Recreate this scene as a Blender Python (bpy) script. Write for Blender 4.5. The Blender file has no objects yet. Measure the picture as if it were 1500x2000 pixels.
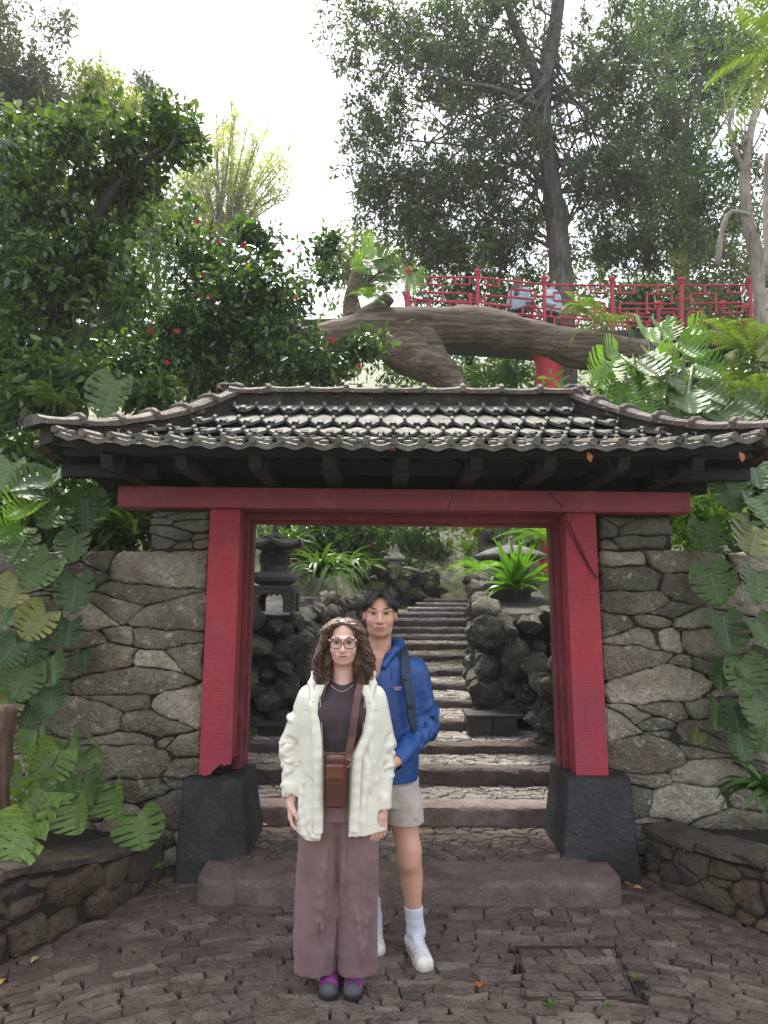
import bpy, math, random, os
import numpy as np
from mathutils import Matrix, Vector

SC = bpy.context.scene
COL = SC.collection
R = math.radians

# ------------------------------------------------------------------ camera
F_PX, PITCH, ROLL, EYE = 1400.0, R(6.5), R(0.3), 1.76
_fw = np.array([0, math.cos(PITCH), math.sin(PITCH)])
_r = np.array([1.0, 0, 0]); _u = np.array([0, -math.sin(PITCH), math.cos(PITCH)])
_rr = math.cos(ROLL) * _r + math.sin(ROLL) * _u
_uu = -math.sin(ROLL) * _r + math.cos(ROLL) * _u
cam_d = bpy.data.cameras.new('camera')
cam_d.sensor_fit = 'VERTICAL'; cam_d.sensor_height = 36.0
cam_d.lens = F_PX / 2000 * 36; cam_d.clip_start = 0.05; cam_d.clip_end = 2000
cam = bpy.data.objects.new('camera', cam_d); COL.objects.link(cam)
cam.matrix_world = Matrix(((_rr[0], _uu[0], -_fw[0], 0), (_rr[1], _uu[1], -_fw[1], 0), (_rr[2], _uu[2], -_fw[2], EYE), (0, 0, 0, 1)))
SC.camera = cam

# ------------------------------------------------------------------ world, sun, exposure
SUN_EL, SUN_AZ = R(66), R(-14)         # azimuth clockwise from +Y: high, beyond the gate, where the sky is brightest
world = bpy.data.worlds.new('World'); SC.world = world; world.use_nodes = True
wn, wl = world.node_tree.nodes, world.node_tree.links
wn.clear()
sky = wn.new('ShaderNodeTexSky'); sky.sky_type = 'NISHITA'; sky.sun_disc = False
sky.sun_elevation = SUN_EL; sky.sun_rotation = SUN_AZ
sky.air_density = 1.0; sky.dust_density = 4.0; sky.ozone_density = 1.0
b1 = wn.new('ShaderNodeBackground'); b1.inputs['Strength'].default_value = 0.05
b2 = wn.new('ShaderNodeBackground'); b2.inputs['Strength'].default_value = 0.37
tc = wn.new('ShaderNodeTexCoord'); nz = wn.new('ShaderNodeTexNoise'); nz.inputs['Scale'].default_value = 1.7
nz.inputs['Detail'].default_value = 3.0
cr = wn.new('ShaderNodeValToRGB')
cr.color_ramp.elements[0].position = 0.3; cr.color_ramp.elements[0].color = (0.60, 0.61, 0.645, 1)
cr.color_ramp.elements[1].position = 0.7; cr.color_ramp.elements[1].color = (1.0, 0.98, 0.95, 1)
wl.new(tc.outputs['Generated'], nz.inputs['Vector']); wl.new(nz.outputs['Fac'], cr.inputs['Fac'])
wl.new(cr.outputs['Color'], b2.inputs['Color']); wl.new(sky.outputs['Color'], b1.inputs['Color'])
addw = wn.new('ShaderNodeAddShader'); wo = wn.new('ShaderNodeOutputWorld')
wl.new(b1.outputs[0], addw.inputs[0]); wl.new(b2.outputs[0], addw.inputs[1]); wl.new(addw.outputs[0], wo.inputs['Surface'])

sd = bpy.data.lights.new('sun', 'SUN'); sd.energy = 2.4; sd.angle = R(14); sd.color = (1.0, 0.96, 0.90)
sun = bpy.data.objects.new('sun', sd); COL.objects.link(sun)
_sdir = Vector((math.sin(SUN_AZ) * math.cos(SUN_EL), math.cos(SUN_AZ) * math.cos(SUN_EL), math.sin(SUN_EL)))
sun.rotation_euler = _sdir.to_track_quat('Z', 'Y').to_euler(); sun.location = (0, 0, 30)

SC.view_settings.view_transform = 'Standard'; SC.view_settings.look = 'None'
SC.view_settings.gamma = 1.0; SC.view_settings.use_curve_mapping = False
SC.view_settings.exposure = 1.95
SC.render.engine = 'CYCLES'
SC.cycles.max_bounces = 5; SC.cycles.diffuse_bounces = 3; SC.cycles.glossy_bounces = 2
SC.cycles.transmission_bounces = 4; SC.cycles.transparent_max_bounces = 6
SC.cycles.use_denoising = True
SC.cycles.sample_clamp_indirect = 4.0

# ------------------------------------------------------------------ helpers
def W(px, py, Y):
    """the world point on the upright plane at distance Y that a ray through a photo pixel meets (used to measure the place)"""
    d = _fw + (px - 750) / F_PX * _rr + (1000 - py) / F_PX * _uu
    return np.array([0, 0, EYE]) + d * (Y / d[1])

def G(px, py, z):
    d = _fw + (px - 750) / F_PX * _rr + (1000 - py) / F_PX * _uu
    return np.array([0, 0, EYE]) + d * ((z - EYE) / d[2])

def tag(o, label=None, cat=None, group=None, kind=None):
    if label: o['label'] = label
    if cat: o['category'] = cat
    if group: o['group'] = group
    if kind: o['kind'] = kind
    return o

def empty(name, loc=(0, 0, 0), **k):
    o = bpy.data.objects.new(name, None); COL.objects.link(o); o.location = loc
    o.empty_display_size = 0.1
    return tag(o, **k)

def link(name, me, parent=None, loc=None, rot=None, scale=None, mat=None, **k):
    o = bpy.data.objects.new(name, me); COL.objects.link(o)
    if parent is not None: o.parent = parent
    if loc is not None: o.location = loc
    if rot is not None: o.rotation_euler = rot
    if scale is not None: o.scale = scale if hasattr(scale, '__len__') else (scale,) * 3
    if mat is not None and not me.materials: me.materials.append(mat)
    return tag(o, **k)

def mesh(name, V, F, mat=None, smooth=False):
    """mesh from vertices and faces; F may be a list of tuples or an (n,3)/(n,4) array"""
    me = bpy.data.meshes.new(name)
    if isinstance(F, np.ndarray):
        V = np.asarray(V, np.float32); n, k = F.shape
        me.vertices.add(len(V)); me.vertices.foreach_set('co', V.ravel())
        me.loops.add(n * k); me.loops.foreach_set('vertex_index', F.astype(np.int32).ravel())
        me.polygons.add(n); me.polygons.foreach_set('loop_start', np.arange(0, n * k, k, dtype=np.int32))
        me.update(calc_edges=True)
    else:
        me.from_pydata([tuple(map(float, v)) for v in V], [], F); me.update()
    if smooth: me.polygons.foreach_set('use_smooth', [True] * len(me.polygons))
    if mat is not None: me.materials.append(mat)
    return me

class MB:
    """collects shapes, builds ONE mesh"""
    def __init__(s): s.V = []; s.F = []
    def add(s, V, F):
        o = len(s.V); s.V += [tuple(map(float, v)) for v in V]; s.F += [tuple(i + o for i in f) for f in F]; return s
    def box(s, c, h, rot=None, bev=0.0):
        """centre, half sizes, optional 3x3; bev cuts the edges"""
        c = np.array(c, float); h = np.array(h, float)
        if bev <= 0:
            P = [(sx * h[0], sy * h[1], sz * h[2]) for sx in (-1, 1) for sy in (-1, 1) for sz in (-1, 1)]
            Fs = [(0, 1, 3, 2), (4, 6, 7, 5), (0, 4, 5, 1), (2, 3, 7, 6), (0, 2, 6, 4), (1, 5, 7, 3)]
        else:
            P = []; ix = {}
            for sx in (-1, 1):
                for sy in (-1, 1):
                    for sz in (-1, 1):
                        for a in range(3):
                            q = [sx * (h[0] - bev), sy * (h[1] - bev), sz * (h[2] - bev)]
                            q[a] = (sx, sy, sz)[a] * h[a]
                            ix[(sx, sy, sz, a)] = len(P); P.append(q)
            Fs = []
            def quad(a, b, c_, d): Fs.append((a, b, c_, d))
            S = (-1, 1)
            for a in range(3):
                b, c2 = (a + 1) % 3, (a + 2) % 3
                for s_ in S:
                    def k(x, y):
                        t = [0, 0, 0]; t[a] = s_; t[b] = x; t[c2] = y; return ix[(*t, a)]
                    q = (k(-1, -1), k(1, -1), k(1, 1), k(-1, 1)); Fs.append(q if s_ > 0 else q[::-1])
                    # edges along axis a
                for x in S:
                    for y in S:
                        def m(z, ax):
                            t = [0, 0, 0]; t[a] = z; t[b] = x; t[c2] = y; return ix[(*t, ax)]
                        q = (m(-1, b), m(1, b), m(1, c2), m(-1, c2)); Fs.append(q if x * y > 0 else q[::-1])
            for sx in S:
                for sy in S:
                    for sz in S:
                        q = (ix[(sx, sy, sz, 0)], ix[(sx, sy, sz, 1)], ix[(sx, sy, sz, 2)])
                        Fs.append(q if sx * sy * sz > 0 else q[::-1])
        P = np.array(P)
        if rot is not None: P = P @ np.array(rot).T
        return s.add(P + c, Fs)
    def prism(s, poly, axis, a, b):
        """poly of 2D points swept along axis from a to b"""
        n = len(poly); P = []
        for t in (a, b):
            for (u, v) in poly:
                q = [0, 0, 0]; q[axis] = t; q[(axis + 1) % 3] = u; q[(axis + 2) % 3] = v; P.append(q)
        Fs = [tuple(range(n - 1, -1, -1)), tuple(range(n, 2 * n))] + [(i, (i + 1) % n, n + (i + 1) % n, n + i) for i in range(n)]
        return s.add(P, Fs)
    def tube(s, pts, rad, n=8, cap=True, closed=False):
        pts = [np.array(p, float) for p in pts]
        if not hasattr(rad, '__len__'): rad = [rad] * len(pts)
        V = []; prev = None; m = len(pts)
        for i, p in enumerate(pts):
            if closed: t = pts[(i + 1) % m] - pts[i - 1]
            else: t = pts[min(i + 1, m - 1)] - pts[max(i - 1, 0)]
            t = t / (np.linalg.norm(t) + 1e-9)
            if prev is None:
                a = np.array([0, 0, 1.0]) if abs(t[2]) < 0.9 else np.array([1.0, 0, 0])
                u = np.cross(t, a)
            else: u = prev - t * prev.dot(t)
            u /= np.linalg.norm(u) + 1e-9; prev = u; w = np.cross(t, u)
            for k in range(n):
                an = 2 * math.pi * k / n; V.append(p + rad[i] * (math.cos(an) * u + math.sin(an) * w))
        Fs = []
        for i in range(m if closed else m - 1):
            for k in range(n):
                j = (i + 1) % m
                Fs.append((i * n + k, i * n + (k + 1) % n, j * n + (k + 1) % n, j * n + k))
        if cap and not closed: Fs += [tuple(range(n - 1, -1, -1)), tuple((m - 1) * n + k for k in range(n))]
        return s.add(V, Fs)
    def lathe(s, prof, c=(0, 0, 0), n=16, sx=1.0, sy=1.0, rot0=0.0):
        V = []
        for (r_, z) in prof:
            for k in range(n):
                a = 2 * math.pi * k / n + rot0; V.append((c[0] + r_ * sx * math.cos(a), c[1] + r_ * sy * math.sin(a), c[2] + z))
        Fs = []
        for i in range(len(prof) - 1):
            for k in range(n): Fs.append((i * n + k, i * n + (k + 1) % n, (i + 1) * n + (k + 1) % n, (i + 1) * n + k))
        Fs += [tuple(range(n - 1, -1, -1)), tuple((len(prof) - 1) * n + k for k in range(n))]
        return s.add(V, Fs)
    def mesh(s, name, mat=None, smooth=False): return mesh(name, s.V, s.F, mat, smooth)
    def build(s, name, mat, parent=None, smooth=False, **k): return link(name, s.mesh(name, mat, smooth), parent, **k)

def autosmooth(o, ang=35):
    me = o.data
    me.polygons.foreach_set('use_smooth', [True] * len(me.polygons))
    me.set_sharp_from_angle(angle=R(ang))
    return o

# value noise in numpy (for shapes)
_PERM = np.random.RandomState(7).rand(64, 64, 64).astype(np.float32)
def vnoise(x, y, z):
    x, y, z = np.broadcast_arrays(np.asarray(x, np.float32), np.asarray(y, np.float32), np.asarray(z, np.float32))
    xi, yi, zi = np.floor(x).astype(int), np.floor(y).astype(int), np.floor(z).astype(int)
    fx, fy, fz = x - xi, y - yi, z - zi
    fx = fx * fx * (3 - 2 * fx); fy = fy * fy * (3 - 2 * fy); fz = fz * fz * (3 - 2 * fz)
    def g(a, b, c): return _PERM[(xi + a) & 63, (yi + b) & 63, (zi + c) & 63]
    c00 = g(0, 0, 0) * (1 - fx) + g(1, 0, 0) * fx; c10 = g(0, 1, 0) * (1 - fx) + g(1, 1, 0) * fx
    c01 = g(0, 0, 1) * (1 - fx) + g(1, 0, 1) * fx; c11 = g(0, 1, 1) * (1 - fx) + g(1, 1, 1) * fx
    c0 = c00 * (1 - fy) + c10 * fy; c1 = c01 * (1 - fy) + c11 * fy
    return (c0 * (1 - fz) + c1 * fz) * 2 - 1

def fbm(x, y, z, o=3):
    t = 0; a = 1.0
    for i in range(o):
        t = t + a * vnoise(x * 2 ** i + 3.1 * i, y * 2 ** i + 7.7 * i, z * 2 ** i + 1.3 * i); a *= 0.5
    return t

# ------------------------------------------------------------------ materials
class NT:
    def __init__(s, name):
        s.m = bpy.data.materials.new(name); s.m.use_nodes = True
        s.n = s.m.node_tree.nodes; s.l = s.m.node_tree.links
        s.b = s.n['Principled BSDF']; s.out = s.n['Material Output']
        s.tc = s.n.new('ShaderNodeTexCoord')
    def node(s, t, **k):
        x = s.n.new(t)
        for a, v in k.items():
            if a in x.inputs: x.inputs[a].default_value = v
            else: setattr(x, a, v)
        return x
    def noise(s, scale, detail=4, rough=0.55, vec=None, dist=0.0):
        x = s.n.new('ShaderNodeTexNoise'); x.inputs['Scale'].default_value = scale; x.inputs['Detail'].default_value = detail
        x.inputs['Roughness'].default_value = rough; x.inputs['Distortion'].default_value = dist
        s.l.new(vec if vec is not None else s.coord(), x.inputs['Vector']); return x.outputs['Fac']
    _c = None
    def coord(s, kind=None):
        if s._c is None:
            g = s.n.new('ShaderNodeNewGeometry'); s._c = g.outputs['Position']; s._g = g
        return s._c
    def usegen(s): s._c = s.tc.outputs['Object']; return s
    def mapping(s, scale, vec=None, rot=(0, 0, 0)):
        x = s.n.new('ShaderNodeMapping'); x.inputs['Scale'].default_value = scale; x.inputs['Rotation'].default_value = rot
        s.l.new(vec if vec is not None else s.coord(), x.inputs['Vector']); return x.outputs['Vector']
    def ramp(s, fac, stops, interp='LINEAR'):
        x = s.n.new('ShaderNodeValToRGB'); x.color_ramp.interpolation = interp; e = x.color_ramp.elements
        while len(e) < len(stops): e.new(0.5)
        for i, (p, c) in enumerate(stops):
            e[i].position = p; e[i].color = (*c, 1) if hasattr(c, '__len__') else (c, c, c, 1)
        s.l.new(fac, x.inputs['Fac']); return x.outputs['Color']
    def mix(s, fac, a, b, mode='MIX'):
        x = s.n.new('ShaderNodeMix'); x.data_type = 'RGBA'; x.blend_type = mode
        for i, v in ((0, fac), (6, a), (7, b)):
            if isinstance(v, (int, float)): x.inputs[i].default_value = v if i == 0 else (v, v, v, 1)
            elif isinstance(v, tuple): x.inputs[i].default_value = (*v, 1)
            else: s.l.new(v, x.inputs[i])
        return x.outputs[2]
    def math(s, op, a, b=0.0, c=0.0):
        x = s.n.new('ShaderNodeMath'); x.operation = op
        for i, v in enumerate((a, b, c)):
            if isinstance(v, (int, float)): x.inputs[i].default_value = v
            else: s.l.new(v, x.inputs[i])
        return x.outputs[0]
    def set(s, sock, v):
        i = s.b.inputs[sock]
        if isinstance(v, (int, float)): i.default_value = v
        elif isinstance(v, tuple): i.default_value = (*v, 1) if len(v) == 3 else v
        else: s.l.new(v, i)
        return s
    def bump(s, h, strength=0.5, dist=0.01, prev=None):
        x = s.n.new('ShaderNodeBump'); x.inputs['Strength'].default_value = strength; x.inputs['Distance'].default_value = dist
        s.l.new(h, x.inputs['Height'])
        if prev is not None: s.l.new(prev, x.inputs['Normal'])
        s.l.new(x.outputs['Normal'], s.b.inputs['Normal']); return x.outputs['Normal']
    def rnd(s):
        x = s.n.new('ShaderNodeObjectInfo'); return x.outputs['Random']
    def isl(s):
        x = s.n.new('ShaderNodeNewGeometry'); return x.outputs['Random Per Island']
    def sep(s, vec, i):
        x = s.n.new('ShaderNodeSeparateXYZ'); s.l.new(vec, x.inputs[0]); return x.outputs[i]
    def normal_z(s):
        g = s.n.new('ShaderNodeNewGeometry'); return s.sep(g.outputs['Normal'], 2)

MATS = {}
def stone_mat(name, cols, scale=1.0, moss=0.0, rough=(0.55, 0.9), lichen=0.0, per='obj', bump=0.6, spec=0.4, mossc=(0.07, 0.085, 0.02), grit=0.0):
    t = NT(name)
    rv = t.rnd() if per == 'obj' else t.isl()
    base = t.ramp(rv, [(i / max(1, len(cols) - 1), c) for i, c in enumerate(cols)])
    n1 = t.noise(3.5 * scale, 3, 0.6); n2 = t.noise(22 * scale, 4, 0.65); n3 = t.noise(90 * scale, 2, 0.6)
    c = t.mix(t.ramp(n1, [(0.32, 0.0), (0.7, 1.0)]), base, t.mix(1.0, base, (0.50, 0.46, 0.40), 'MULTIPLY'))
    c = t.mix(t.ramp(n2, [(0.38, 0.0), (0.66, 0.8)]), c, t.mix(1.0, c, (1.55, 1.5, 1.42), 'MULTIPLY'))
    c = t.mix(t.ramp(n3, [(0.35, 0.55), (0.55, 0.0)]), c, t.mix(1.0, c, (0.35, 0.33, 0.31), 'MULTIPLY'))
    if lichen > 0:
        l1 = t.noise(13 * scale, 5, 0.7, dist=0.6)
        c = t.mix(t.ramp(l1, [(0.62 - 0.1 * lichen, 0.0), (0.70 - 0.08 * lichen, 0.85)]), c, (0.46, 0.44, 0.37))
        l2 = t.noise(60 * scale, 2, 0.5)
        c = t.mix(t.ramp(l2, [(0.70, 0.0), (0.74, 0.7)]), c, (0.55, 0.54, 0.50))
    if moss > 0:
        m1 = t.noise(6 * scale, 5, 0.7)
        up = t.math('MULTIPLY', t.math('ADD', t.normal_z(), 0.55), 0.5)
        f = t.math('ADD', m1, t.math('MULTIPLY', up, 0.35))
        c = t.mix(t.ramp(f, [(0.88 - 0.4 * moss, 0.0), (1.0 - 0.4 * moss, 0.9)]), c, t.mix(n2, mossc, tuple(2.2 * v for v in mossc)))
    t.set('Base Color', c).set('Roughness', t.ramp(n1, [(0.3, rough[0]), (0.7, rough[1])])).set('Specular IOR Level', spec)
    nb = t.noise(30 * scale, 4 if not grit else 6, 0.62)
    h = nb
    t.bump(h, min(1.0, bump * 1.15), 0.045)
    MATS[name] = t.m; return t.m

def plain(name, col, rough=0.6, spec=0.4, var=0.25, scale=20, bump=0.0, metal=0.0, bscale=None, bdist=0.005, sheen=0.0, gen=False):
    t = NT(name)
    if gen: t.usegen()
    n = t.noise(scale, 4, 0.6)
    lo = tuple(v * (1 - var) for v in col); hi = tuple(min(1, v * (1 + var)) for v in col)
    t.set('Base Color', t.ramp(n, [(0.3, lo), (0.7, hi)])).set('Roughness', rough).set('Specular IOR Level', spec).set('Metallic', metal)
    if sheen: t.set('Sheen Weight', sheen)
    if bump: t.bump(t.noise(bscale or scale * 3, 4, 0.6), bump, bdist)
    MATS[name] = t.m; return t.m

def leaf_mat(name, cols, trans=0.25, rough=0.38, spec=0.5, tint=(1.25, 1.35, 0.45), per='isl', nscale=9, edge=None, bump=0.0):
    """leaf: glossy top, light passing through; colour varies leaf by leaf"""
    t = NT(name)
    rv = t.isl() if per == 'isl' else t.rnd()
    c = t.ramp(rv, [(i / max(1, len(cols) - 1), q) for i, q in enumerate(cols)])
    n = t.noise(nscale, 3, 0.5)
    c = t.mix(t.ramp(n, [(0.3, 0.0), (0.75, 0.6)]), c, t.mix(1.0, c, (1.5, 1.45, 1.2), 'MULTIPLY'))
    t.set('Base Color', c).set('Roughness', rough).set('Specular IOR Level', spec)
    if bump: t.bump(t.noise(nscale * 5, 2, 0.5), bump, 0.004)
    tr = t.n.new('ShaderNodeBsdfTranslucent'); t.l.new(t.mix(1.0, c, tint, 'MULTIPLY'), tr.inputs['Color'])
    mx = t.n.new('ShaderNodeMixShader'); mx.inputs[0].default_value = trans
    t.l.new(t.b.outputs[0], mx.inputs[1]); t.l.new(tr.outputs[0], mx.inputs[2]); t.l.new(mx.outputs[0], t.out.inputs['Surface'])
    MATS[name] = t.m; return t.m

# ------------------------------------------------------------------ surface materials
M_WALL = stone_mat('wall_stone', [(0.125, 0.115, 0.10), (0.27, 0.24, 0.19), (0.15, 0.135, 0.11), (0.38, 0.345, 0.275), (0.20, 0.175, 0.13), (0.30, 0.265, 0.205), (0.46, 0.42, 0.335)], 1.0, lichen=0.5, moss=0.12, bump=0.9)
M_SLATE = stone_mat('slate', [(0.10, 0.10, 0.10), (0.17, 0.16, 0.145), (0.12, 0.115, 0.11), (0.24, 0.19, 0.14)], 1.0, bump=0.5)
M_MORTAR = stone_mat('mortar', [(0.035, 0.03, 0.027), (0.045, 0.04, 0.033)], 1.0, bump=0.8)
M_LOW = stone_mat('low_wall_stone', [(0.085, 0.068, 0.053), (0.17, 0.125, 0.08), (0.065, 0.055, 0.048), (0.14, 0.105, 0.07), (0.10, 0.08, 0.06)], 1.2, moss=0.22, bump=0.8)
M_COPING = stone_mat('coping_stone', [(0.075, 0.06, 0.052), (0.11, 0.085, 0.07)], 1.2, moss=0.15, bump=0.6, rough=(0.35, 0.75))
COBC = [(0.150, 0.112, 0.094), (0.20, 0.152, 0.128), (0.115, 0.088, 0.076), (0.29, 0.235, 0.20), (0.165, 0.126, 0.104), (0.225, 0.168, 0.136)]
M_COBBLE = stone_mat('cobble', COBC, 2.2, bump=0.7, rough=(0.27, 0.58), spec=0.55)
M_COBBLEI = stone_mat('cobble_mass', COBC, 2.2, bump=0.7, rough=(0.27, 0.58), spec=0.55, per='isl')
M_WETC = stone_mat('wet_cobble', [(0.27, 0.245, 0.225), (0.37, 0.34, 0.315), (0.21, 0.19, 0.175), (0.44, 0.41, 0.375)], 2.2, bump=0.55, rough=(0.12, 0.42), spec=0.7, per='isl', moss=0.06)
M_EARTH = stone_mat('earth', [(0.045, 0.033, 0.028), (0.06, 0.043, 0.035)], 1.5, bump=0.8, rough=(0.6, 0.9))
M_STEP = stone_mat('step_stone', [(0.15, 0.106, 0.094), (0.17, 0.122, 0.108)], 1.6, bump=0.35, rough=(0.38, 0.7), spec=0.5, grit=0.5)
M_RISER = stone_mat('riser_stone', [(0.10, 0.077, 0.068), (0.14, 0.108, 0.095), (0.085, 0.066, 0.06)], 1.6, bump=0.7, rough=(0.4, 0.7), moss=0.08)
M_LAVA = stone_mat('lava_rock', [(0.085, 0.08, 0.072), (0.14, 0.13, 0.112), (0.11, 0.098, 0.083), (0.20, 0.185, 0.155), (0.095, 0.09, 0.083)], 1.6, moss=0.30, lichen=0.32, bump=1.0, mossc=(0.06, 0.062, 0.022))
M_MOSSR = stone_mat('mossy_rock', [(0.075, 0.068, 0.05), (0.11, 0.10, 0.07), (0.06, 0.055, 0.045)], 1.6, moss=0.8, lichen=0.2, bump=1.0, mossc=(0.075, 0.085, 0.022))
M_PLINTH = stone_mat('plinth_stone', [(0.034, 0.036, 0.040), (0.038, 0.039, 0.042)], 0.9, moss=0.02, bump=0.45, rough=(0.5, 0.8))
M_TILE = stone_mat('roof_tile', [(0.12, 0.12, 0.114), (0.165, 0.165, 0.155), (0.14, 0.138, 0.128), (0.21, 0.205, 0.19)], 2.0, moss=0.14, bump=0.5, rough=(0.55, 0.75), spec=0.35, mossc=(0.12, 0.115, 0.02))
M_EAVE = stone_mat('eave_tile', [(0.11, 0.105, 0.096), (0.17, 0.152, 0.138), (0.13, 0.122, 0.11), (0.19, 0.145, 0.122)], 2.0, moss=0.34, bump=0.4, rough=(0.35, 0.6), mossc=(0.10, 0.09, 0.02))
M_CAP = stone_mat('ridge_tile', [(0.105, 0.083, 0.071), (0.135, 0.108, 0.093), (0.09, 0.072, 0.064), (0.12, 0.092, 0.078)], 1.8, lichen=0.15, moss=0.16, bump=0.5, mossc=(0.11, 0.10, 0.02))
M_BAND = stone_mat('ridge_mortar', [(0.05, 0.045, 0.033), (0.06, 0.05, 0.035)], 1.8, moss=0.5, bump=0.9, mossc=(0.075, 0.07, 0.018))
M_LANT = stone_mat('lantern_stone', [(0.085, 0.085, 0.078), (0.095, 0.092, 0.083)], 1.5, moss=0.14, lichen=0.15, bump=0.5)
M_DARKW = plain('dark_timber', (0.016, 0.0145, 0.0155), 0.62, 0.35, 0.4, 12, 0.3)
M_SOIL = stone_mat('soil', [(0.035, 0.024, 0.018), (0.05, 0.034, 0.025)], 2.5, bump=1.0)

def red_paint(name, sawn, col=(0.45, 0.022, 0.040)):
    """weathered red paint over sawn timber; the saw marks run across the piece"""
    t = NT(name)
    w = t.n.new('ShaderNodeTexWave'); w.wave_type = 'BANDS'; w.bands_direction = sawn
    w.inputs['Scale'].default_value = 30; w.inputs['Distortion'].default_value = 1.6; w.inputs['Detail'].default_value = 3; w.inputs['Detail Scale'].default_value = 2.5
    t.l.new(t.coord(), w.inputs['Vector'])
    n1 = t.noise(2.2, 4, 0.6); n2 = t.noise(35, 5, 0.65)
    st = t.noise(1.0, 5, 0.65, t.mapping((28, 28, 1.6) if sawn == 'Z' else (1.6, 28, 28)))
    n5 = t.noise(6, 5, 0.7)
    c = t.mix(t.ramp(n1, [(0.35, 0.0), (0.65, 1.0)]), col, tuple(v * k for v, k in zip(col, (0.72, 1.3, 1.3))))
    c = t.mix(t.ramp(n5, [(0.52, 0.0), (0.68, 0.55)]), c, (0.40, 0.085, 0.10))
    c = t.mix(t.ramp(w.outputs['Fac'], [(0.55, 0.0), (0.95, 0.38)]), c, (0.40, 0.12, 0.14))
    c = t.mix(t.ramp(n2, [(0.30, 0.6), (0.46, 0.0)]), c, (0.12, 0.012, 0.02))
    c = t.mix(t.ramp(st, [(0.28, 0.85), (0.37, 0.0)]), c, (0.08, 0.010, 0.015))
    t.set('Base Color', c).set('Roughness', t.ramp(n2, [(0.3, 0.38), (0.7, 0.6)])).set('Specular IOR Level', 0.45)
    h = t.math('ADD', w.outputs['Fac'], t.math('MULTIPLY', st, 0.8))
    t.bump(h, 0.55, 0.004)
    MATS[name] = t.m; return t.m
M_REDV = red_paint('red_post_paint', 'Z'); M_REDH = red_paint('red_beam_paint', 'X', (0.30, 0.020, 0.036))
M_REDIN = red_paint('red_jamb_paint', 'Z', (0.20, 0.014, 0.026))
M_REDRAIL = plain('red_rail_paint', (0.40, 0.014, 0.035), 0.35, 0.5, 0.15, 8)

# ------------------------------------------------------------------ stone tools
def power_cells(pts, wts, x0, x1, y0, y1, near=26):
    pts = np.asarray(pts, float); wts = np.asarray(wts, float); out = []
    for i, p in enumerate(pts):
        poly = [(x0, y0), (x1, y0), (x1, y1), (x0, y1)]
        d2 = ((pts - p) ** 2).sum(1); order = np.argsort(d2)[1:near + 1]
        for j in order:
            q = pts[j]; n = q - p; c = (q @ q - p @ p - wts[j] + wts[i]) / 2
            new = []
            for k in range(len(poly)):
                a = np.array(poly[k]); b = np.array(poly[(k + 1) % len(poly)])
                fa = a @ n - c; fb = b @ n - c
                if fa <= 0: new.append(tuple(a))
                if fa * fb < 0: new.append(tuple(a + (b - a) * (fa / (fa - fb))))
            poly = new
            if len(poly) < 3: break
        out.append(poly if len(poly) >= 3 else None)
    return out

def chaikin(poly, it=1, k=0.25):
    for _ in range(it):
        q = []
        for i in range(len(poly)):
            a = np.array(poly[i]); b = np.array(poly[(i + 1) % len(poly)])
            q += [a + (b - a) * k, a + (b - a) * (1 - k)]
        poly = q
    return [np.array(p) for p in poly]

def area(poly):
    return 0.5 * sum(poly[i][0] * poly[(i + 1) % len(poly)][1] - poly[(i + 1) % len(poly)][0] * poly[i][1] for i in range(len(poly)))

def warp(p, amp, fr):
    return p + amp * np.array([float(vnoise(p[0] * fr, p[1] * fr, 2.5)), float(vnoise(p[0] * fr + 9.1, p[1] * fr, 7.5))])

def poly_stone(poly, gap, thick, dome, rng, round_=1, rings=((0.0, 0.0), (0.18, 0.62), (0.5, 0.95)), jit=0.12, tilt=0.05, seg=0.09, wamp=0.0, wfr=7.0):
    """a stone from a 2D outline: local x,y in the outline's plane, local z outwards. Returns centre, verts, faces"""
    P = [np.array(p) for p in poly]
    # split long edges, roughen
    Q = []
    for i in range(len(P)):
        a, b = P[i], P[(i + 1) % len(P)]; L = np.linalg.norm(b - a); m = max(1, int(L / seg))
        for k in range(m): Q.append(a + (b - a) * k / m)
    if wamp: Q = [warp(q, wamp, wfr) for q in Q]
    Q = chaikin(Q, round_) if round_ else Q
    c = sum(Q) / len(Q); Q = [q - c for q in Q]
    r = max(0.02, min(np.linalg.norm(q) for q in Q))
    Q = [q * max(0.3, 1 - gap / max(np.linalg.norm(q), 1e-3)) * (1 + rng.uniform(-jit, jit) * 0.4) for q in Q]
    n = len(Q); V = []; tx, ty = rng.uniform(-tilt, tilt), rng.uniform(-tilt, tilt); s0 = rng.uniform(0, 50)
    for q in Q: V.append((q[0], q[1], -thick))
    for (ins, hh) in rings:
        for q in Q:
            p = q * (1 - ins)
            h = dome * hh * (1 + rng.uniform(-jit, jit) * 1.5) + p[0] * tx + p[1] * ty
            V.append((p[0], p[1], h))
    V.append((0, 0, dome * (1 + rng.uniform(-jit, jit))))
    F = []
    R_ = len(rings) + 1
    for k in range(R_ - 1):
        for i in range(n): F.append((k * n + i, k * n + (i + 1) % n, (k + 1) * n + (i + 1) % n, (k + 1) * n + i))
    for i in range(n): F.append(((R_ - 1) * n + i, (R_ - 1) * n + (i + 1) % n, R_ * n))
    return c, V, F

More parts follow.
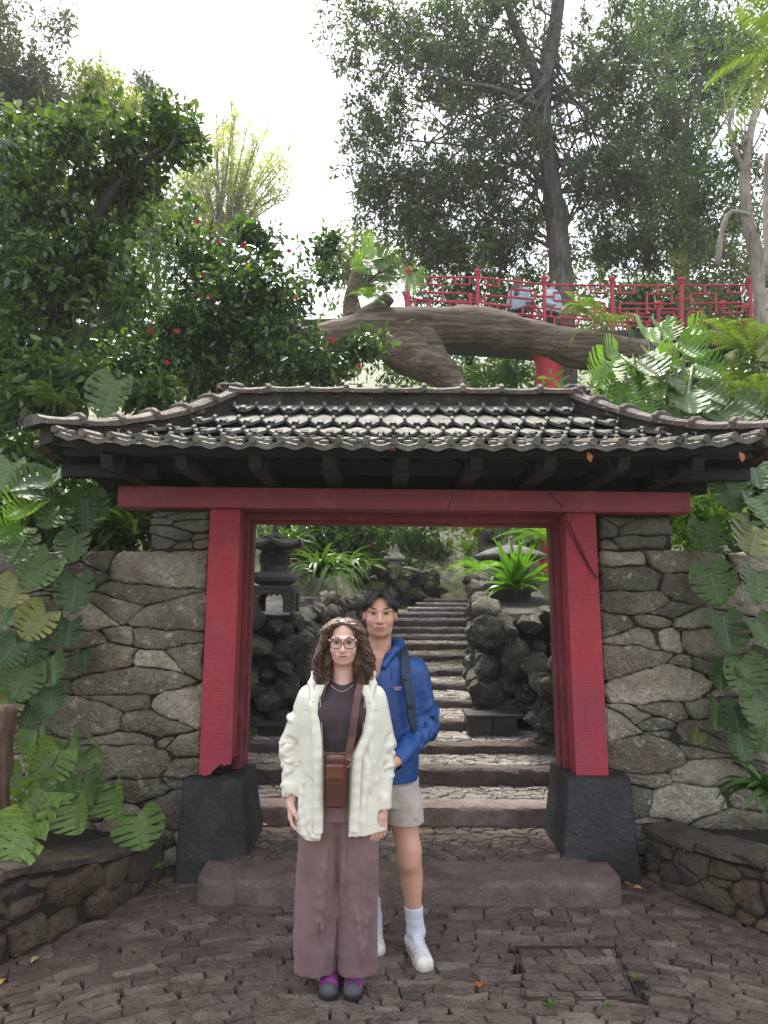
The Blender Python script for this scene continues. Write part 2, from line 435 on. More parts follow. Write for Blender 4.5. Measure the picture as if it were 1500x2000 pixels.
def stone_wall(parent, name, x0, x1, z0, z1, Y, rng, row, wid, mat, dome=(0.012, 0.034), aspect=2.8, frame=None, gap=0.004, small=0.6, wvar=0.8, thick=0.06, n_near=26, hole=None):
    """rubble facing; each stone its own object. frame(u, v) -> (world point, rotation) lets the wall turn"""
    pts, wts = [], []
    z = z0 + row * 0.4
    while z < z1:
        x = x0 + rng.uniform(0, wid)
        while x < x1:
            pts.append((x / aspect, z + rng.uniform(-0.3, 0.3) * row)); wts.append(rng.uniform(-1, 1) * (row * wvar) ** 1.0 * row * 0.6)
            x += wid * rng.uniform(0.55, 1.5)
        z += row * rng.uniform(0.85, 1.12)
    for _ in range(int(len(pts) * small)):
        pts.append((rng.uniform(x0, x1) / aspect, rng.uniform(z0, z1))); wts.append(-row * row * rng.uniform(0.08, 0.3))
    cells = power_cells(pts, wts, x0 / aspect, x1 / aspect, z0, z1, n_near)
    for poly in cells:
        if poly is None: continue
        P = [(p[0] * aspect, p[1]) for p in poly]
        if abs(area(P)) < 0.0009: continue
        cx = sum(p[0] for p in P) / len(P); cz = sum(p[1] for p in P) / len(P)
        if hole and hole(cx, cz): continue
        big = min(1.0, abs(area(P)) / 0.03)
        c, V, F = poly_stone(P, gap, thick, rng.uniform(*dome) * (0.5 + 0.5 * big), rng, 1, ((0.0, 0.0), (0.07, 0.55), (0.25, 0.9), (0.62, 1.0)), tilt=0.14, jit=0.14, seg=0.06, wamp=row * 0.17, wfr=1.1 / row)
        me = mesh(name, V, F, mat, True)
        off = rng.uniform(-0.012, 0.02)
        if frame is None:
            link(name, me, parent, (c[0], Y - off, c[1]), (R(90), 0, 0))
        else:
            p, rot = frame(c[0], c[1]); link(name, me, parent, p, rot)

# ------------------------------------------------------------------ the ground
def smooth(a, b, x): t = np.clip((x - a) / (b - a), 0, 1); return t * t * (3 - 2 * t)

def ground_h(x, y):
    """terrain height: flat yard, then a garden hillside rising behind the gate, with the cut of the stairs"""
    x, y = np.asarray(x, float), np.asarray(y, float)
    h = -0.06 + 0.0 * x
    side = smooth(0.9, 2.6, np.abs(x - 0.35 - 0.06 * np.clip(y - 6, 0, 12)))
    st = np.interp(y, [5, 7, 12.2, 16.3, 18, 22], [0.05, 0.45, 1.15, 1.45, 1.9, 2.4])
    bank = np.interp(y, [5.0, 6.4, 7.2, 9, 14, 20, 30, 60, 120, 400], [0.05, 0.25, 1.35, 1.9, 2.6, 4.2, 9.0, 22.0, 34, 45])
    hh = np.where(y > 5.2, st + (bank - st) * np.maximum(side, smooth(17, 24, y)), h)
    # a ravine under the bridge on the right of centre
    hh = hh - 0.8 * np.exp(-((x - 2.5) / 3.0) ** 2) * smooth(10, 13, y) * (1 - smooth(17, 24, y)) * side
    far = smooth(3, 14, np.abs(x) - 3) * np.where(y > 5.5, 0.8, 0.0)
    return hh + far + 0.10 * vnoise(x * 0.7, y * 0.7, 0 * x) * smooth(6, 9, y) + 0.5 * vnoise(x * 0.12, y * 0.12, 3 + 0 * x) * smooth(14, 30, y)

gx = np.concatenate([-np.geomspace(60, 8, 16), np.linspace(-7.6, 8, 79), np.geomspace(8.4, 60, 16)])
gy = np.concatenate([-np.geomspace(28, 3, 8), np.linspace(-2, 24, 105), np.geomspace(24.6, 98, 22)])
GX, GY = np.meshgrid(gx, gy); GZ = ground_h(GX, GY)
nx, ny = len(gx), len(gy); I = np.arange(nx * ny).reshape(ny, nx)
link('ground', mesh('ground', np.stack([GX, GY, GZ], -1).reshape(-1, 3), np.stack([I[:-1, :-1], I[:-1, 1:], I[1:, 1:], I[1:, :-1]], -1).reshape(-1, 4),
     stone_mat('hillside_earth', [(0.035, 0.035, 0.018), (0.05, 0.045, 0.024)], 0.8, moss=0.5, bump=1.0), True), label='dark earth of the garden hillside and yard', kind='structure')

# cobbled yard: slivers of stone in fan-shaped courses
rng = random.Random(11)
yard = MB()
yard.add([(-2.6, 0.6, -0.02), (3.0, 0.6, -0.02), (3.0, 4.9, -0.02), (-2.6, 4.9, -0.02)], [(0, 1, 2, 3)])
pavement = yard.build('pavement', M_EARTH, label='brown cobbled yard of thin stone slivers in front of the gate', kind='structure')
FC = np.array([0.30, 0.55])
MH = [G(1005, 1852, 0)[:2], G(1200, 1852, 0)[:2], G(1250, 1955, 0)[:2], G(1020, 1957, 0)[:2]]   # inspection cover, far-left, far-right, near-right, near-left
def inside(poly, p, m=0.0):
    s_ = []
    for i in range(4):
        a, b = poly[i], poly[(i + 1) % 4]; e = b - a; e = e / np.linalg.norm(e)
        s_.append(e[0] * (p[1] - a[1]) - e[1] * (p[0] - a[0]))
    return all(v < m for v in s_) or all(v > -m for v in s_)
pieces = []
rad = 0.8
while rad < 6.6:
    rw = rng.uniform(0.04, 0.07)
    ang = rng.uniform(0, 0.05)
    while ang < math.pi:
        L = rng.uniform(0.07, 0.21); da = L / rad
        quad = []
        k = rng.uniform(-0.25, 0.25) * rw
        for (rr, aa) in ((rad, ang), (rad, ang + da), (rad + rw, ang + da + k / rad), (rad + rw, ang + k / rad)):
            wob = 0.09 * vnoise(math.cos(aa) * 1.7 + 5, rad * 1.1, 0.5) + 0.03 * math.sin(aa * 9 + rad)
            quad.append((FC[0] - math.cos(aa) * (rr + wob) + rng.uniform(-.007, .007), FC[1] + math.sin(aa) * (rr + wob) + rng.uniform(-.008, .008)))
        ang += da
        c = np.mean(quad, 0)
        if not (-2.5 < c[0] < 2.9 and 0.7 < c[1] < 4.85): continue
        if inside(MH, c, -0.005): continue
        pieces.append((quad, c))
    rad += rw
def in_view(c): return c[1] > 3.1 and abs(c[0]) < 0.56 * c[1] + 0.1 and c[1] < 4.4
big = sorted([i for i, (q, c) in enumerate(pieces) if in_view(c)], key=lambda i: pieces[i][1][1])
# the largest to the eye: near ones first
big = set(sorted(big, key=lambda i: -abs(area(pieces[i][0])) / pieces[i][1][1] ** 2.5)[:285])
mass = MB()
for i, (quad, c) in enumerate(pieces):
    if area(quad) < 0: quad = quad[::-1]
    far_ = not in_view(c)
    _, V, F = poly_stone(quad, 0.0024, 0.03, rng.uniform(0.002, 0.010), rng, 0, ((0.0, 0.0), (0.07, 1.0)), jit=0.2, tilt=0.075, seg=9 if far_ else 0.045, wamp=0.012, wfr=18)
    if i in big: link('cobble', mesh('cobble', V, F, M_COBBLE), pavement, (*_, 0))
    else: mass.add(np.array(V) + np.array([*_, 0]), F)
mass.build('cobbles', M_COBBLEI, pavement, kind='stuff')
# inspection cover
cov = empty('inspection_cover', (*np.mean(MH, 0), 0), label='square inspection cover with a thin metal rim filled with cobbles', cat='manhole cover')
M_IRON = plain('rusty_iron', (0.075, 0.055, 0.05), 0.45, 0.5, 0.3, 30, 0.3, metal=0.3)
cc = np.mean(MH, 0)
for i in range(4):
    a, b = MH[i] - cc, MH[(i + 1) % 4] - cc
    e = (b - a) / np.linalg.norm(b - a); nrm = np.array([-e[1], e[0]])
    for off in (0.0, 0.02):
        p, q = a + nrm * off * (1 if nrm @ (-a) > 0 else -1), b + nrm * off * (1 if nrm @ (-a) > 0 else -1)
        MB().box(((p + q) / 2).tolist() + [-0.002], (np.linalg.norm(q - p) / 2, 0.0022, 0.012), Matrix.Rotation(math.atan2(e[1], e[0]), 3, 'Z')).build('rim', M_IRON, cov)
for r_ in range(6):
    u = 0.012
    v0, v1 = (r_ + 0.1) / 6.2 + 0.015, (r_ + 1.06) / 6.2 + 0.01
    while u < 0.94:
        u2 = min(0.985, u + rng.uniform(0.12, 0.34))
        def bil(u_, v_):
            sk = min(0.988, max(0.012, u_ + 0.10 * (v_ - v0) * 3))
            return (MH[0] * (1 - sk) + MH[1] * sk) * (1 - v_) + (MH[3] * (1 - sk) + MH[2] * sk) * v_
        qd = [bil(u, v1), bil(u2, v1), bil(u2, v0), bil(u, v0)]
        if area(qd) < 0: qd = qd[::-1]
        _, V, F = poly_stone(qd, 0.004, 0.03, 0.006, rng, 0, ((0.0, 0.0), (0.10, 1.0)), jit=0.25, tilt=0.06)
        link('cobble', mesh('cobble', V, F, M_COBBLE), cov, (_[0] - cc[0], _[1] - cc[1], 0))
        u = u2

# ------------------------------------------------------------------ stairs
stairs = empty('garden_stairs', (0.5, 5.2, 0.14), label='dark wet stone stairs climbing through the gate', kind='structure')
def block_step(x0, x1, y0, y1, z0, z1, bev=0.012, mat=M_STEP, name='step', rag=0.0, end=0.0):
    """a stone edging block with worn arris; origin at stairs"""
    n = max(2, int((x1 - x0) / 0.07)); V, F = [], []
    prof = [(y1, z0 - 0.15), (y0, z0 - 0.15), (y0 - 0.0, z1 - bev * 2.2), (y0 + bev * 0.5, z1 - bev * 0.6), (y0 + bev * 1.6, z1), (y1, z1)]
    for i in range(n + 1):
        x = x0 + (x1 - x0) * i / n
        for k, (yy, zz) in enumerate(prof):
            j = 0.004 + rag
            e = 0.0
            if end and (i == 0 or i == n) and k in (1, 2, 3, 4): e = end
            V.append((x + rng.uniform(-.3, .3) * 0.01, yy + (rng.uniform(-j, j) if 1 <= k <= 4 else 0) + e, zz + (rng.uniform(-j, j) * 0.6 if 2 <= k <= 5 else 0)))
    m = len(prof)
    for i in range(n):
        for k in range(m): F.append((i * m + k, i * m + (k + 1) % m, (i + 1) * m + (k + 1) % m, (i + 1) * m + k))
    F += [tuple(range(m - 1, -1, -1)), tuple(n * m + k for k in range(m))]
    V = np.array(V) - np.array([0.5, 5.2, 0.14])
    return autosmooth(link(name, mesh(name, V, [f[::-1] for f in F], mat), stairs), 40)

def tread_cobbles(x0, x1, y0, y1, z, sx, single, mat):
    """irregular paving behind an edging block"""
    n = max(6, int((x1 - x0) * (y1 - y0) / (sx * sx * 0.55)))
    asp = 1.5
    pts = [(rng.uniform(x0, x1) / asp, rng.uniform(y0, y1)) for _ in range(n)]
    for _ in range(2):   # relax a little
        cs = power_cells(pts, [0] * n, x0 / asp, x1 / asp, y0, y1, 16)
        pts = [tuple(np.mean(c, 0) * 0.6 + np.array(p) * 0.4) if c else p for c, p in zip(cs, pts)]
    cs = power_cells(pts, [rng.uniform(-1, 1) * sx * sx * 0.12 for _ in pts], x0 / asp, x1 / asp, y0, y1, 16)
    mb = MB()
    for c in cs:
        if c is None: continue
        P = [(p[0] * asp, p[1]) for p in c]
        if abs(area(P)) < 2e-4: continue
        q, V, F = poly_stone(P, 0.005, 0.03, rng.uniform(0.004, 0.014), rng, 0, ((0.0, 0.0), (0.12, 1.0)), jit=0.2, tilt=0.07, seg=0.12)
        if single: link('cobble', mesh('cobble', V, F, M_COBBLE if single == 1 else mat), stairs, (q[0] - 0.5, q[1] - 5.2, z - 0.14))
        else: mb.add(np.array(V) + np.array([q[0] - 0.5, q[1] - 5.2, z - 0.14]), F)
    bed = MB().add([(x0 - .5, y0 - 5.2, z - 0.14 - .02), (x1 - .5, y0 - 5.2, z - .16), (x1 - .5, y1 - 5.2, z - .16), (x0 - .5, y1 - 5.2, z - .16)], [(0, 1, 2, 3)])
    bed.build('bedding', M_EARTH, stairs)
    if mb.V: mb.build('cobbles', mat, stairs, kind='stuff')

RY = [4.278, 5.242, 5.783, 6.286, 6.861, 7.570, 8.319, 8.951, 9.876, 10.664, 11.24, 11.807, 12.30, 13.3, 14.3, 15.3, 16.2]
RZ = [0, 0.140, 0.275, 0.406, 0.490, 0.586, 0.669, 0.749, 0.838, 0.927, 1.038, 1.108, 1.199, 1.317, 1.40, 1.48, 1.56, 1.64]
xl = G(380, 1770, 0)[0]; xr = G(1217, 1770, 0)[0]
block_step(xl, xr, 4.278, 4.585, 0, 0.140, 0.02, M_STEP, 'threshold_step', end=0.05)
tread_cobbles(-0.95, 1.26, 4.58, 5.245, 0.135, 0.095, 1, M_WETC)
for i in range(1, len(RY)):
    y, z0, z1 = RY[i], RZ[i], RZ[i + 1]
    yn = RY[i + 1] if i + 1 < len(RY) else y + 0.9
    a = 0.114 * y
    if i <= 3: x0, x1 = -1.15, 1.45
    elif i == 4: x0, x1 = -1.15, a + 0.15
    else: x0, x1 = max(-0.9 + 0.22 * max(0, y - 8), -0.9), a + 0.10
    nose = 0.20 if i == 1 else 0.14
    # edging of one long or several shorter blocks
    cuts = [x0, x1] if i == 1 else [x0] + sorted(rng.uniform(x0 + .25, x1 - .25) for _ in range(2 if x1 - x0 > 1.4 else 1)) + [x1]
    for a_, b_ in zip(cuts[:-1], cuts[1:]):
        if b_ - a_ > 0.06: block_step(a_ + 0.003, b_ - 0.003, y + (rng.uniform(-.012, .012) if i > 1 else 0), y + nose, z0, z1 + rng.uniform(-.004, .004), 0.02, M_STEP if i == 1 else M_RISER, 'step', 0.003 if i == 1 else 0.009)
    tread_cobbles(x0, x1, y + nose - .005, yn + 0.02, z1 - 0.004, 0.10 if i < 3 else 0.13, 2 if i == 1 else 0, M_WETC)
# the short flight higher up, beyond the mossy rocks
for i in range(4):
    pz = 2.28 + 0.12 * i
    py_ = 19.0 + i * 0.5
    block_step(0.95, 2.05 + 0.02 * i, py_, py_ + 0.5, pz - 0.12, pz, 0.02, M_RISER, 'step', 0.01)
# ------------------------------------------------------------------ stone walls beside the gate
rng = random.Random(5)
wl_ = MB().box((-2.95, 5.12, 1.02), (1.77, 0.24, 1.02)).box((-1.385, 5.121, 2.18), (0.205, 0.235, 0.16)).build('rubble_wall', M_MORTAR, label='rubble stone wall left of the red gate behind the climbing leaves', cat='wall')
stone_wall(wl_, 'stone', -4.6, -1.185, 0.0, 2.04, 4.865, rng, 0.145, 0.40, M_WALL)
stone_wall(wl_, 'stone', -1.59, -1.185, 2.055, 2.315, 4.87, rng, 0.07, 0.17, M_SLATE, (0.01, 0.025), small=0.1)
wr_ = MB().box((3.25, 5.12, 1.02), (1.79, 0.24, 1.02)).box((1.71, 5.121, 2.17), (0.25, 0.235, 0.13)).build('rubble_wall', M_MORTAR, label='rubble stone wall right of the red gate', cat='wall')
stone_wall(wr_, 'stone', 1.465, 5.0, 0.0, 2.06, 4.865, rng, 0.145, 0.40, M_WALL)
stone_wall(wr_, 'stone', 1.465, 1.95, 2.07, 2.29, 4.87, rng, 0.11, 0.20, M_SLATE, (0.01, 0.025), small=0.1)

def low_wall(pts, heights, label, seed, flip):
    """low planter wall: rubble facing under a coping of slabs, along a bent line"""
    rg = random.Random(seed)
    P = [np.array(p) for p in pts]; S = [0.0]
    for a, b in zip(P[:-1], P[1:]): S.append(S[-1] + np.linalg.norm(b - a))
    root = empty('planter_wall', (*P[0], 0), label=label, cat='wall')
    def at(u):
        x = np.interp(u, S, [p[0] for p in P]); y = np.interp(u, S, [p[1] for p in P])
        d = np.array([np.interp(u + .01, S, [p[0] for p in P]) - np.interp(u - .01, S, [p[0] for p in P]), np.interp(u + .01, S, [p[1] for p in P]) - np.interp(u - .01, S, [p[1] for p in P])])
        return np.array([x, y]), d / np.linalg.norm(d)
    H = lambda u: float(np.interp(u, S, heights))
    # facing normal: to the yard
    def frame(u, v):
        p, d = at(u); n = np.array([d[1], -d[0]]) * flip
        ux = d if flip > 0 else -d
        # columns: local x along the wall, local y up, local z to the yard
        m = Matrix(((ux[0] * flip * flip, 0, n[0]), (ux[1], 0, n[1]), (0, 1, 0)))
        return (p[0] - P[0][0], p[1] - P[0][1], v * H(u) / 0.3), m.to_euler()
    stone_wall(root, 'stone', 0.0, S[-1], 0.0, 0.29, 0, rg, 0.115, 0.22, M_LOW, (0.02, 0.045), aspect=1.7, frame=frame, small=0.25)
    # core
    n = 24; V, F = [], []
    for i in range(n + 1):
        u = S[-1] * i / n; p, d = at(u); nn = np.array([d[1], -d[0]]) * flip
        for (o, z) in ((-0.004, -0.1), (-0.004, H(u)), (-0.30, H(u)), (-0.30, -0.1)):
            q = p + nn * o; V.append((q[0] - P[0][0], q[1] - P[0][1], z))
    for i in range(n):
        for k in range(4): F.append((i * 4 + k, i * 4 + (k + 1) % 4, (i + 1) * 4 + (k + 1) % 4, (i + 1) * 4 + k))
    link('core', mesh('core', V, F, M_MORTAR), root)
    # coping slabs
    u = 0.0
    while u < S[-1] - 0.05:
        L = min(rg.uniform(0.3, 0.55), S[-1] - u); V, F = [], []
        ins, out = rg.uniform(0.24, 0.30), rg.uniform(0.02, 0.05); hz = rg.uniform(0.0, 0.012); th = rg.uniform(0.035, 0.055); m = 4
        for i in range(m + 1):
            uu = u + 0.004 + (L - 0.008) * i / m; p, d = at(uu); nn = np.array([d[1], -d[0]]) * flip
            for (o, z) in ((out + rg.uniform(-.012, .012), 0.002), (out + rg.uniform(-.012, .012), th * 0.8), (out - 0.012, th), (-ins, th), (-ins, 0.002)):
                q = p + nn * o; V.append((q[0] - P[0][0], q[1] - P[0][1], H(uu) + z + hz + rg.uniform(-.002, .002)))
        for i in range(m):
            for k in range(5): F.append((i * 5 + k, i * 5 + (k + 1) % 5, (i + 1) * 5 + (k + 1) % 5, (i + 1) * 5 + k))
        F += [tuple(range(4, -1, -1)), tuple(m * 5 + k for k in range(5))]
        if flip > 0: F = [f[::-1] for f in F]
        link('coping_slab', mesh('coping_slab', V, F, M_COPING), root)
        u += L
    return root
low_wall([(-1.36, 4.70), (-1.52, 4.2), (-1.80, 3.58), (-2.2, 2.9), (-2.6, 1.6)], [0.20, 0.27, 0.40, 0.42, 0.42], 'low planter wall with dark coping slabs left of the step', 3, -1)
low_wall([(1.66, 4.72), (1.78, 4.40), (2.02, 3.98), (2.5, 3.2), (3.0, 1.6)], [0.27, 0.28, 0.32, 0.36, 0.38], 'low planter wall with coping slabs right of the step', 4, 1)
for sgn, X, lab in ((-1, [(-1.38, 4.84), (-1.45, 4.5), (-1.80, 3.7), (-2.2, 3.0), (-2.6, 1.6)], 'left'), (1, [(1.70, 4.84), (1.85, 4.5), (2.08, 4.08), (2.5, 3.3), (3.0, 1.6)], 'right')):
    V, F = [], []
    for i, (x, y) in enumerate(X):
        for k in range(9):
            xx = x + sgn * (0.12 + 2.4 * k / 8); V.append((xx, y, (0.20 if i < 2 else 0.37) + 0.04 * k ** 0.5 + 0.03 * rng.uniform(-1, 1)))
    for i in range(len(X) - 1):
        for k in range(8):
            q = (i * 9 + k, i * 9 + k + 1, (i + 1) * 9 + k + 1, (i + 1) * 9 + k); F.append(q[::-1] if sgn > 0 else q)
    link('planting_bed', mesh('planting_bed', V, F, M_SOIL, True), label='dark soil of the %s planting bed' % lab, kind='structure')

# ------------------------------------------------------------------ the gate
gate = empty('red_gate', (0.135, 4.9, 0), label='red timber gateway on dark stone plinths with a tiled hipped roof', cat='gate')
GO = np.array([0.135, 4.9, 0])
def gp(mb, name, mat, parent=None, smooth=False, **k):
    mb.V = [tuple(np.array(v) - GO) for v in mb.V]
    return mb.build(name, mat, parent or gate, smooth, **k)
def taper(name, mat, bot, top, z0, z1, bev=0.012, n=8, jit=0.003):
    """block with different bottom and top rectangles (x0,x1,y0,y1), arrises knocked off"""
    V, F = [], []; rg = random.Random(len(name) * 7 + 3)
    m = 12
    for i in range(n + 1):
        t = i / n; z = z0 + (z1 - z0) * t
        x0, x1, y0, y1 = [bot[k] + (top[k] - bot[k]) * t for k in range(4)]
        ring = [(x0 + bev, y0), (x1 - bev, y0), (x1, y0 + bev), (x1, y1 - bev), (x1 - bev, y1), (x0 + bev, y1), (x0, y1 - bev), (x0, y0 + bev)]
        m = len(ring)
        for (x, y) in ring: V.append((x + rg.uniform(-jit, jit), y + rg.uniform(-jit, jit), z))
    for i in range(n):
        for k in range(m): F.append((i * m + k, i * m + (k + 1) % m, (i + 1) * m + (k + 1) % m, (i + 1) * m + k))
    o = len(V); x0, x1, y0, y1 = top
    for k in range(m):
        p = np.array(V[n * m + k]); c = np.array([(x0 + x1) / 2, (y0 + y1) / 2, z1]); q = p + (c - p) * 0.06; V.append((q[0], q[1], z1 + bev * 0.6))
    for k in range(m): F.append((n * m + k, n * m + (k + 1) % m, o + (k + 1) % m, o + k))
    F.append(tuple(o + k for k in range(m)))
    mb = MB(); mb.V = V; mb.F = F
    return gp(mb, name, mat)
taper('plinth', M_PLINTH, (-1.275, -0.80, 4.585, 5.22), (-1.265, -0.885, 4.70, 5.18), -0.05, 0.575)
taper('plinth', M_PLINTH, (1.10, 1.60, 4.615, 5.22), (1.172, 1.575, 4.71, 5.18), -0.05, 0.600)

def post(x0b, x1b, x0t, x1t, rot_notch, side):
    """front post of sawn timber; the left foot is rotted away in a ragged notch"""
    zb, zt, y0, y1 = 0.59, 2.325, 4.765, 4.93
    mb = MB(); n = 14
    # front face as a strip with a ragged foot
    xs = np.linspace(0, 1, n + 1); foot = np.full(n + 1, zb); rg = random.Random(2)
    if rot_notch:
        for i, t in enumerate(xs):
            if t > 0.42: foot[i] = zb + 0.03 + 0.055 * min(1, (t - 0.42) * 4) * rg.uniform(0.55, 1.0)
            else: foot[i] = zb + 0.012 * rg.random()
    V = []
    def X(t, z): 
        k = (z - zb) / (zt - zb); return (x0b + (x0t - x0b) * k) * (1 - t) + (x1b + (x1t - x1b) * k) * t
    lev = [None, 0.78, 1.1, 1.5, 1.9, zt]
    for z in lev:
        for i, t in enumerate(xs):
            zz = foot[i] if z is None else z; V.append((X(t, zz), y0, zz))
    F = []
    for r_ in range(len(lev) - 1):
        for i in range(n): F.append((r_ * (n + 1) + i, r_ * (n + 1) + i + 1, (r_ + 1) * (n + 1) + i + 1, (r_ + 1) * (n + 1) + i))
    # back of the shell and rim so that the face has thickness
    b = len(V); th = 0.028
    V += [(x, y + th, z) for (x, y, z) in V]
    for i in range(n): F.append((i, b + i, b + i + 1, i + 1))
    mb.add(V, F)
    # body behind the face, flush at the sides
    zb2 = zb + (0.10 if rot_notch else 0.0)
    body = [(X(0, zb2), y0 + 0.001, zb2), (X(1, zb2), y0 + 0.001, zb2), (X(1, zb2), y1, zb2), (X(0, zb2), y1, zb2), (X(0, zt), y0 + 0.001, zt), (X(1, zt), y0 + 0.001, zt), (X(1, zt), y1, zt), (X(0, zt), y1, zt)]
    mb.add(body, [(0, 1, 2, 3), (1, 5, 6, 2), (2, 6, 7, 3), (3, 7, 4, 0), (4, 7, 6, 5)])
    o = gp(mb, 'post', M_REDV)
    if rot_notch:
        r2 = MB(); r2.add(*_blob((X(0.5, zb), (y0 + y1) / 2 + 0.025, zb + 0.05), (0.095, 0.055, 0.062), 3, 0.35, 14, 9))
        ro = gp(r2, 'rotten_wood', M_DARKW, o, label='dark rotten wood at the foot of the left post'); ro.location = (0, 0, 0)
    return o
def _blob(c, s, seed, amp, nu=12, nv=8):
    """a lumpy ellipsoid"""
    V, F = [], []
    for j in range(nv + 1):
        th = math.pi * j / nv
        for i in range(nu):
            ph = 2 * math.pi * i / nu; d = np.array([math.sin(th) * math.cos(ph), math.sin(th) * math.sin(ph), math.cos(th)])
            r_ = 1 + amp * float(fbm(d[0] * 1.6 + seed * 3.3, d[1] * 1.6 + seed, d[2] * 1.6, 3))
            V.append(np.array(c) + d * np.array(s) * r_)
    for j in range(nv):
        for i in range(nu): F.append((j * nu + i, (j + 1) * nu + i, (j + 1) * nu + (i + 1) % nu, j * nu + (i + 1) % nu))
    return V, F
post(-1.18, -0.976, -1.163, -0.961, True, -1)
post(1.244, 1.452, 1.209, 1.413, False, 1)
# inner frame: two thinner jambs a step behind, each side
for s_, xb, xt in ((1, -0.976, -0.961), (-1, 1.244, 1.209)):
    for (dx0, dx1, y0, y1, nm) in ((-0.10, 0.028, 4.945, 5.02, 'jamb'), (-0.10, 0.045, 5.03, 5.13, 'jamb')):
        a, b = sorted((xb + s_ * dx0, xb + s_ * dx1)); c, d = sorted((xt + s_ * dx0, xt + s_ * dx1))
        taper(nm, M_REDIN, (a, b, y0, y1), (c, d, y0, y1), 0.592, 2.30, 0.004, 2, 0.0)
def tilt_beam(name, mat, x0, x1, y0, y1, za, zb, h, bev=0.006):
    """beam that drops from za (left, underside) to zb (right)"""
    L = x1 - x0; ang = math.atan2(zb - za, L)
    mb = MB().box(((x0 + x1) / 2, (y0 + y1) / 2, (za + zb) / 2 + h / 2), (L / 2, (y1 - y0) / 2, h / 2), Matrix.Rotation(-ang, 3, 'Y'), bev)
    return gp(mb, name, mat)
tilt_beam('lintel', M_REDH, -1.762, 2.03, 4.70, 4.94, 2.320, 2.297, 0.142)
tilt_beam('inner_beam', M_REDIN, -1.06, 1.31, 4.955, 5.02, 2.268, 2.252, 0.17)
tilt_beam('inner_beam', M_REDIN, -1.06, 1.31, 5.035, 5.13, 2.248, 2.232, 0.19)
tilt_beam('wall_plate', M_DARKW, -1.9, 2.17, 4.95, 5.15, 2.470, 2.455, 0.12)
# a long crack and a dry vine stem on the lintel
crk = MB().tube([W(884, 962, 4.697), W(882, 975, 4.697), W(876, 990, 4.697), W(873, 1003, 4.697)], 0.003, 5); gp(crk, 'crack', M_DARKW)
M_VINE = plain('dry_vine', (0.05, 0.025, 0.022), 0.8, 0.2, 0.4, 30)
gp(MB().tube([W(1072, 960, 4.69), W(1095, 985, 4.69), W(1110, 1020, 4.755), W(1140, 1085, 4.755), W(1165, 1130, 4.757), W(1172, 1140, 4.82)], 0.004, 5)
   .tube([W(1095, 985, 4.69), W(1108, 1030, 4.755), W(1150, 1110, 4.756), W(1168, 1128, 4.757)], 0.003, 5), 'dry_vine', M_VINE)

# roof
RX, EY, RYc, RZ0 = 0.135, 4.0, 5.02, 2.60
HWE, HWR = 2.06, 1.235     # half lengths at the eave and the ridge
def zr(t): return RZ0 + 0.525 * (0.42 * t + 0.58 * t * t)
def hw(t): return HWE + (HWR - HWE) * t
def lift(u): return 0.055 * abs(u) ** 7
def roof_pt(side, u, t, h=0.0):
    """side 0 front,1 right,2 back,3 left; u in -1..1 across, t from eave 0 to ridge 1; h above the slope"""
    D = RYc - EY
    if side in (0, 2):
        x = u * hw(t); y = -D * (1 - t)
        if side == 2: x, y = -x, -y
    else:
        x = HWR + (HWE - HWR) * (1 - t); y = u * D * (1 - t)
        if side == 3: x, y = -x, -y
    return np.array([RX + x, RYc + y, zr(t) + lift(u) * (1 - t) ** 1.5 + h])
deck = MB(); nu, nt = 16, 8
for side in range(4):
    for h, fl in ((-0.015, 0), (-0.06, 1)):
        V = [roof_pt(side, -1 + 2 * i / nu, j / nt, h) for j in range(nt + 1) for i in range(nu + 1)]
        F = [(j * (nu + 1) + i, j * (nu + 1) + i + 1, (j + 1) * (nu + 1) + i + 1, (j + 1) * (nu + 1) + i) for j in range(nt) for i in range(nu)]
        deck.add(V, F if not fl else [f[::-1] for f in F])
    V = [roof_pt(side, -1 + 2 * i / nu, 0, h) for h in (-0.06, -0.015) for i in range(nu + 1)]
    deck.add(V, [(i, i + 1, nu + 2 + i, nu + 1 + i) for i in range(nu)])
roof = gp(deck, 'roof', M_DARKW)
TW, TL = 0.158, 0.30
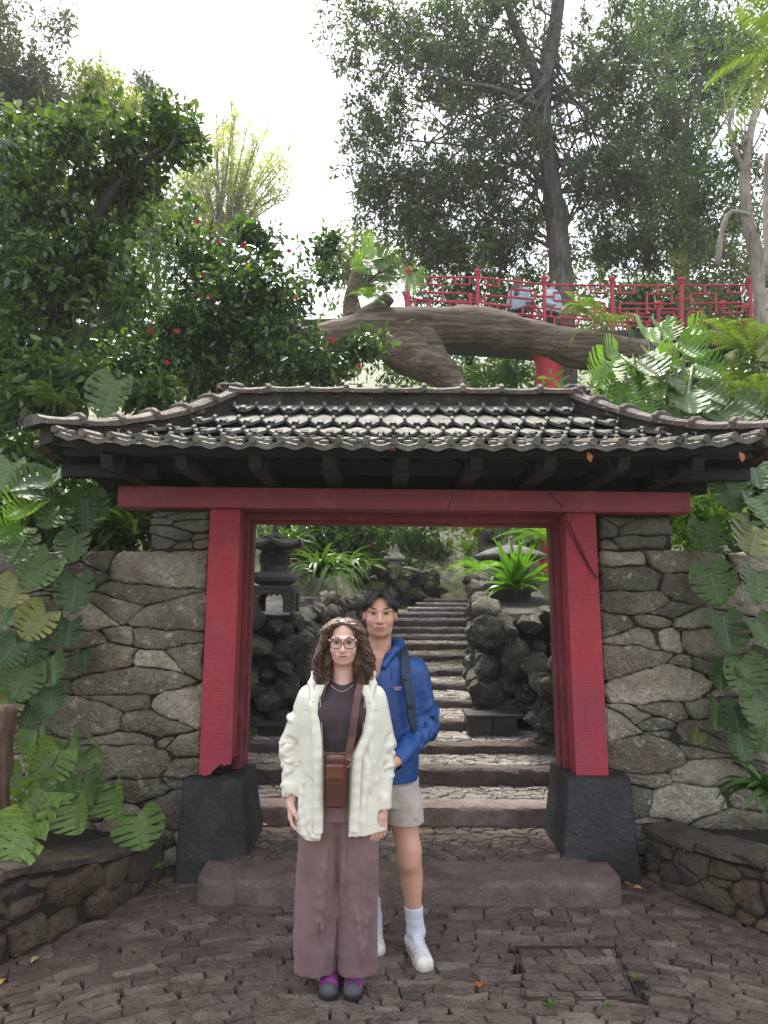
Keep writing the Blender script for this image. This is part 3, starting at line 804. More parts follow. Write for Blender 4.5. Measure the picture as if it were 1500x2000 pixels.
def tile_mesh():
    mb = MB(); w = TW / 2 * 0.985
    # pan: across u, down the slope v; ends in a blunt point that covers the joint of the two tiles below
    top = [(-w, 0.0, 0.0), (0, 0.0, 0.004), (w, 0.0, 0.0), (-w, 0.16, 0.020), (0, 0.16, 0.016), (w, 0.16, 0.020), (-w * 0.97, 0.205, 0.030), (0, 0.215, 0.022), (w * 0.97, 0.205, 0.030), (-w * 0.42, TL - 0.012, 0.032), (0, TL, 0.030), (w * 0.42, TL - 0.012, 0.032)]
    bot = [(a, b, c - 0.020) for a, b, c in top]
    f = [(0, 1, 4, 3), (1, 2, 5, 4), (3, 4, 7, 6), (4, 5, 8, 7), (6, 7, 9), (7, 10, 9), (7, 11, 10), (7, 8, 11)]
    n = len(top); edge = [0, 3, 6, 9, 10, 11, 8, 5, 2]
    F = [q[::-1] for q in f] + [tuple(i + n for i in q) for q in f] + [(a, b, b + n, a + n) for a, b in zip(edge[:-1], edge[1:])]
    mb.add(top + bot, F)
    # tent at the point
    a = 0.033
    mb.add([(-a, TL + 0.004, 0.010), (a, TL + 0.004, 0.010), (a * 0.55, TL + 0.006, 0.050), (-a * 0.55, TL + 0.006, 0.050), (-a * 0.7, TL - 0.075, 0.028), (a * 0.7, TL - 0.075, 0.028), (a * 0.3, TL - 0.07, 0.042), (-a * 0.3, TL - 0.07, 0.042)],
           [(3, 2, 6, 7), (0, 3, 7, 4), (2, 1, 5, 6), (7, 6, 5, 4)])
    mb.add([(-a * 0.8, TL + 0.002, 0.012), (a * 0.8, TL + 0.002, 0.012), (0, TL + 0.002, 0.043)], [(0, 1, 2)])
    # side nibs
    for s_ in (-1, 1): mb.box((s_ * w * 0.97, 0.172, 0.030), (0.008, 0.030, 0.015), None, 0.005)
    V = np.array(mb.V); V[:, 1] *= -1; V[:, 1] += TL * 0.5
    mb.V = V.tolist(); mb.F = [f[::-1] for f in mb.F]
    return mb.mesh('roof_tile', M_TILE)
TILE = tile_mesh()
def eave_mesh():
    mb = MB(); w = TW / 2
    n = 8; V = []
    for j, v in enumerate((0.0, 0.19, 0.20)):
        for i in range(n + 1):
            u = -w + 2 * w * i / n; z = 0.020 * abs(math.cos(math.pi * i / n)) ** 1.5 + 0.012 * j / 2
            V.append((u, -v, z if j < 2 else z - 0.035))
    F = [(j * (n + 1) + i, (j + 1) * (n + 1) + i, (j + 1) * (n + 1) + i + 1, j * (n + 1) + i + 1) for j in range(2) for i in range(n)]
    mb.add(V, F)
    for s_ in (-1, 1): mb.tube([(s_ * w * 0.97, 0, 0.022), (s_ * w * 0.97, -0.21, 0.034)], 0.021, 7)
    mb.lathe([(0.0, -0.01), (0.03, -0.006), (0.026, 0.012), (0.0, 0.016)], (0, -0.17, 0.022), 7)
    return mb.mesh('eave_tile', M_EAVE)
EAVE = eave_mesh()
def place_tile(me, name, side, u, t, rg, s=1.0, h=0.0):
    e = 0.012
    p = roof_pt(side, u, t, h); dx = roof_pt(side, min(u + .01, 1.2), t) - roof_pt(side, u - .01, t); dt = roof_pt(side, u, min(t + e, 1)) - roof_pt(side, u, max(t - e, 0))
    up_ = np.array(dt) / np.linalg.norm(dt)
    ax = {0: (1, 0, 0), 1: (0, 1, 0), 2: (-1, 0, 0), 3: (0, -1, 0)}[side]; ax = np.array(ax, float); ax[2] = dx[2] / max(1e-6, np.linalg.norm(dx[:2])); ax /= np.linalg.norm(ax)
    sl = np.array({0: (0, 1, 0), 1: (-1, 0, 0), 2: (0, -1, 0), 3: (1, 0, 0)}[side], float); sl[2] = up_[2] / max(1e-6, np.hypot(up_[0], up_[1])); sl /= np.linalg.norm(sl)
    n = np.cross(ax, sl); sl = np.cross(n, ax); n /= np.linalg.norm(n); sl /= np.linalg.norm(sl)
    m = Matrix(((ax[0], sl[0], n[0]), (ax[1], sl[1], n[1]), (ax[2], sl[2], n[2]))) @ Matrix.Rotation(rg.uniform(-.02, .02), 3, 'Z') @ Matrix.Rotation(rg.uniform(-.012, .012), 3, 'X')
    link(name, me, roof, p - GO, m.to_euler(), s)
rg = random.Random(8)
SL = sum(np.linalg.norm(roof_pt(0, 0, (i + 1) / 20) - roof_pt(0, 0, i / 20)) for i in range(20))
ROWS = 4
for side in range(4):
    for r_ in range(ROWS + 1):
        t = 0.06 + r_ * 0.216
        if t > 0.97: continue
        half = hw(t) if side in (0, 2) else (RYc - EY) * (1 - t)
        if side in (2,) and r_ > 3: continue
        off = (r_ % 2) * 0.5
        k = int(half / TW) + 1
        for i in range(-k, k + 1):
            x = (i + off) * TW
            if abs(x) > half - (0.03 if r_ == 0 else 0.05): continue
            if r_ == 0: place_tile(EAVE, 'eave_tile', side, x / half, 0.085, rg, h=-0.004)
            else: place_tile(TILE, 'roof_tile', side, x / half, t - 0.005, rg)
# ridge and hip: mortar band and cap tiles
ridge_l, ridge_r = roof_pt(0, -1, 1), roof_pt(0, 1, 1)
lines = [[ridge_l + (ridge_r - ridge_l) * i / 12 for i in range(13)]]
for side, u in ((0, -1), (0, 1), (2, -1), (2, 1)): lines.append([roof_pt(side, u, 1 - i / 14) for i in range(15)])
for li, L in enumerate(lines):
    V, F = [], []
    for i, p in enumerate(L):
        d = L[min(i + 1, len(L) - 1)] - L[max(i - 1, 0)]; d = d / np.linalg.norm(d); sd_ = np.cross(d, (0, 0, 1)); sd_ /= np.linalg.norm(sd_)
        for (a, h) in ((-0.085, -0.06), (-0.07, 0.050), (0.07, 0.050), (0.085, -0.06)): V.append(p + sd_ * (a + rg.uniform(-.004, .004)) + np.array([0, 0, h + rg.uniform(-.004, .004)]))
    for i in range(len(L) - 1):
        for k in range(4): F.append((i * 4 + k, i * 4 + (k + 1) % 4, (i + 1) * 4 + (k + 1) % 4, (i + 1) * 4 + k))
    F += [(0, 1, 2, 3), tuple(len(V) - 4 + k for k in (3, 2, 1, 0))]
    mb = MB(); mb.V = [tuple(v) for v in V]; mb.F = F; gp(mb, 'ridge_band' if li == 0 else 'hip_band', M_BAND, roof)
def cap_mesh():
    mb = MB(); L = 0.275; n = 8; V = []
    sec = [(-0.105, -0.012), (-0.102, 0.020), (-0.070, 0.040), (0, 0.047), (0.070, 0.040), (0.102, 0.020), (0.105, -0.012)]
    st = [(0, 0.004), (0.06, -0.004), (0.14, -0.006), (0.22, 0.000), (L, 0.010)]
    m = len(sec)
    for (x, dz) in st:
        for (y, z) in sec: V.append((x, y, z + dz * (1 if z > 0.01 else 0)))
    F = [(i * m + k, i * m + k + 1, (i + 1) * m + k + 1, (i + 1) * m + k) for i in range(len(st) - 1) for k in range(m - 1)]
    F += [tuple(range(m)), tuple((len(st) - 1) * m + k for k in range(m - 1, -1, -1)), tuple(k * m for k in range(len(st) - 1, -1, -1)) + (), ]
    F = F[:-1]
    mb.add(V, [f[::-1] for f in F])
    roll = [(L, y * 1.04, z * 1.12 + 0.006) for (y, z) in sec]
    mb.tube(roll, 0.019, 8)
    return mb.mesh('ridge_tile', M_CAP, True)
CAP = cap_mesh(); CAP.set_sharp_from_angle(angle=R(38))
def caps(L, count, rev=False, skip0=0.0):
    L = [np.array(p) for p in L]
    if rev: L = L[::-1]
    S = np.concatenate([[0], np.cumsum([np.linalg.norm(b - a) for a, b in zip(L[:-1], L[1:])])]); A = np.array(L); T = S[-1]
    for i in range(count):
        s0 = T * (i + skip0) / (count + skip0); s1 = T * (i + 1 + skip0) / (count + skip0)
        a = np.array([np.interp(s0, S, A[:, k]) for k in range(3)]); b = np.array([np.interp(s1, S, A[:, k]) for k in range(3)])
        d = b - a; ln = np.linalg.norm(d); d /= ln; sd_ = np.cross((0, 0, 1), d); sd_ /= np.linalg.norm(sd_); n = np.cross(d, sd_)
        m = Matrix(((d[0], sd_[0], n[0]), (d[1], sd_[1], n[1]), (d[2], sd_[2], n[2]))) @ Matrix.Rotation(rg.uniform(-.04, .04), 3, 'X') @ Matrix.Rotation(rg.uniform(-.015, .025), 3, 'Y')
        link('ridge_tile', CAP, roof, a + np.array([0, 0, 0.052]) - GO, m.to_euler(), (ln / 0.275 * 1.02, 1.0, 1.0))
caps(lines[0], 9)
for L in lines[1:]: caps([L[0] - (L[1] - L[0]) * 0.2] + L[1:] + [L[-1] + (L[-1] - L[-2]) * 0.9], 6, rev=True)
# moss on the roof edge and debris
# rafters, brackets and eave beams
bx = [291, 425, 575, 723, 868, 1015, 1150, 1290]
for i in range(-5, 6):
    x = RX + i * 0.425 - 0.03
    if abs(x - RX) > 2.0: continue
    a, b = np.array([x, 4.06, zr(0.06) - 0.105]), np.array([x, 5.0, zr(0.95) - 0.115]); d = b - a; ang = math.atan2(d[2], d[1])
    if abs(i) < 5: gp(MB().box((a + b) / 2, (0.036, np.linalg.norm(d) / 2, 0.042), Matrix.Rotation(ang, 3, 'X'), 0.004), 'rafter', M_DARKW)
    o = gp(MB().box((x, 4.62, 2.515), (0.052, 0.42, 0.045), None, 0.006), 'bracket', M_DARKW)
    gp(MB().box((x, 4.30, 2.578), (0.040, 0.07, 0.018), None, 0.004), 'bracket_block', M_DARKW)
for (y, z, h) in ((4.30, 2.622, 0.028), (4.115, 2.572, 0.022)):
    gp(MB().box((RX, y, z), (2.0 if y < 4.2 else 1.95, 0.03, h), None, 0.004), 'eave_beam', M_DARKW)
for sx in (-1, 1):
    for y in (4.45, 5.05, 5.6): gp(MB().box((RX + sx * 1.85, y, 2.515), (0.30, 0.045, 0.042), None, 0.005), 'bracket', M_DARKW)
# arched braces between the brackets
for i in range(-4, 4):
    xa = RX + i * 0.425 - 0.03 + 0.055; xb = xa + 0.425 - 0.11
    pl = [(xa, 2.594), (xb, 2.594)] + [(xb + (xa - xb) * k / 8, 2.535 + 0.05 * math.sin(math.pi * k / 8)) for k in range(9)]
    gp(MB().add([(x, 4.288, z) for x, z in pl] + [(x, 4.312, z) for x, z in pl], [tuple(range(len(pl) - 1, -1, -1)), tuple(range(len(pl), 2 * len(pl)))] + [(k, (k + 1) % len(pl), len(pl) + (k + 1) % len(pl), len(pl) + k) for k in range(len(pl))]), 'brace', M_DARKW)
# ------------------------------------------------------------------ rocks beside the stairs
def rock_mesh(seed, amp=0.42, nu=16, nv=11):
    rs = np.random.RandomState(seed)
    th = np.pi * np.arange(nv + 1) / nv; ph = 2 * np.pi * np.arange(nu) / nu
    T, P = np.meshgrid(th, ph, indexing='ij')
    d = np.stack([np.sin(T) * np.cos(P), np.sin(T) * np.sin(P), np.cos(T)], -1)
    o = rs.rand(3) * 40
    r_ = 1 + amp * fbm(d[..., 0] * 1.5 + o[0], d[..., 1] * 1.5 + o[1], d[..., 2] * 1.5 + o[2], 4)
    # chop with a few planes for facets
    p = d * r_[..., None]
    for _ in range(5):
        n = rs.randn(3); n /= np.linalg.norm(n); c = rs.uniform(0.62, 0.9); e = p @ n - c
        p = p - np.where(e > 0, e * 0.85, 0)[..., None] * n
    V = p.reshape(-1, 3) * np.array([1, 1, 0.85])
    F = [(j * nu + i, (j + 1) * nu + i, (j + 1) * nu + (i + 1) % nu, j * nu + (i + 1) % nu) for j in range(nv) for i in range(nu)]
    return V, F
LAVA = [mesh('rock', *rock_mesh(s), M_LAVA, True) for s in range(10)]
MOSSY = [mesh('rock', *rock_mesh(s + 30), M_MOSSR, True) for s in range(7)]
for m_ in LAVA + MOSSY: m_.set_sharp_from_angle(angle=R(42))

def rock_bank(label, path, z0, z1, size, meshes, seed, depth=0.35, rows=None, name='rock_bank', core=True, jit=0.35):
    """rocks piled up along a line (x,y points); z0/z1 are bottom and top heights per point"""
    rg = random.Random(seed); P = [np.array(p, float) for p in path]
    S = np.concatenate([[0], np.cumsum([np.linalg.norm(b - a) for a, b in zip(P[:-1], P[1:])])]); A = np.array(P)
    root = empty(name, (*P[0], z0[0]), label=label, cat='rock wall'); o = np.array([*P[0], z0[0]])
    def at(s): return np.array([np.interp(s, S, A[:, 0]), np.interp(s, S, A[:, 1])])
    mean_h = np.mean(np.array(z1) - np.array(z0)); nr = rows or max(1, int(round(mean_h / (size * 1.15))))
    for r_ in range(nr):
        s = rg.uniform(0, size)
        while s < S[-1]:
            k = rg.uniform(0.62, 1.4); p = at(s); q = at(min(S[-1], s + .05)) - at(max(0, s - .05)); q /= np.linalg.norm(q); n = np.array([-q[1], q[0]])
            a, b = np.interp(s, S, z0), np.interp(s, S, z1)
            t = (r_ + 0.5 + rg.uniform(-jit, jit)) / nr; z = a + (b - a) * t
            p = p + n * (t * 0.12 * depth + rg.uniform(-.2, .2) * size * 0.5 + depth * 0.35)
            h = size * 0.62
            link('rock', rg.choice(meshes), root, (p[0] - o[0], p[1] - o[1], z - o[2]), (rg.uniform(-.5, .5), rg.uniform(-.5, .5), rg.uniform(0, 6.28)), (h * k * rg.uniform(.85, 1.2), h * k * rg.uniform(.8, 1.1), h * k * rg.uniform(.75, 1.05)))
            s += size * 0.98 * k ** 0.8
    if core:
        V, F = [], []; n_ = 14
        for i in range(n_ + 1):
            s = S[-1] * i / n_; p = at(s); q = at(min(S[-1], s + .05)) - at(max(0, s - .05)); q /= np.linalg.norm(q); n = np.array([-q[1], q[0]])
            a, b = np.interp(s, S, z0), np.interp(s, S, z1)
            for (d, z) in ((0.45 * depth, a - 0.3), (0.5 * depth, b - 0.25 * size), (depth * 2.2, b - 0.2 * size), (depth * 2.2, a - 0.3)):
                V.append((p[0] + n[0] * d - o[0], p[1] + n[1] * d - o[1], z - o[2]))
        for i in range(n_):
            for k in range(4): F.append((i * 4 + k, i * 4 + (k + 1) % 4, (i + 1) * 4 + (k + 1) % 4, (i + 1) * 4 + k))
        F += [(0, 1, 2, 3), (n_ * 4 + 3, n_ * 4 + 2, n_ * 4 + 1, n_ * 4)]
        link('core', mesh('core', V, F, M_MORTAR, True), root)
    return root
rock_bank('dark lava rock wall left of the stairs below the stone lantern', [(-1.6, 6.72), (-0.85, 6.80), (-0.62, 7.0)], [0.45, 0.48, 0.5], [1.60, 1.58, 1.50], 0.185, LAVA, 1)
rock_bank('rocky bank climbing along the left edge of the stairs', [(-0.62, 7.0), (-0.72, 8.4), (-0.42, 10.4), (0.02, 12.3), (0.12, 13.5)], [0.5, 0.65, 0.9, 1.2, 1.3], [1.5, 1.75, 1.75, 1.75, 1.7], 0.20, LAVA, 2, 0.4)
rock_bank('dark lava rock wall right of the stairs under the spiky plant', [(0.83, 7.12), (0.95, 6.98), (1.30, 6.95), (1.9, 6.95)], [0.5, 0.5, 0.5, 0.5], [1.60, 1.62, 1.62, 1.64], 0.21, LAVA, 3)
rock_bank('rocks along the right edge of the stairs', [(1.42, 12.3), (1.20, 10.3), (1.0, 8.6), (0.84, 7.2)], [1.15, 0.9, 0.7, 0.55], [2.3, 2.1, 1.8, 1.6], 0.20, LAVA, 4, 0.4)
rock_bank('rough lava rocks beside the right jamb of the gate', [(1.28, 6.42), (1.36, 6.30), (1.62, 6.12), (1.8, 6.05)], [0.40, 0.38, 0.36, 0.36], [0.92, 1.16, 1.42, 1.45], 0.16, LAVA, 5, 0.25)
rock_bank('mossy rock bank at the top of the first stairs', [(-1.2, 15.6), (-0.2, 15.6), (0.6, 16.0), (1.55, 16.9)], [1.2, 1.2, 1.25, 1.45], [2.36, 2.40, 2.40, 2.30], 0.28, MOSSY, 6, 0.6)
rock_bank('rocks heaped beside the upper flight of steps', [(2.3, 21), (2.2, 19.5), (2.1, 18.2), (1.95, 17.0)], [2.4, 2.2, 1.8, 1.6], [3.2, 3.2, 3.0, 2.6], 0.30, LAVA, 7, 0.5)
rock_bank('pile of pitted rock behind the round lantern roof', [(1.5, 11.6), (2.1, 11.4)], [1.9, 1.9], [2.75, 2.85], 0.22, LAVA, 9, 0.3)

# dark boxes beside the stairs
def trough(label, x0, x1, y0, y1, z0, z1):
    r_ = empty('timber_trough', ((x0 + x1) / 2, (y0 + y1) / 2, z0), label=label, cat='trough'); c = np.array([(x0 + x1) / 2, (y0 + y1) / 2, z0])
    def pt(name, a, b, mat):
        a, b = np.array(a), np.array(b); MB().box((a + b) / 2 - c, (b - a) / 2, None, 0.004).build(name, mat, r_)
    pt('front_board', (x0, y0, z0), ((x0 + x1) / 2 - .002, y0 + .03, z1 - .03), M_TIMB); pt('front_board', ((x0 + x1) / 2 + .002, y0 + .001, z0), (x1, y0 + .03, z1 - .03), M_TIMB)
    pt('side_board', (x0, y0 + .032, z0), (x0 + .03, y1, z1 - .03), M_TIMB); pt('side_board', (x1 - .03, y0 + .032, z0), (x1, y1, z1 - .03), M_TIMB)
    pt('lid', (x0 - .02, y0 - .02, z1 - .028), (x1 + .06, y1, z1), M_TIMB)
M_TIMB = plain('weathered_board', (0.035, 0.031, 0.028), 0.5, 0.45, 0.4, 9, 0.3)
p = W(915, 1440, 6.62); q = W(1010, 1396, 6.62)
trough('dark timber box on the step at the foot of the right rock wall', p[0], q[0], 6.62, 6.95, 0.49, q[2])
p = W(505, 1428, 6.6); q = W(575, 1413, 6.6)
trough('low dark timber box at the foot of the left rock wall', p[0], q[0], 6.55, 6.75, 0.45, q[2])

# ------------------------------------------------------------------ stone lanterns
def lantern_square():
    base = W(535, 1195, 7.1); sc = 1.0
    r_ = empty('stone_lantern', base, label='square stone lantern with upswept roof on arched legs', cat='lantern')
    # arched base: four legs with heart-shaped openings
    mb = MB(); w = 0.225; h = 0.255; t = 0.20; n = 20
    for rot in range(2):
        Mx = Matrix.Rotation(rot * math.pi / 2, 3, 'Z')
        for sgn in (-1, 1):
            out = [(-w, 0), (-w, h * 0.72), (-w * 0.93, h * 0.9), (-w * 0.78, h), (w * 0.78, h), (w * 0.93, h * 0.9), (w, h * 0.72), (w, 0), (w * 0.52, 0)]
            hole = [(w * 0.52, 0), (w * 0.52, h * 0.48), (w * 0.42, h * 0.66), (w * 0.25, h * 0.72), (w * 0.08, h * 0.68), (0, h * 0.60), (-w * 0.08, h * 0.68), (-w * 0.25, h * 0.72), (-w * 0.42, h * 0.66), (-w * 0.52, h * 0.48), (-w * 0.52, 0)]
            # bridge the ring in quads: simple strips left, right and top
            th = 0.06; y0 = sgn * w; y1 = sgn * (w - th)
            L_ = [(-w, 0), (-w, h * 0.72), (-w * 0.93, h * 0.9), (-w * 0.78, h), (-w * 0.3, h), (0, h), (w * 0.3, h), (w * 0.78, h), (w * 0.93, h * 0.9), (w, h * 0.72), (w, 0)]
            H_ = [(-w * 0.52, 0), (-w * 0.52, h * 0.48), (-w * 0.42, h * 0.66), (-w * 0.25, h * 0.72), (-w * 0.08, h * 0.68), (0, h * 0.60), (w * 0.08, h * 0.68), (w * 0.25, h * 0.72), (w * 0.42, h * 0.66), (w * 0.52, h * 0.48), (w * 0.52, 0)]
            V = []; m = len(L_)
            for yy in (y0, y1):
                for q in (L_, H_): V += [(x, yy, z) for x, z in q]
            F = []
            for i in range(m - 1):
                F += [(i, i + 1, m + i + 1, m + i), (2 * m + i, 3 * m + i, 3 * m + i + 1, 2 * m + i + 1), (i, 2 * m + i, 2 * m + i + 1, i + 1), (m + i, m + i + 1, 3 * m + i + 1, 3 * m + i)]
            V = [tuple(Mx @ Vector(v)) for v in V]; V = [(x * (1 if rot == 0 else 0.998), y * (1 if rot == 0 else 0.998), z * (1 if rot == 0 else 0.999)) for x, y, z in V]
            mb.add(V, F if sgn < 0 else [f[::-1] for f in F])
    mb.box((0, 0, h - 0.012), (w * 0.9, w * 0.9, 0.010))
    autosmooth(mb.build('legs', M_LANT, r_), 30)
    def ring(prof, nm, n=6, rot0=0.0, z=0): 
        return MB().lathe(prof, (0, 0, z), n, rot0=rot0).build(nm, M_LANT, r_)
    ring([(0.10, 0.25), (0.17, 0.262), (0.235, 0.30), (0.245, 0.335), (0.225, 0.375), (0.20, 0.385), (0.16, 0.39)], 'platform', 6, R(30))
    box = ring([(0.150, 0.385), (0.150, 0.60), (0.14, 0.605)], 'fire_box', 6, R(30))
    for k in range(6):      # lattice windows
        a = R(60 * k); c_, s_ = math.cos(a), math.sin(a); ap = 0.150 * math.cos(R(30)) + 0.001
        m = Matrix.Rotation(a, 3, 'Z')
        wn_ = MB().box(m @ Vector((ap + 0.002, 0, 0.52)), (0.004, 0.050, 0.062), m).build('window', M_DARKW, box)
        g = MB()
        for j in range(-2, 3):
            for an in (45, -45): g.box(m @ Vector((ap + 0.008, j * 0.024, 0.52)), (0.003, 0.0035, 0.052), m @ Matrix.Rotation(R(an), 3, 'X'))
        g.build('lattice', M_LANT, box)
    # roof: six upswept corners
    V, F = [], []; nseg = 6; sub = 8; prof = [(0.075, 0.745), (0.13, 0.715), (0.20, 0.690), (0.265, 0.675), (0.285, 0.665), (0.28, 0.635), (0.20, 0.615), (0.12, 0.60)]
    tot = nseg * sub
    for j, (rr, z) in enumerate(prof):
        for i in range(tot):
            u = (i % sub) / sub; corner = (abs(u - 0.5) * 2) ** 2.5; a = 2 * math.pi * i / tot + R(30)
            cut = math.cos(math.pi / nseg) / math.cos((u - 0.5) * 2 * math.pi / nseg)
            lift_ = 0.045 * corner * max(0, min(1, (rr - 0.13) / 0.14))
            V.append((rr * cut * 1.1 * math.cos(a), rr * cut * 1.1 * math.sin(a), z + lift_))
    for j in range(len(prof) - 1):
        for i in range(tot): F.append((j * tot + i, (j + 1) * tot + i, (j + 1) * tot + (i + 1) % tot, j * tot + (i + 1) % tot))
    F += [tuple(range(tot)), tuple((len(prof) - 1) * tot + i for i in range(tot - 1, -1, -1))]
    autosmooth(link('roof', mesh('roof', V, F, M_LANT), r_), 35)
    ring([(0.13, 0.728), (0.125, 0.742), (0.10, 0.755), (0.055, 0.765), (0.035, 0.785), (0.028, 0.85), (0.032, 0.87), (0.020, 0.895), (0.006, 0.905)], 'finial', 14)
    return r_
lantern_square()
def lantern_round():
    Y = 8.2; base = W(1000, 1200, Y); base[2] = 1.5
    r_ = empty('stone_lantern', base, label='stone lantern with a wide round dark roof behind the spiky plant', cat='lantern')
    zt = W(1000, 1085, Y)[2] - base[2]
    MB().lathe([(0.20, -0.1), (0.22, zt - 0.42), (0.30, zt - 0.40), (0.32, zt - 0.33), (0.24, zt - 0.30)], n=18).build('platform', M_LANT, r_, True)
    MB().lathe([(0.20, zt - 0.30), (0.21, zt - 0.06), (0.2, zt - 0.02)], n=12).build('fire_box', M_LANT, r_, False)
    MB().lathe([(0.15, zt - 0.05), (0.36, zt - 0.055), (0.395, zt - 0.045), (0.405, zt - 0.01), (0.385, zt + 0.012), (0.30, zt + 0.055), (0.17, zt + 0.095), (0.08, zt + 0.115)], n=28).build('roof', M_LANT, r_, True)
    MB().lathe([(0.07, zt + 0.11), (0.06, zt + 0.13), (0.034, zt + 0.14), (0.036, zt + 0.20), (0.015, zt + 0.22)], n=12).build('finial', M_LANT, r_, True)
lantern_round()
# small pale post lantern and white name board far up
p = W(770, 1120, 17.5)
sm = empty('post_lantern', p, label='small pale stone post lantern above the mossy rocks', cat='lantern')
M_PALE = stone_mat('pale_stone', [(0.34, 0.32, 0.26), (0.36, 0.34, 0.28)], 1.5, bump=0.4)
MB().lathe([(0.16, -0.1), (0.16, 0.28), (0.13, 0.30)], n=12).build('post', M_PALE, sm)
MB().lathe([(0.26, 0.31), (0.28, 0.36), (0.14, 0.50), (0.10, 0.66), (0.05, 0.72)], n=8).build('cap', M_PALE, sm)
p = W(875, 1060, 18.5)
sg = empty('plant_sign', p, label='small white tilted name board among plants above the steps', cat='sign')
MB().box((0, 0, 0.18), (0.21, 0.008, 0.13), Matrix.Rotation(R(-8), 3, 'Y'), 0.003).build('board', plain('white_board', (0.78, 0.78, 0.76), 0.5, 0.4, 0.04), sg)
MB().tube([(0, 0.015, -0.6), (0, 0.015, 0.15)], 0.012, 6).build('stake', M_DARKW, sg)

# ------------------------------------------------------------------ the red bridge
BY = 15.0
br = empty('red_bridge', W(1195, 640, BY), label='red footbridge with fretwork railings high behind the gate', cat='bridge'); BO = W(1195, 640, BY)
def bp(mb, name, mat, parent=None, **k):
    mb.V = [tuple(np.array(v) - BO) for v in mb.V]; return mb.build(name, mat, parent or br, **k)
# posts measured along the near railing: x px, rail top py, base py
NP = [(797, 541, 604), (933, 542, 612), (1063, 556, 622), (1196, 558, 632), (1331, 558, 634), (1466, 557, 630), (1600, 540, 610)]
def fret(mb, A, B, C, D, pat, t=0.023):
    """bars of one panel: pat lists segments in unit square (u right, v up); A,B bottom corners, C,D top corners"""
    for (u0, v0, u1, v1) in pat:
        p = (A * (1 - u0) + B * u0) * (1 - v0) + (C * (1 - u0) + D * u0) * v0
        q = (A * (1 - u1) + B * u1) * (1 - v1) + (C * (1 - u1) + D * u1) * v1
        mb.tube([p, q], t, 6)
PAT = [(0, 1, 1, 1), (0, 0, 1, 0), (0, 0.36, 0.11, 0.36), (0.11, 0.22, 0.11, 0.50), (0.11, 0.50, 0.86, 0.50), (0.11, 0.22, 0.50, 0.22), (0.50, 0.22, 0.50, 0.76), (0.50, 0.76, 0.86, 0.76), (0.86, 0.50, 0.86, 0.76),
       (0.86, 0.62, 1, 0.62), (0.11, 1, 0.11, 0.78), (0.11, 0.78, 0.32, 0.78), (0.32, 0.78, 0.32, 1), (0.66, 1, 0.66, 0.76), (0.30, 0.22, 0.30, 0), (0.68, 0, 0.68, 0.26), (0.68, 0.26, 0.90, 0.26), (0.90, 0.26, 0.90, 0)]
MIR = [(1 - a, b, 1 - c, d) for a, b, c, d in PAT]
LOWP = [(0.15, 0, 0.15, -0.22), (0.5, 0, 0.5, -0.22), (0.85, 0, 0.85, -0.22)]
def bridge_side(dy, dz, near):
    pts = []
    for (x, t, b) in NP:
        T, Bm = W(x, t, BY), W(x, b, BY); pts.append((T + np.array([0, dy, dz]), Bm + np.array([0, dy, dz])))
    for i, (T, Bm) in enumerate(pts):
        bp(MB().tube([Bm - np.array([0, 0, .22]), T + np.array([0, 0, 0.05])], 0.042, 10).lathe([(0.045, 0.03), (0.06, 0.05), (0.05, 0.07), (0.062, 0.10), (0.075, 0.14), (0.06, 0.185), (0.02, 0.21)], T, 12), 'railing_post', M_REDRAIL)
    for i, ((T, Bm), (T2, B2)) in enumerate(zip(pts[:-1], pts[1:])):
        mb = MB(); k = np.array([0, 0, 0.05]); fret(mb, Bm + k, B2 + k, T, T2, (PAT if i % 2 else MIR) + LOWP)
        bp(mb, 'railing_panel', M_REDRAIL)
    return pts
pn = bridge_side(0, 0, True)
bridge_side(1.3, 0.0, False)
# left flight of the bridge, seen through the shrub
V0, V1 = W(255, 553, BY), W(400, 556, BY)
for i, (x0, x1) in enumerate(((255, 395), (395, 535))):
    A, B = W(x0, 618, BY + 1), W(x1, 618, BY + 1); C, D = W(x0, 553, BY + 1), W(x1, 553, BY + 1)
    mb = MB(); fret(mb, A, B, C, D, PAT); bp(mb, 'railing_panel', M_REDRAIL)
    bp(MB().tube([A - np.array([0, 0, .2]), C + np.array([0, 0, .05])], 0.042, 8).lathe([(0.045, 0.03), (0.075, 0.14), (0.06, 0.185), (0.02, 0.21)], C, 10), 'railing_post', M_REDRAIL)
# deck and fascia, following the arch of the railing
V, F = [], []
deckpts = [np.array([W(120, 640, BY)[0], BY, W(120, 640, BY)[2]]), np.array([W(500, 640, BY)[0], BY, W(500, 630, BY)[2]])] + [b - np.array([0, 0, 0.20]) for _, b in pn] + [pn[-1][1] + np.array([3, 0, -.2])]
for p in deckpts:
    for (dy, dz) in ((-0.10, 0), (-0.10, -0.34), (1.35, -0.30), (1.35, 0)): V.append(p + np.array([0, dy, dz]))
for i in range(len(deckpts) - 1):
    for k in range(4): F.append((i * 4 + k, i * 4 + (k + 1) % 4, (i + 1) * 4 + (k + 1) % 4, (i + 1) * 4 + k))
F += [(0, 1, 2, 3), tuple(len(V) - 4 + k for k in (3, 2, 1, 0))]
mb = MB(); mb.V = V; mb.F = F; bp(mb, 'deck', M_DARKW)
cA, cB = W(1045, 700, BY + 0.3), W(1097, 760, BY + 0.3)
rr = (cB[0] - cA[0]) / 2
M_REDCOL = plain('red_column_render', (0.42, 0.016, 0.03), 0.5, 0.4, 0.2, 25, 0.6)
for xx in (0,):
    bp(MB().lathe([(rr, -9), (rr, 0.0), (rr * 1.12, 0.05), (rr * 1.12, 0.4)], ((cA[0] + cB[0]) / 2 + 0.06 + xx, BY + 0.5, cA[2]), 24), 'column', M_REDCOL)

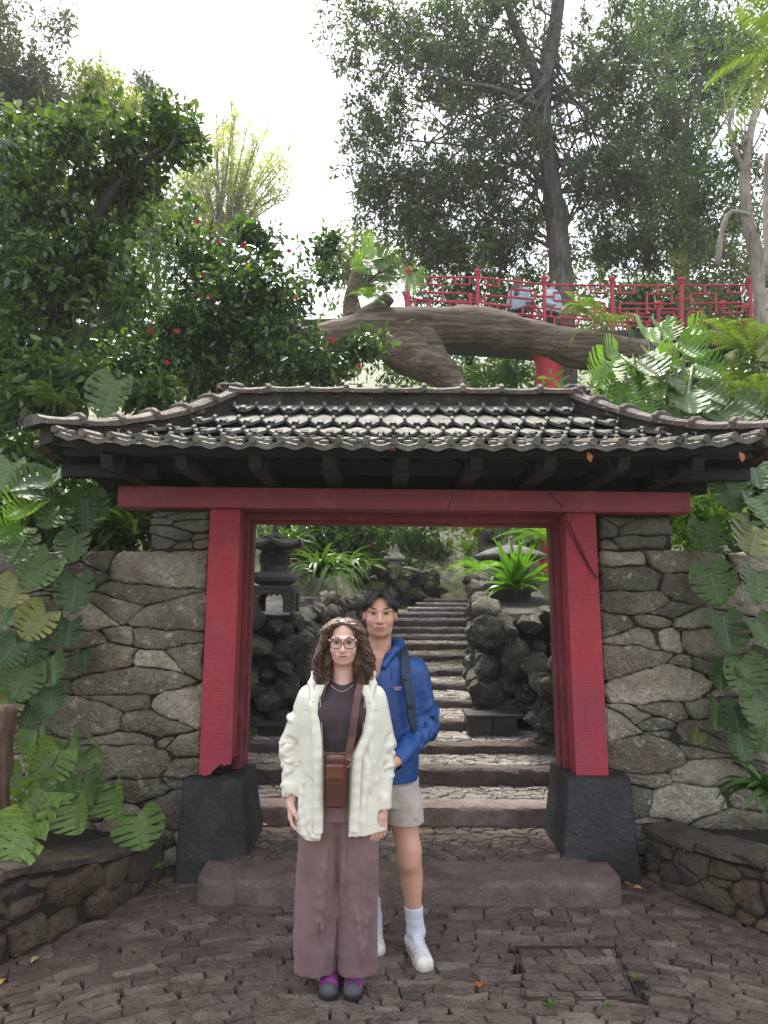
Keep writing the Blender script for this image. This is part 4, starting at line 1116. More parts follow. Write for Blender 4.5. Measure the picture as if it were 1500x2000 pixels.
# ------------------------------------------------------------------ the dead trunk
def bark(name, cols, sc=1.0, stretch=(1, 6, 6), rough=0.85, bump=0.9):
    t = NT(name); v = t.mapping(tuple(sc * s for s in stretch))
    n1 = t.noise(2.2, 6, 0.7, v, 0.5); n2 = t.noise(1.2 * sc, 3, 0.5)
    c = t.ramp(n1, [(0.30, cols[0]), (0.5, cols[1]), (0.7, cols[2])]); c = t.mix(t.ramp(n2, [(0.4, 0.0), (0.65, 0.7)]), c, t.mix(1.0, c, (0.45, 0.42, 0.4), 'MULTIPLY'))
    t.set('Base Color', c).set('Roughness', rough).set('Specular IOR Level', 0.25); t.bump(n1, bump, 0.03)
    MATS[name] = t.m; return t.m
M_LOG = bark('weathered_log', [(0.028, 0.021, 0.017), (0.12, 0.088, 0.064), (0.30, 0.235, 0.18)], 1.0, (0.55, 7, 7), bump=1.0)
M_BARK = bark('bark', [(0.045, 0.038, 0.032), (0.11, 0.095, 0.08), (0.20, 0.18, 0.155)], 1.0, (5, 5, 1.1))
M_BARKD = bark('dark_bark', [(0.012, 0.010, 0.008), (0.028, 0.023, 0.018), (0.05, 0.042, 0.034)], 2.0, (5, 5, 1.2))
M_BARKP = bark('pale_bark', [(0.14, 0.12, 0.10), (0.30, 0.265, 0.225), (0.44, 0.40, 0.35)], 1.0, (4, 4, 1.3))
def limb(pts, rads, n=14, seed=0, amp=0.16, sub=5):
    """smooth tapered limb with gnarled surface"""
    P = np.array([np.array(p, float) for p in pts]); m = len(P); Q, Rr = [], []
    for i in range(m - 1):
        p0, p1, p2, p3 = P[max(i - 1, 0)], P[i], P[i + 1], P[min(i + 2, m - 1)]
        for k in range(sub):
            t = k / sub; Q.append(0.5 * ((2 * p1) + (-p0 + p2) * t + (2 * p0 - 5 * p1 + 4 * p2 - p3) * t * t + (-p0 + 3 * p1 - 3 * p2 + p3) * t ** 3)); Rr.append(rads[i] + (rads[i + 1] - rads[i]) * t)
    Q.append(P[-1]); Rr.append(rads[-1])
    mb = MB().tube(Q, Rr, n); V = np.array(mb.V); C = np.repeat(np.array(Q), n, 0); d = V - C
    f = 1 + amp * fbm(V[:, 0] * 1.1 / max(rads) * 0.5 + seed, V[:, 1] * 0.5 / max(rads), V[:, 2] * 0.5 / max(rads), 3)
    mb.V = [tuple(v) for v in (C + d * f[:, None])]; return mb
LY = 12.0
logr = empty('dead_tree', W(900, 690, LY), label='huge weathered grey-brown dead trunk lying below the bridge', cat='dead tree'); LO = W(900, 690, LY)
def lp(mb, name, mat=M_LOG):
    mb.V = [tuple(np.array(v) - LO) for v in mb.V]; return mb.build(name, mat, logr, True)
lp(limb([W(480, 690, LY + .4), W(600, 668, LY), W(690, 652, LY), W(780, 648, LY), W(850, 642, LY), W(940, 640, LY), W(1030, 656, LY), W(1110, 678, LY), W(1190, 688, LY), W(1300, 705, LY + .3)], [0.24, 0.28, 0.33, 0.38, 0.36, 0.33, 0.30, 0.31, 0.31, 0.26], 28, 1, 0.20), 'trunk')
lp(limb([W(760, 655, LY + .1), W(795, 685, LY - .1), W(840, 712, LY - .3), W(885, 748, LY - .4), W(930, 800, LY - .5)], [0.36, 0.36, 0.31, 0.25, 0.22], 20, 2, 0.32), 'limb')
lp(limb([W(820, 650, LY - .1), W(850, 690, LY - .25), W(880, 730, LY - .35)], [0.22, 0.17, 0.12], 14, 7, 0.3), 'limb')
lp(limb([W(690, 640, LY), W(735, 605, LY - .15), W(762, 580, LY - .3)], [0.22, 0.15, 0.11], 12, 3, 0.15), 'stub')
lp(limb([W(690, 635, LY + .1), W(688, 580, LY + .1), W(700, 520, LY + .1)], [0.22, 0.13, 0.085], 12, 4, 0.18), 'stub')
# ------------------------------------------------------------------ plants
ML_CAM = leaf_mat('camellia_leaf', [(0.020, 0.046, 0.014), (0.034, 0.072, 0.018), (0.026, 0.058, 0.016), (0.055, 0.11, 0.022), (0.11, 0.19, 0.03)], 0.32, 0.27, 0.7)
ML_DARK = leaf_mat('dark_leaf', [(0.030, 0.056, 0.018), (0.045, 0.080, 0.025), (0.065, 0.11, 0.03), (0.12, 0.18, 0.04)], 0.38, 0.26, 0.7)
ML_BIG = leaf_mat('evergreen_leaf', [(0.034, 0.058, 0.030), (0.050, 0.080, 0.040), (0.068, 0.102, 0.048), (0.095, 0.14, 0.058)], 0.38, 0.38, 0.55)
ML_MID = leaf_mat('mid_leaf', [(0.03, 0.06, 0.018), (0.05, 0.095, 0.025), (0.075, 0.13, 0.03), (0.04, 0.08, 0.022)], 0.35, 0.45, 0.4)
ML_PALE = leaf_mat('pale_leaf', [(0.10, 0.13, 0.06), (0.14, 0.17, 0.08), (0.18, 0.21, 0.10)], 0.40, 0.5, 0.35)
ML_YEL = leaf_mat('yellow_leaf', [(0.18, 0.21, 0.03), (0.24, 0.26, 0.04), (0.14, 0.19, 0.03)], 0.45, 0.5, 0.3)
ML_LIME = leaf_mat('lime_leaf', [(0.10, 0.20, 0.02), (0.15, 0.28, 0.03), (0.08, 0.17, 0.02)], 0.42, 0.42, 0.45)
ML_FERN = leaf_mat('fern_leaf', [(0.06, 0.10, 0.025), (0.10, 0.15, 0.04), (0.14, 0.18, 0.055), (0.08, 0.12, 0.03)], 0.4, 0.5, 0.3)
ML_GREY = leaf_mat('grey_leaf', [(0.05, 0.065, 0.045), (0.075, 0.09, 0.06), (0.10, 0.115, 0.08)], 0.3, 0.5, 0.4)
ML_STRAP = leaf_mat('strap_leaf', [(0.025, 0.06, 0.015), (0.045, 0.10, 0.022), (0.07, 0.14, 0.03), (0.12, 0.19, 0.04)], 0.3, 0.33, 0.5)
M_RED = plain('red_petal', (0.42, 0.012, 0.03), 0.5, 0.3, 0.3, 30)
M_STEM = plain('green_stem', (0.10, 0.14, 0.05), 0.45, 0.4, 0.3, 12)
M_STEMD = plain('dark_stem', (0.035, 0.035, 0.022), 0.6, 0.3, 0.3, 12)

def nrm(a): return a / (np.linalg.norm(a, axis=-1, keepdims=True) + 1e-9)

def leaves(C, rad, per, size, rs, droop=0.25, wide=0.42, hexa=False, out=0.7, flat=0.5, svar=0.35):
    """leaf clumps: C (n,3) centres, rad (n,) clump radii; returns V,F of all leaves (each a folded blade)"""
    n = len(C) * per
    c = np.repeat(C, per, 0); r_ = np.repeat(rad, per)
    off = rs.randn(n, 3); off = nrm(off) * (rs.rand(n, 1) ** 0.5); p = c + off * r_[:, None]
    d = nrm(nrm(off) * out + rs.randn(n, 3) * 0.6 + np.array([0, 0, -droop]))
    up = nrm(np.array([0, 0, 1.0]) * flat * 2 + rs.randn(n, 3) * 0.7)
    s = nrm(np.cross(d, up)); nn = np.cross(s, d)
    L = (size * (1 + svar * rs.randn(n)).clip(0.4, 1.9))[:, None]; w = L * wide * 0.5
    b = p; tip = p + d * L - nn * L * 0.12
    if not hexa:
        V = np.stack([b, p + d * L * 0.45 + s * w + nn * L * 0.06, tip, p + d * L * 0.45 - s * w + nn * L * 0.06], 1).reshape(-1, 3)
        i = np.arange(n) * 4; F = np.concatenate([np.stack([i, i + 1, i + 2], 1), np.stack([i, i + 2, i + 3], 1)])
    else:
        V = np.stack([b, p + d * L * 0.3 + s * w * 0.9 + nn * L * 0.08, p + d * L * 0.68 + s * w * 0.8 + nn * L * 0.04, tip, p + d * L * 0.68 - s * w * 0.8 + nn * L * 0.04, p + d * L * 0.3 - s * w * 0.9 + nn * L * 0.08], 1).reshape(-1, 3)
        i = np.arange(n) * 6; F = np.concatenate([np.stack([i, i + 1, i + 2, i + 3], 1), np.stack([i, i + 3, i + 4, i + 5], 1)])
    return V, F

def crown_points(blobs, rs, per_m2=None):
    """clump centres in a set of ellipsoids (centre, radii, number), pushed to the outside with ragged edges"""
    P, Rr = [], []
    for (c, r_, n, cr_) in blobs:
        d = nrm(rs.randn(n, 3)); k = rs.rand(n, 1) ** 0.45
        k = k * (1 + 0.42 * fbm(d[:, :1] * 2 + c[0], d[:, 1:2] * 2 + c[1], d[:, 2:] * 2, 2))
        P.append(np.array(c) + d * k * np.array(r_)); Rr.append(cr_ * (0.6 + 0.8 * rs.rand(n)))
    return np.concatenate(P), np.concatenate(Rr)

def tree(name, label, base, trunk, trads, blobs, per, size, mat, bmat, seed, cat='tree', group=None, nbr=26, brad=0.05, hexa=False, droop=0.25, wide=0.42, extra=(), out=0.7, flowers=None, n_t=12):
    """trunk path, branches out to the leaf clumps, crown"""
    rs = np.random.RandomState(seed); root = empty(name, base, label=label, cat=cat, group=group); o = np.array(base, float)
    if trunk:
        mb = limb(trunk, trads, n_t, seed, 0.08, 4); T = np.array([np.array(p, float) for p in trunk])
        mb.V = [tuple(np.array(v) - o) for v in mb.V]; mb.build('trunk', bmat, root, True)
    else: T = np.array([o, o + [0, 0, 0.5]])
    C, Rr = crown_points(blobs, rs)
    if nbr:
        bm = MB(); S = np.concatenate([[0], np.cumsum(np.linalg.norm(np.diff(T, axis=0), axis=1))])
        for k in rs.choice(len(C), min(nbr, len(C)), replace=False):
            c = C[k]; s = rs.uniform(0.35, 1.0) * S[-1]; a = np.array([np.interp(s, S, T[:, i]) for i in range(3)])
            if a[2] > c[2] - 0.05: a = a * 0.5 + T[len(T) // 2] * 0.5
            m1 = a * 0.6 + c * 0.4 + rs.randn(3) * 0.08 * np.linalg.norm(c - a); m2 = a * 0.25 + c * 0.75 + rs.randn(3) * 0.06 * np.linalg.norm(c - a)
            b_ = brad * rs.uniform(0.5, 1.2); bm.tube([p - o for p in (a, m1, m2, c)], [b_, b_ * 0.65, b_ * 0.4, b_ * 0.12], 5)
        bm.build('branches', bmat, root, True)
    for e in extra:
        mb = limb(e[0], e[1], 9, seed + 5, 0.1, 4); mb.V = [tuple(np.array(v) - o) for v in mb.V]; mb.build('branch', bmat, root, True)
    V, F = leaves(C, Rr, per, size, rs, droop, wide, hexa, out)
    link('crown', mesh('crown', V - o, F, mat), root, kind='stuff')
    if flowers:
        for q in flowers:
            fm = rosette(rs.randint(1000)); link('flower', fm, root, np.array(q) - o, (R(70) + rs.randn() * .3, 0, rs.randn() * .6), 0.68)
    return root
_ros = {}
def rosette(seed):
    k = seed % 3
    if k not in _ros:
        mb = MB(); rg_ = random.Random(k)
        for ring, (n, r_, tz) in enumerate(((5, 0.055, 0.0), (5, 0.042, 0.014), (4, 0.026, 0.024))):
            for i in range(n):
                a = 2 * math.pi * (i + 0.5 * ring) / n + rg_.uniform(-.15, .15); c_, s_ = math.cos(a), math.sin(a); w = r_ * 0.75
                mb.add([(0, 0, tz * 0.5), (c_ * r_ * .5 - s_ * w * .6, s_ * r_ * .5 + c_ * w * .6, tz + .012), (c_ * r_, s_ * r_, tz + 0.02), (c_ * r_ * .5 + s_ * w * .6, s_ * r_ * .5 - c_ * w * .6, tz + .012)], [(0, 3, 2, 1)])
        _ros[k] = mb.mesh('flower', M_RED, True)
    return _ros[k]

# --- the shrubs left of centre
Yc = 8.0
tree('camellia_shrub', 'dark glossy camellia shrub with red flowers behind the left half of the roof', (-1.9, 8.0, 1.8), [(-1.9, 8.0, 1.8), W(430, 720, 8.0), W(440, 600, 8.1), W(420, 500, 8.2)], [0.07, 0.055, 0.04, 0.02],
     [(W(400, 640, 8.2), (1.0, 0.8, 0.75), 130, 0.17), (W(530, 600, 8.3), (0.72, 0.8, 0.75), 105, 0.17), (W(400, 500, 8.4), (0.5, 0.6, 0.55), 60, 0.16), (W(590, 705, 8.0), (0.65, 0.6, 0.30), 60, 0.15), (W(720, 672, 7.9), (0.28, 0.3, 0.16), 14, 0.10), (W(300, 720, 8.0), (0.9, 0.6, 0.5), 70, 0.17), (W(640, 500, 8.4), (0.12, 0.2, 0.25), 9, 0.08), (W(500, 460, 8.4), (0.35, 0.3, 0.22), 18, 0.12)],
     42, 0.070, ML_CAM, M_BARKD, 21, 'shrub', nbr=46, brad=0.018, hexa=True, wide=0.55, flowers=[W(x, y, 7.45) for x, y in ((395, 540), (410, 582), (580, 585), (345, 648), (293, 648), (648, 665), (475, 480), (428, 475), (385, 435), (565, 492), (410, 445), (325, 710), (480, 515), (700, 716))])
tree('broadleaf_tree', 'dark broad-leaved tree with leaning branches at the left edge', (-3.3, 7.0, 1.7), [(-3.3, 7.0, 1.7), W(110, 620, 7.0), W(165, 480, 7.0), W(200, 400, 7.1), W(260, 290, 7.2)], [0.09, 0.07, 0.055, 0.04, 0.02],
     [(W(150, 300, 7.2), (0.80, 0.7, 0.48), 56, 0.14), (W(310, 262, 7.3), (0.55, 0.5, 0.32), 36, 0.12), (W(40, 400, 7.1), (0.6, 0.7, 0.7), 46, 0.15), (W(250, 370, 7.4), (0.55, 0.5, 0.38), 34, 0.13), (W(90, 560, 7.0), (0.8, 0.6, 0.55), 70, 0.16), (W(30, 700, 6.8), (0.6, 0.5, 0.5), 60, 0.17), (W(190, 500, 7.2), (0.5, 0.5, 0.5), 40, 0.17)],
     40, 0.086, ML_DARK, M_BARKD, 22, nbr=40, brad=0.022, hexa=True, wide=0.55, extra=[([W(165, 480, 7), W(230, 360, 7), W(320, 290, 7.1), W(390, 275, 7.2)], [0.045, 0.03, 0.02, 0.01]), ([W(20, 740, 6.8), W(60, 690, 6.8), W(110, 620, 7)], [0.07, 0.06, 0.05])])
tree('leafy_bush', 'bright leafy bush low behind the left end of the roof', (-2.7, 6.3, 1.8), None, None, [(W(60, 800, 6.2), (0.5, 0.4, 0.22), 40, 0.14), (W(120, 740, 6.4), (0.45, 0.4, 0.25), 34, 0.14), (W(300, 775, 6.5), (0.35, 0.3, 0.14), 22, 0.12), (W(30, 900, 5.9), (0.4, 0.4, 0.3), 30, 0.15), (W(250, 970, 6.2), (0.4, 0.4, 0.3), 40, 0.14), (W(190, 1030, 6.0), (0.5, 0.4, 0.2), 36, 0.14)], 30, 0.10, ML_MID, M_BARKD, 23, 'bush', nbr=18, brad=0.01, hexa=True, wide=0.4)
# --- far trees, left
tree('grey_green_tree', 'tall grey-green tree in the top left corner', (-9.5, 17, 3), [(-9.5, 17, 3), (-9.4, 17, 7), (-9.2, 17, 11)], [0.25, 0.2, 0.1], [(W(10, 120, 17), (1.6, 1.5, 1.8), 150, 0.35), (W(70, 210, 17), (1.1, 1.2, 0.9), 80, 0.33), (W(-80, 250, 17), (1.6, 1.4, 1.6), 60, 0.4)], 60, 0.13, ML_GREY, M_BARK, 24, nbr=30, brad=0.06, wide=0.38)
tree('yellow_green_tree', 'yellow-green tree top behind the dark left tree', (-9, 22, 4), [(-9, 22, 4), (-8.6, 22, 8), (-8.3, 22, 11)], [0.22, 0.16, 0.08], [(W(190, 170, 22), (1.0, 1.0, 0.8), 45, 0.35), (W(240, 220, 22), (1.1, 1.0, 0.8), 45, 0.35), (W(150, 240, 22), (1.2, 1.0, 0.8), 40, 0.35)], 42, 0.16, ML_YEL, M_BARK, 25, nbr=24, brad=0.05)
tree('conifer', 'small dark pointed tree top in front of the sky', (-8, 26, 5), [(-8, 26, 5), (-8.4, 26, 11), W(285, 140, 26)], [0.2, 0.12, 0.02], [(W(285, 170, 26), (0.7, 0.6, 0.5), 20, 0.24), (W(290, 215, 26), (1.0, 0.8, 0.6), 36, 0.28), (W(310, 260, 26), (1.4, 0.8, 0.7), 40, 0.3), (W(220, 260, 26), (1.6, 0.8, 0.9), 40, 0.3)], 34, 0.17, ML_GREY, M_BARK, 26, nbr=20, brad=0.04, wide=0.3)
def wispy():
    rs = np.random.RandomState(31); base = W(430, 520, 21); root = empty('wispy_tree', base, label='pale wispy tree with thin feathery branches against the sky', cat='tree')
    tw = MB(); C = []
    for k in range(34):
        a0 = base + np.array([rs.uniform(-.3, .3), rs.uniform(-.4, .4), rs.uniform(-0.6, 1.0)])
        px, py = rs.uniform(330, 585), 0
        py = 175 + 0.9 * abs(px - 450) * rs.uniform(0.4, 1.6) + rs.uniform(0, 200) * (rs.rand() ** 1.3)
        e = W(min(px, 580), min(py, 430), 21 + rs.uniform(-1, 1))
        m = a0 * 0.45 + e * 0.55 + np.array([0, 0, 0.45]) + rs.randn(3) * 0.15
        pts = [a0 * (1 - t) ** 2 + m * 2 * t * (1 - t) + e * t * t for t in np.linspace(0, 1, 9)]
        tw.tube([p - base for p in pts], [0.045 * (1 - t) + 0.006 for t in np.linspace(0, 1, 9)], 4)
        for p, q in zip(pts[2:-1], pts[3:]):
            for j in range(3):
                d = nrm((q - p) + rs.randn(3) * 0.30 + np.array([0, 0, .06])) * rs.uniform(0.35, 0.9)
                tw.tube([p - base, p + d * .6 - base, p + d + np.array([0, 0, -.08]) - base], [0.012, 0.008, 0.003], 3)
                for s_ in np.linspace(0.3, 1, 6): C.append(p + d * s_)
    tw.build('twigs', M_BARKP, root)
    C = np.array(C); V, F = leaves(C, np.full(len(C), 0.10), 3, 0.13, rs, 0.3, 0.22)
    link('foliage', mesh('foliage', V - base, F, leaf_mat('feathery_leaf', [(0.36, 0.40, 0.20), (0.45, 0.48, 0.26), (0.40, 0.44, 0.20)], 0.5, 0.6, 0.3)), root, kind='stuff')  # very pale greens: bloom of the bright sky painted into the thin leaves
wispy()
# --- the big tree
TY = 18
tb = W(1097, 575, TY); tb[2] = 6.0
tree('evergreen_tree', 'tall evergreen tree with ringed grey trunk behind the bridge', tb, [tb, W(1097, 560, TY), W(1085, 420, TY), W(1068, 300, TY), W(1058, 190, TY), W(1078, 90, TY), W(1100, -60, TY)], [0.36, 0.30, 0.27, 0.22, 0.21, 0.19, 0.15],
     [(W(870, 150, TY), (2.6, 1.8, 1.5), 230, 0.25), (W(800, 380, TY), (1.9, 1.6, 1.2), 190, 0.25), (W(960, 330, TY), (1.8, 1.6, 1.5), 150, 0.25), (W(1190, 150, TY), (1.8, 1.6, 2.0), 200, 0.25), (W(1200, 360, TY), (1.7, 1.5, 1.5), 170, 0.25), (W(1300, 280, TY + 1), (1.4, 1.4, 2.0), 130, 0.25), (W(720, 60, TY), (1.4, 1.2, 0.9), 60, 0.25), (W(730, 250, TY), (0.9, 1.0, 0.8), 46, 0.24), (W(950, 20, TY), (2.4, 1.8, 1.2), 150, 0.25), (W(850, 470, TY), (1.4, 1.2, 0.7), 80, 0.25), (W(1230, 480, TY), (1.7, 1.2, 0.8), 100, 0.25), (W(1000, 470, TY + .5), (1.2, 1.2, 0.8), 70, 0.25)],
     60, 0.125, ML_BIG, M_BARK, 27, nbr=120, brad=0.05, wide=0.36, droop=0.35, n_t=16, extra=[([W(1058, 200, TY), W(1040, 130, TY), W(1005, 50, TY), W(975, -40, TY)], [0.17, 0.14, 0.12, 0.09]), ([W(1060, 210, TY - .3), W(960, 170, TY - .8), W(860, 160, TY - 1)], [0.09, 0.06, 0.03])])
tree('right_hand_tree', 'dense green tree filling the right side of the view above the bridge', W(1330, 600, 21) - np.array([0, 0, 2]), [W(1330, 600, 21) - np.array([0, 0, 2]), W(1330, 500, 21), W(1340, 350, 21), W(1300, 100, 21)], [0.26, 0.22, 0.18, 0.1],
     [(W(1360, 420, 21), (2.2, 1.6, 1.5), 150, 0.4), (W(1400, 120, 21), (2.4, 1.6, 2.0), 150, 0.42), (W(1290, 60, 22), (2.0, 1.5, 1.6), 110, 0.42)], 58, 0.15, ML_DARK, M_BARK, 28, nbr=60, brad=0.05, wide=0.38)
tree('pale_trunk_tree', 'slender pale-barked tree with bare limbs at the right edge', W(1490, 600, 14) - np.array([0, 0, 2]), [W(1490, 600, 14) - np.array([0, 0, 2]), W(1480, 520, 14), W(1462, 440, 14), W(1455, 330, 14), W(1480, 200, 14), W(1530, 60, 14)], [0.15, 0.13, 0.12, 0.10, 0.07, 0.04],
     [(W(1470, 120, 14), (0.9, 0.9, 0.9), 40, 0.24), (W(1430, 300, 14.5), (0.7, 0.7, 0.8), 26, 0.22)], 26, 0.13, ML_MID, M_BARKP, 29, nbr=24, brad=0.025, extra=[([W(1457, 340, 14), W(1425, 260, 14), W(1440, 190, 14), W(1490, 110, 14)], [0.05, 0.04, 0.035, 0.02]), ([W(1465, 420, 13.8), W(1420, 420, 13.8), W(1400, 520, 13.8)], [0.04, 0.05, 0.06]), ([W(1500, 560, 13), W(1495, 420, 13), W(1498, 300, 13)], [0.05, 0.05, 0.04])])
# --- background masses on the hill
bgs = [('hill_bush', 'pale green bush beyond the left end of the bridge railing', 720, 520, 22, (2.0, 1.5, 1.2), ML_PALE, 90, 0.17),
       ('hill_bush', 'mid green bushes seen between the dead trunk and the roof', 960, 735, 19, (2.6, 1.2, 1.0), ML_LIME, 150, 0.13),
       ('hill_bush', 'shaded bushes behind the bridge railing left of the big trunk', 950, 590, 20, (2.6, 1.5, 1.2), ML_MID, 130, 0.15),
       ('hill_bush', 'dark bushes behind the bridge right of the big trunk', 1230, 590, 22, (2.8, 1.5, 1.2), ML_DARK, 130, 0.17),
       ('hill_bush', 'light olive bushes behind the right end of the bridge', 1430, 560, 19, (2.2, 1.5, 1.7), ML_PALE, 150, 0.14),
       ('hill_bush', 'green bushes below the bridge at the far right', 1420, 740, 16, (2.4, 1.4, 1.6), ML_MID, 120, 0.15),
       ('hill_bush', 'green thicket beyond the camellia at the left', 230, 600, 14, (3.2, 1.4, 2.2), ML_MID, 170, 0.15),
       ('hill_bush', 'thicket of pale leaves between the left trees', 300, 420, 18, (2.0, 1.5, 1.4), ML_PALE, 90, 0.16),
       ('hill_bush', 'green thicket at the far left below the tall tree', 40, 480, 13, (2.2, 1.5, 2.6), ML_MID, 120, 0.15),
       ('hill_bush', 'bushes left of the dead trunk under the camellia', 560, 760, 14, (2.6, 1.4, 1.6), ML_DARK, 130, 0.14)]
for i, (n, lab, x, y, Yd, r_, m, cnt, sz) in enumerate(bgs):
    c = W(x, y, Yd)
    tree(n, lab, (c[0], c[1], c[2] - r_[2]), None, None, [(c, r_, cnt, 0.42)], 46, sz, m, M_BARKD, 60 + i, 'bush', nbr=14, brad=0.03, wide=0.42)
for i, (lab, x, y, Yd, r_, m, cnt, sz) in enumerate([('dark bush behind the wall under the right end of the roof', 1420, 980, 6.4, (0.8, .4, .5), ML_MID, 60, 0.09), ('bush filling the gap above the right wall', 1360, 1020, 5.9, (0.35, .3, .22), ML_LIME, 24, 0.08), ('bush behind the left climbing plant above the wall', 60, 1000, 6.0, (0.8, .4, .5), ML_MID, 60, 0.09), ('dark bush behind the tall bright split leaves', 1330, 800, 7.2, (1.2, .5, .6), ML_DARK, 80, 0.09)]):
    c = W(x, y, Yd); tree('garden_bush', lab, (c[0], c[1], c[2] - r_[2]), None, None, [(c, r_, cnt, 0.14)], 30, sz, m, M_BARKD, 130 + i, 'bush', nbr=10, brad=0.01, hexa=True, wide=0.42)

# --- ferns
def frond_arrays(L, arch, n=26, wide=0.32, droop=0.5, rs=None):
    """one fern frond growing along +x, arching; returns V,F"""
    t = np.linspace(0, 1, n); x = L * (t - 0.18 * arch * t ** 3); z = L * (0.55 * arch * t - (0.55 + droop) * arch * t ** 2)
    V, F = [], []
    for i in range(n):
        w = 0.006 * (1 - t[i]) + 0.0015; V += [(x[i], -w, z[i]), (x[i], w, z[i])]
        if i: a = 2 * i; F.append((a - 2, a, a + 1, a - 1))
    for i in range(2, n):
        pl = L * wide * math.sin(math.pi * min(1, (t[i] * 0.93 + 0.05))) ** 0.8 * (1 - 0.25 * t[i])
        dx, dz = x[i] - x[i - 1], z[i] - z[i - 1]; s = math.hypot(dx, dz); dx, dz = dx / s, dz / s; h = L / n * 0.42
        for sg_ in (-1, 1):
            b = len(V); sweep = 0.30 * pl
            V += [(x[i] - dx * h, 0, z[i] - dz * h), (x[i] + dx * (sweep * .5 - h * .9), sg_ * pl * 0.5, z[i] - 0.06 * pl + dz * sweep * .5), (x[i] + dx * sweep, sg_ * pl, z[i] - 0.22 * pl + dz * sweep), (x[i] + dx * (sweep * .5 + h * .9), sg_ * pl * .5, z[i] - 0.06 * pl + dz * sweep * .5)]
            F.append((b, b + 1, b + 2, b + 3))
    return np.array(V), F
FRONDS = {}
def frond_mesh(k, mat):
    key = (k, mat.name)
    if key not in FRONDS:
        V, F = frond_arrays(1.0, 0.75 + 0.22 * k, 26 + 2 * k, 0.26 + 0.03 * k, 0.35 + 0.12 * k); FRONDS[key] = mesh('frond', V, F, mat)
    return FRONDS[key]
def fern(label, base, n, L, mat, seed, el=(0.2, 0.9), az=(0, 6.283), trunk=0.0, name='fern', group=None):
    rg_ = random.Random(seed); r_ = empty(name, base, label=label, cat='fern' if not trunk else 'tree fern', group=group)
    if trunk:
        mb = limb([(0, 0, -trunk), (0.03, 0, -trunk * .5), (0, 0, 0)], [0.13, 0.11, 0.10], 10, seed, 0.2); mb.build('trunk', M_BARKD, r_, True)
    for i in range(n):
        a = az[0] + (az[1] - az[0]) * (i + rg_.uniform(-.3, .3)) / n; e = rg_.uniform(*el)
        link('frond', frond_mesh(rg_.randrange(3), mat), r_, (0, 0, 0), (rg_.uniform(-.25, .25), -e, a), L * rg_.uniform(0.7, 1.15))
    return r_
fern('tree fern with arching fronds behind the bridge railing', W(915, 535, 18.5), 16, 2.0, ML_FERN, 1, (0.25, 0.8), trunk=2.5, name='tree_fern')
fern('tree fern whose fronds hang into the top right corner', W(1560, 90, 9.0), 13, 1.5, ML_FERN, 2, (-0.1, 0.6), trunk=3.0, name='tree_fern')
for i, (x, y, Yd, n, L, lab) in enumerate([(1460, 690, 6.8, 15, 0.75, 'pale fern at the right edge below the bridge, upper clump'), (1490, 790, 6.3, 15, 0.65, 'pale fern at the right edge just above the roof tiles'), (1440, 760, 7.2, 13, 0.6, 'pale fern behind the right monstera clump'),
                                  (1180, 640, 11.4, 13, 0.8, 'yellow-green fern growing on the right end of the dead trunk'), (1135, 600, 11.3, 10, 0.45, 'small bright fern on top of the dead trunk'), (720, 585, 11.4, 10, 0.4, 'small bright fern on the stub of the dead trunk'),
                                  (105, 790, 6.0, 11, 0.4, 'silvery fern behind the left roof corner'), (935, 1120, 7.3, 12, 0.42, 'drooping lime fern right of the stairs'), (1075, 1060, 9.6, 14, 0.8, 'lime green fern behind the round lantern'), (1055, 1140, 8.0, 12, 0.4, 'fern below the round lantern at the jamb'),
                                  (1000, 1035, 11.5, 14, 0.9, 'lime fern high behind the round lantern'), (1345, 950, 6.2, 12, 0.45, 'dark fern under the right end of the roof'), (715, 1150, 12.5, 10, 0.35, 'fern at the edge of the left rock bank'), (810, 640, 11.8, 9, 0.4, 'little fern at the railing end of the bridge')]):
    fern(lab, W(x, y, Yd), n, L, ML_LIME if ('lime' in lab or 'bright' in lab) else ML_FERN, 40 + i, (0.0, 0.8))

# --- strap-leaved clumps
def strap_mesh(L, w, arch, seed, fold=0.15, n=9):
    V, F = [], []
    rg_ = random.Random(seed); tw = rg_.uniform(-.3, .3)
    for i in range(n + 1):
        t = i / n; x = L * (t * 0.9 - 0.25 * arch * t ** 3); z = L * (0.75 * t - (0.55 + 0.75 * arch) * t * t * 0.9)
        ww = w * (min(1, 0.5 + 3 * t) * (1 - t ** 3.5)) * 0.5 + 0.001
        V += [(x, -ww, z + ww * fold * 2), (x + 0.0, tw * ww * 0.2, z), (x, ww, z + ww * fold * 2)]
        if i: a = 3 * i; F += [(a - 3, a, a + 1, a - 2), (a - 2, a + 1, a + 2, a - 1)]
    return mesh('leaf', V, F)
def strap_plant(label, base, n, L, w, mat, seed, el=(-0.1, 0.6), az=(0, 6.283), arch=(0.2, 1.0), name='strap_plant', cat='plant', vert=0):
    rg_ = random.Random(seed); r_ = empty(name, base, label=label, cat=cat); ms = []
    for k in range(5):
        m = strap_mesh(1.0, w / L, arch[0] + (arch[1] - arch[0]) * k / 4, seed + k); m.materials.append(mat); m.polygons.foreach_set('use_smooth', [True] * len(m.polygons)); ms.append(m)
    for i in range(n):
        a = az[0] + (az[1] - az[0]) * (i * 0.618 % 1.0) + rg_.uniform(-.2, .2); e = rg_.uniform(*el)
        k = rg_.randrange(5)
        if i < vert: e, k = rg_.uniform(0.5, 0.85), 0
        link('leaf', ms[k], r_, (rg_.uniform(-.04, .04), rg_.uniform(-.04, .04), 0), (rg_.uniform(-.5, .5), -e, a), L * rg_.uniform(0.7, 1.2))
    return r_
strap_plant('big clump of arching strap leaves beside the square lantern', W(630, 1130, 8.2), 60, 0.62, 0.055, ML_STRAP, 3, (-0.1, 0.75), arch=(0.4, 1.1))
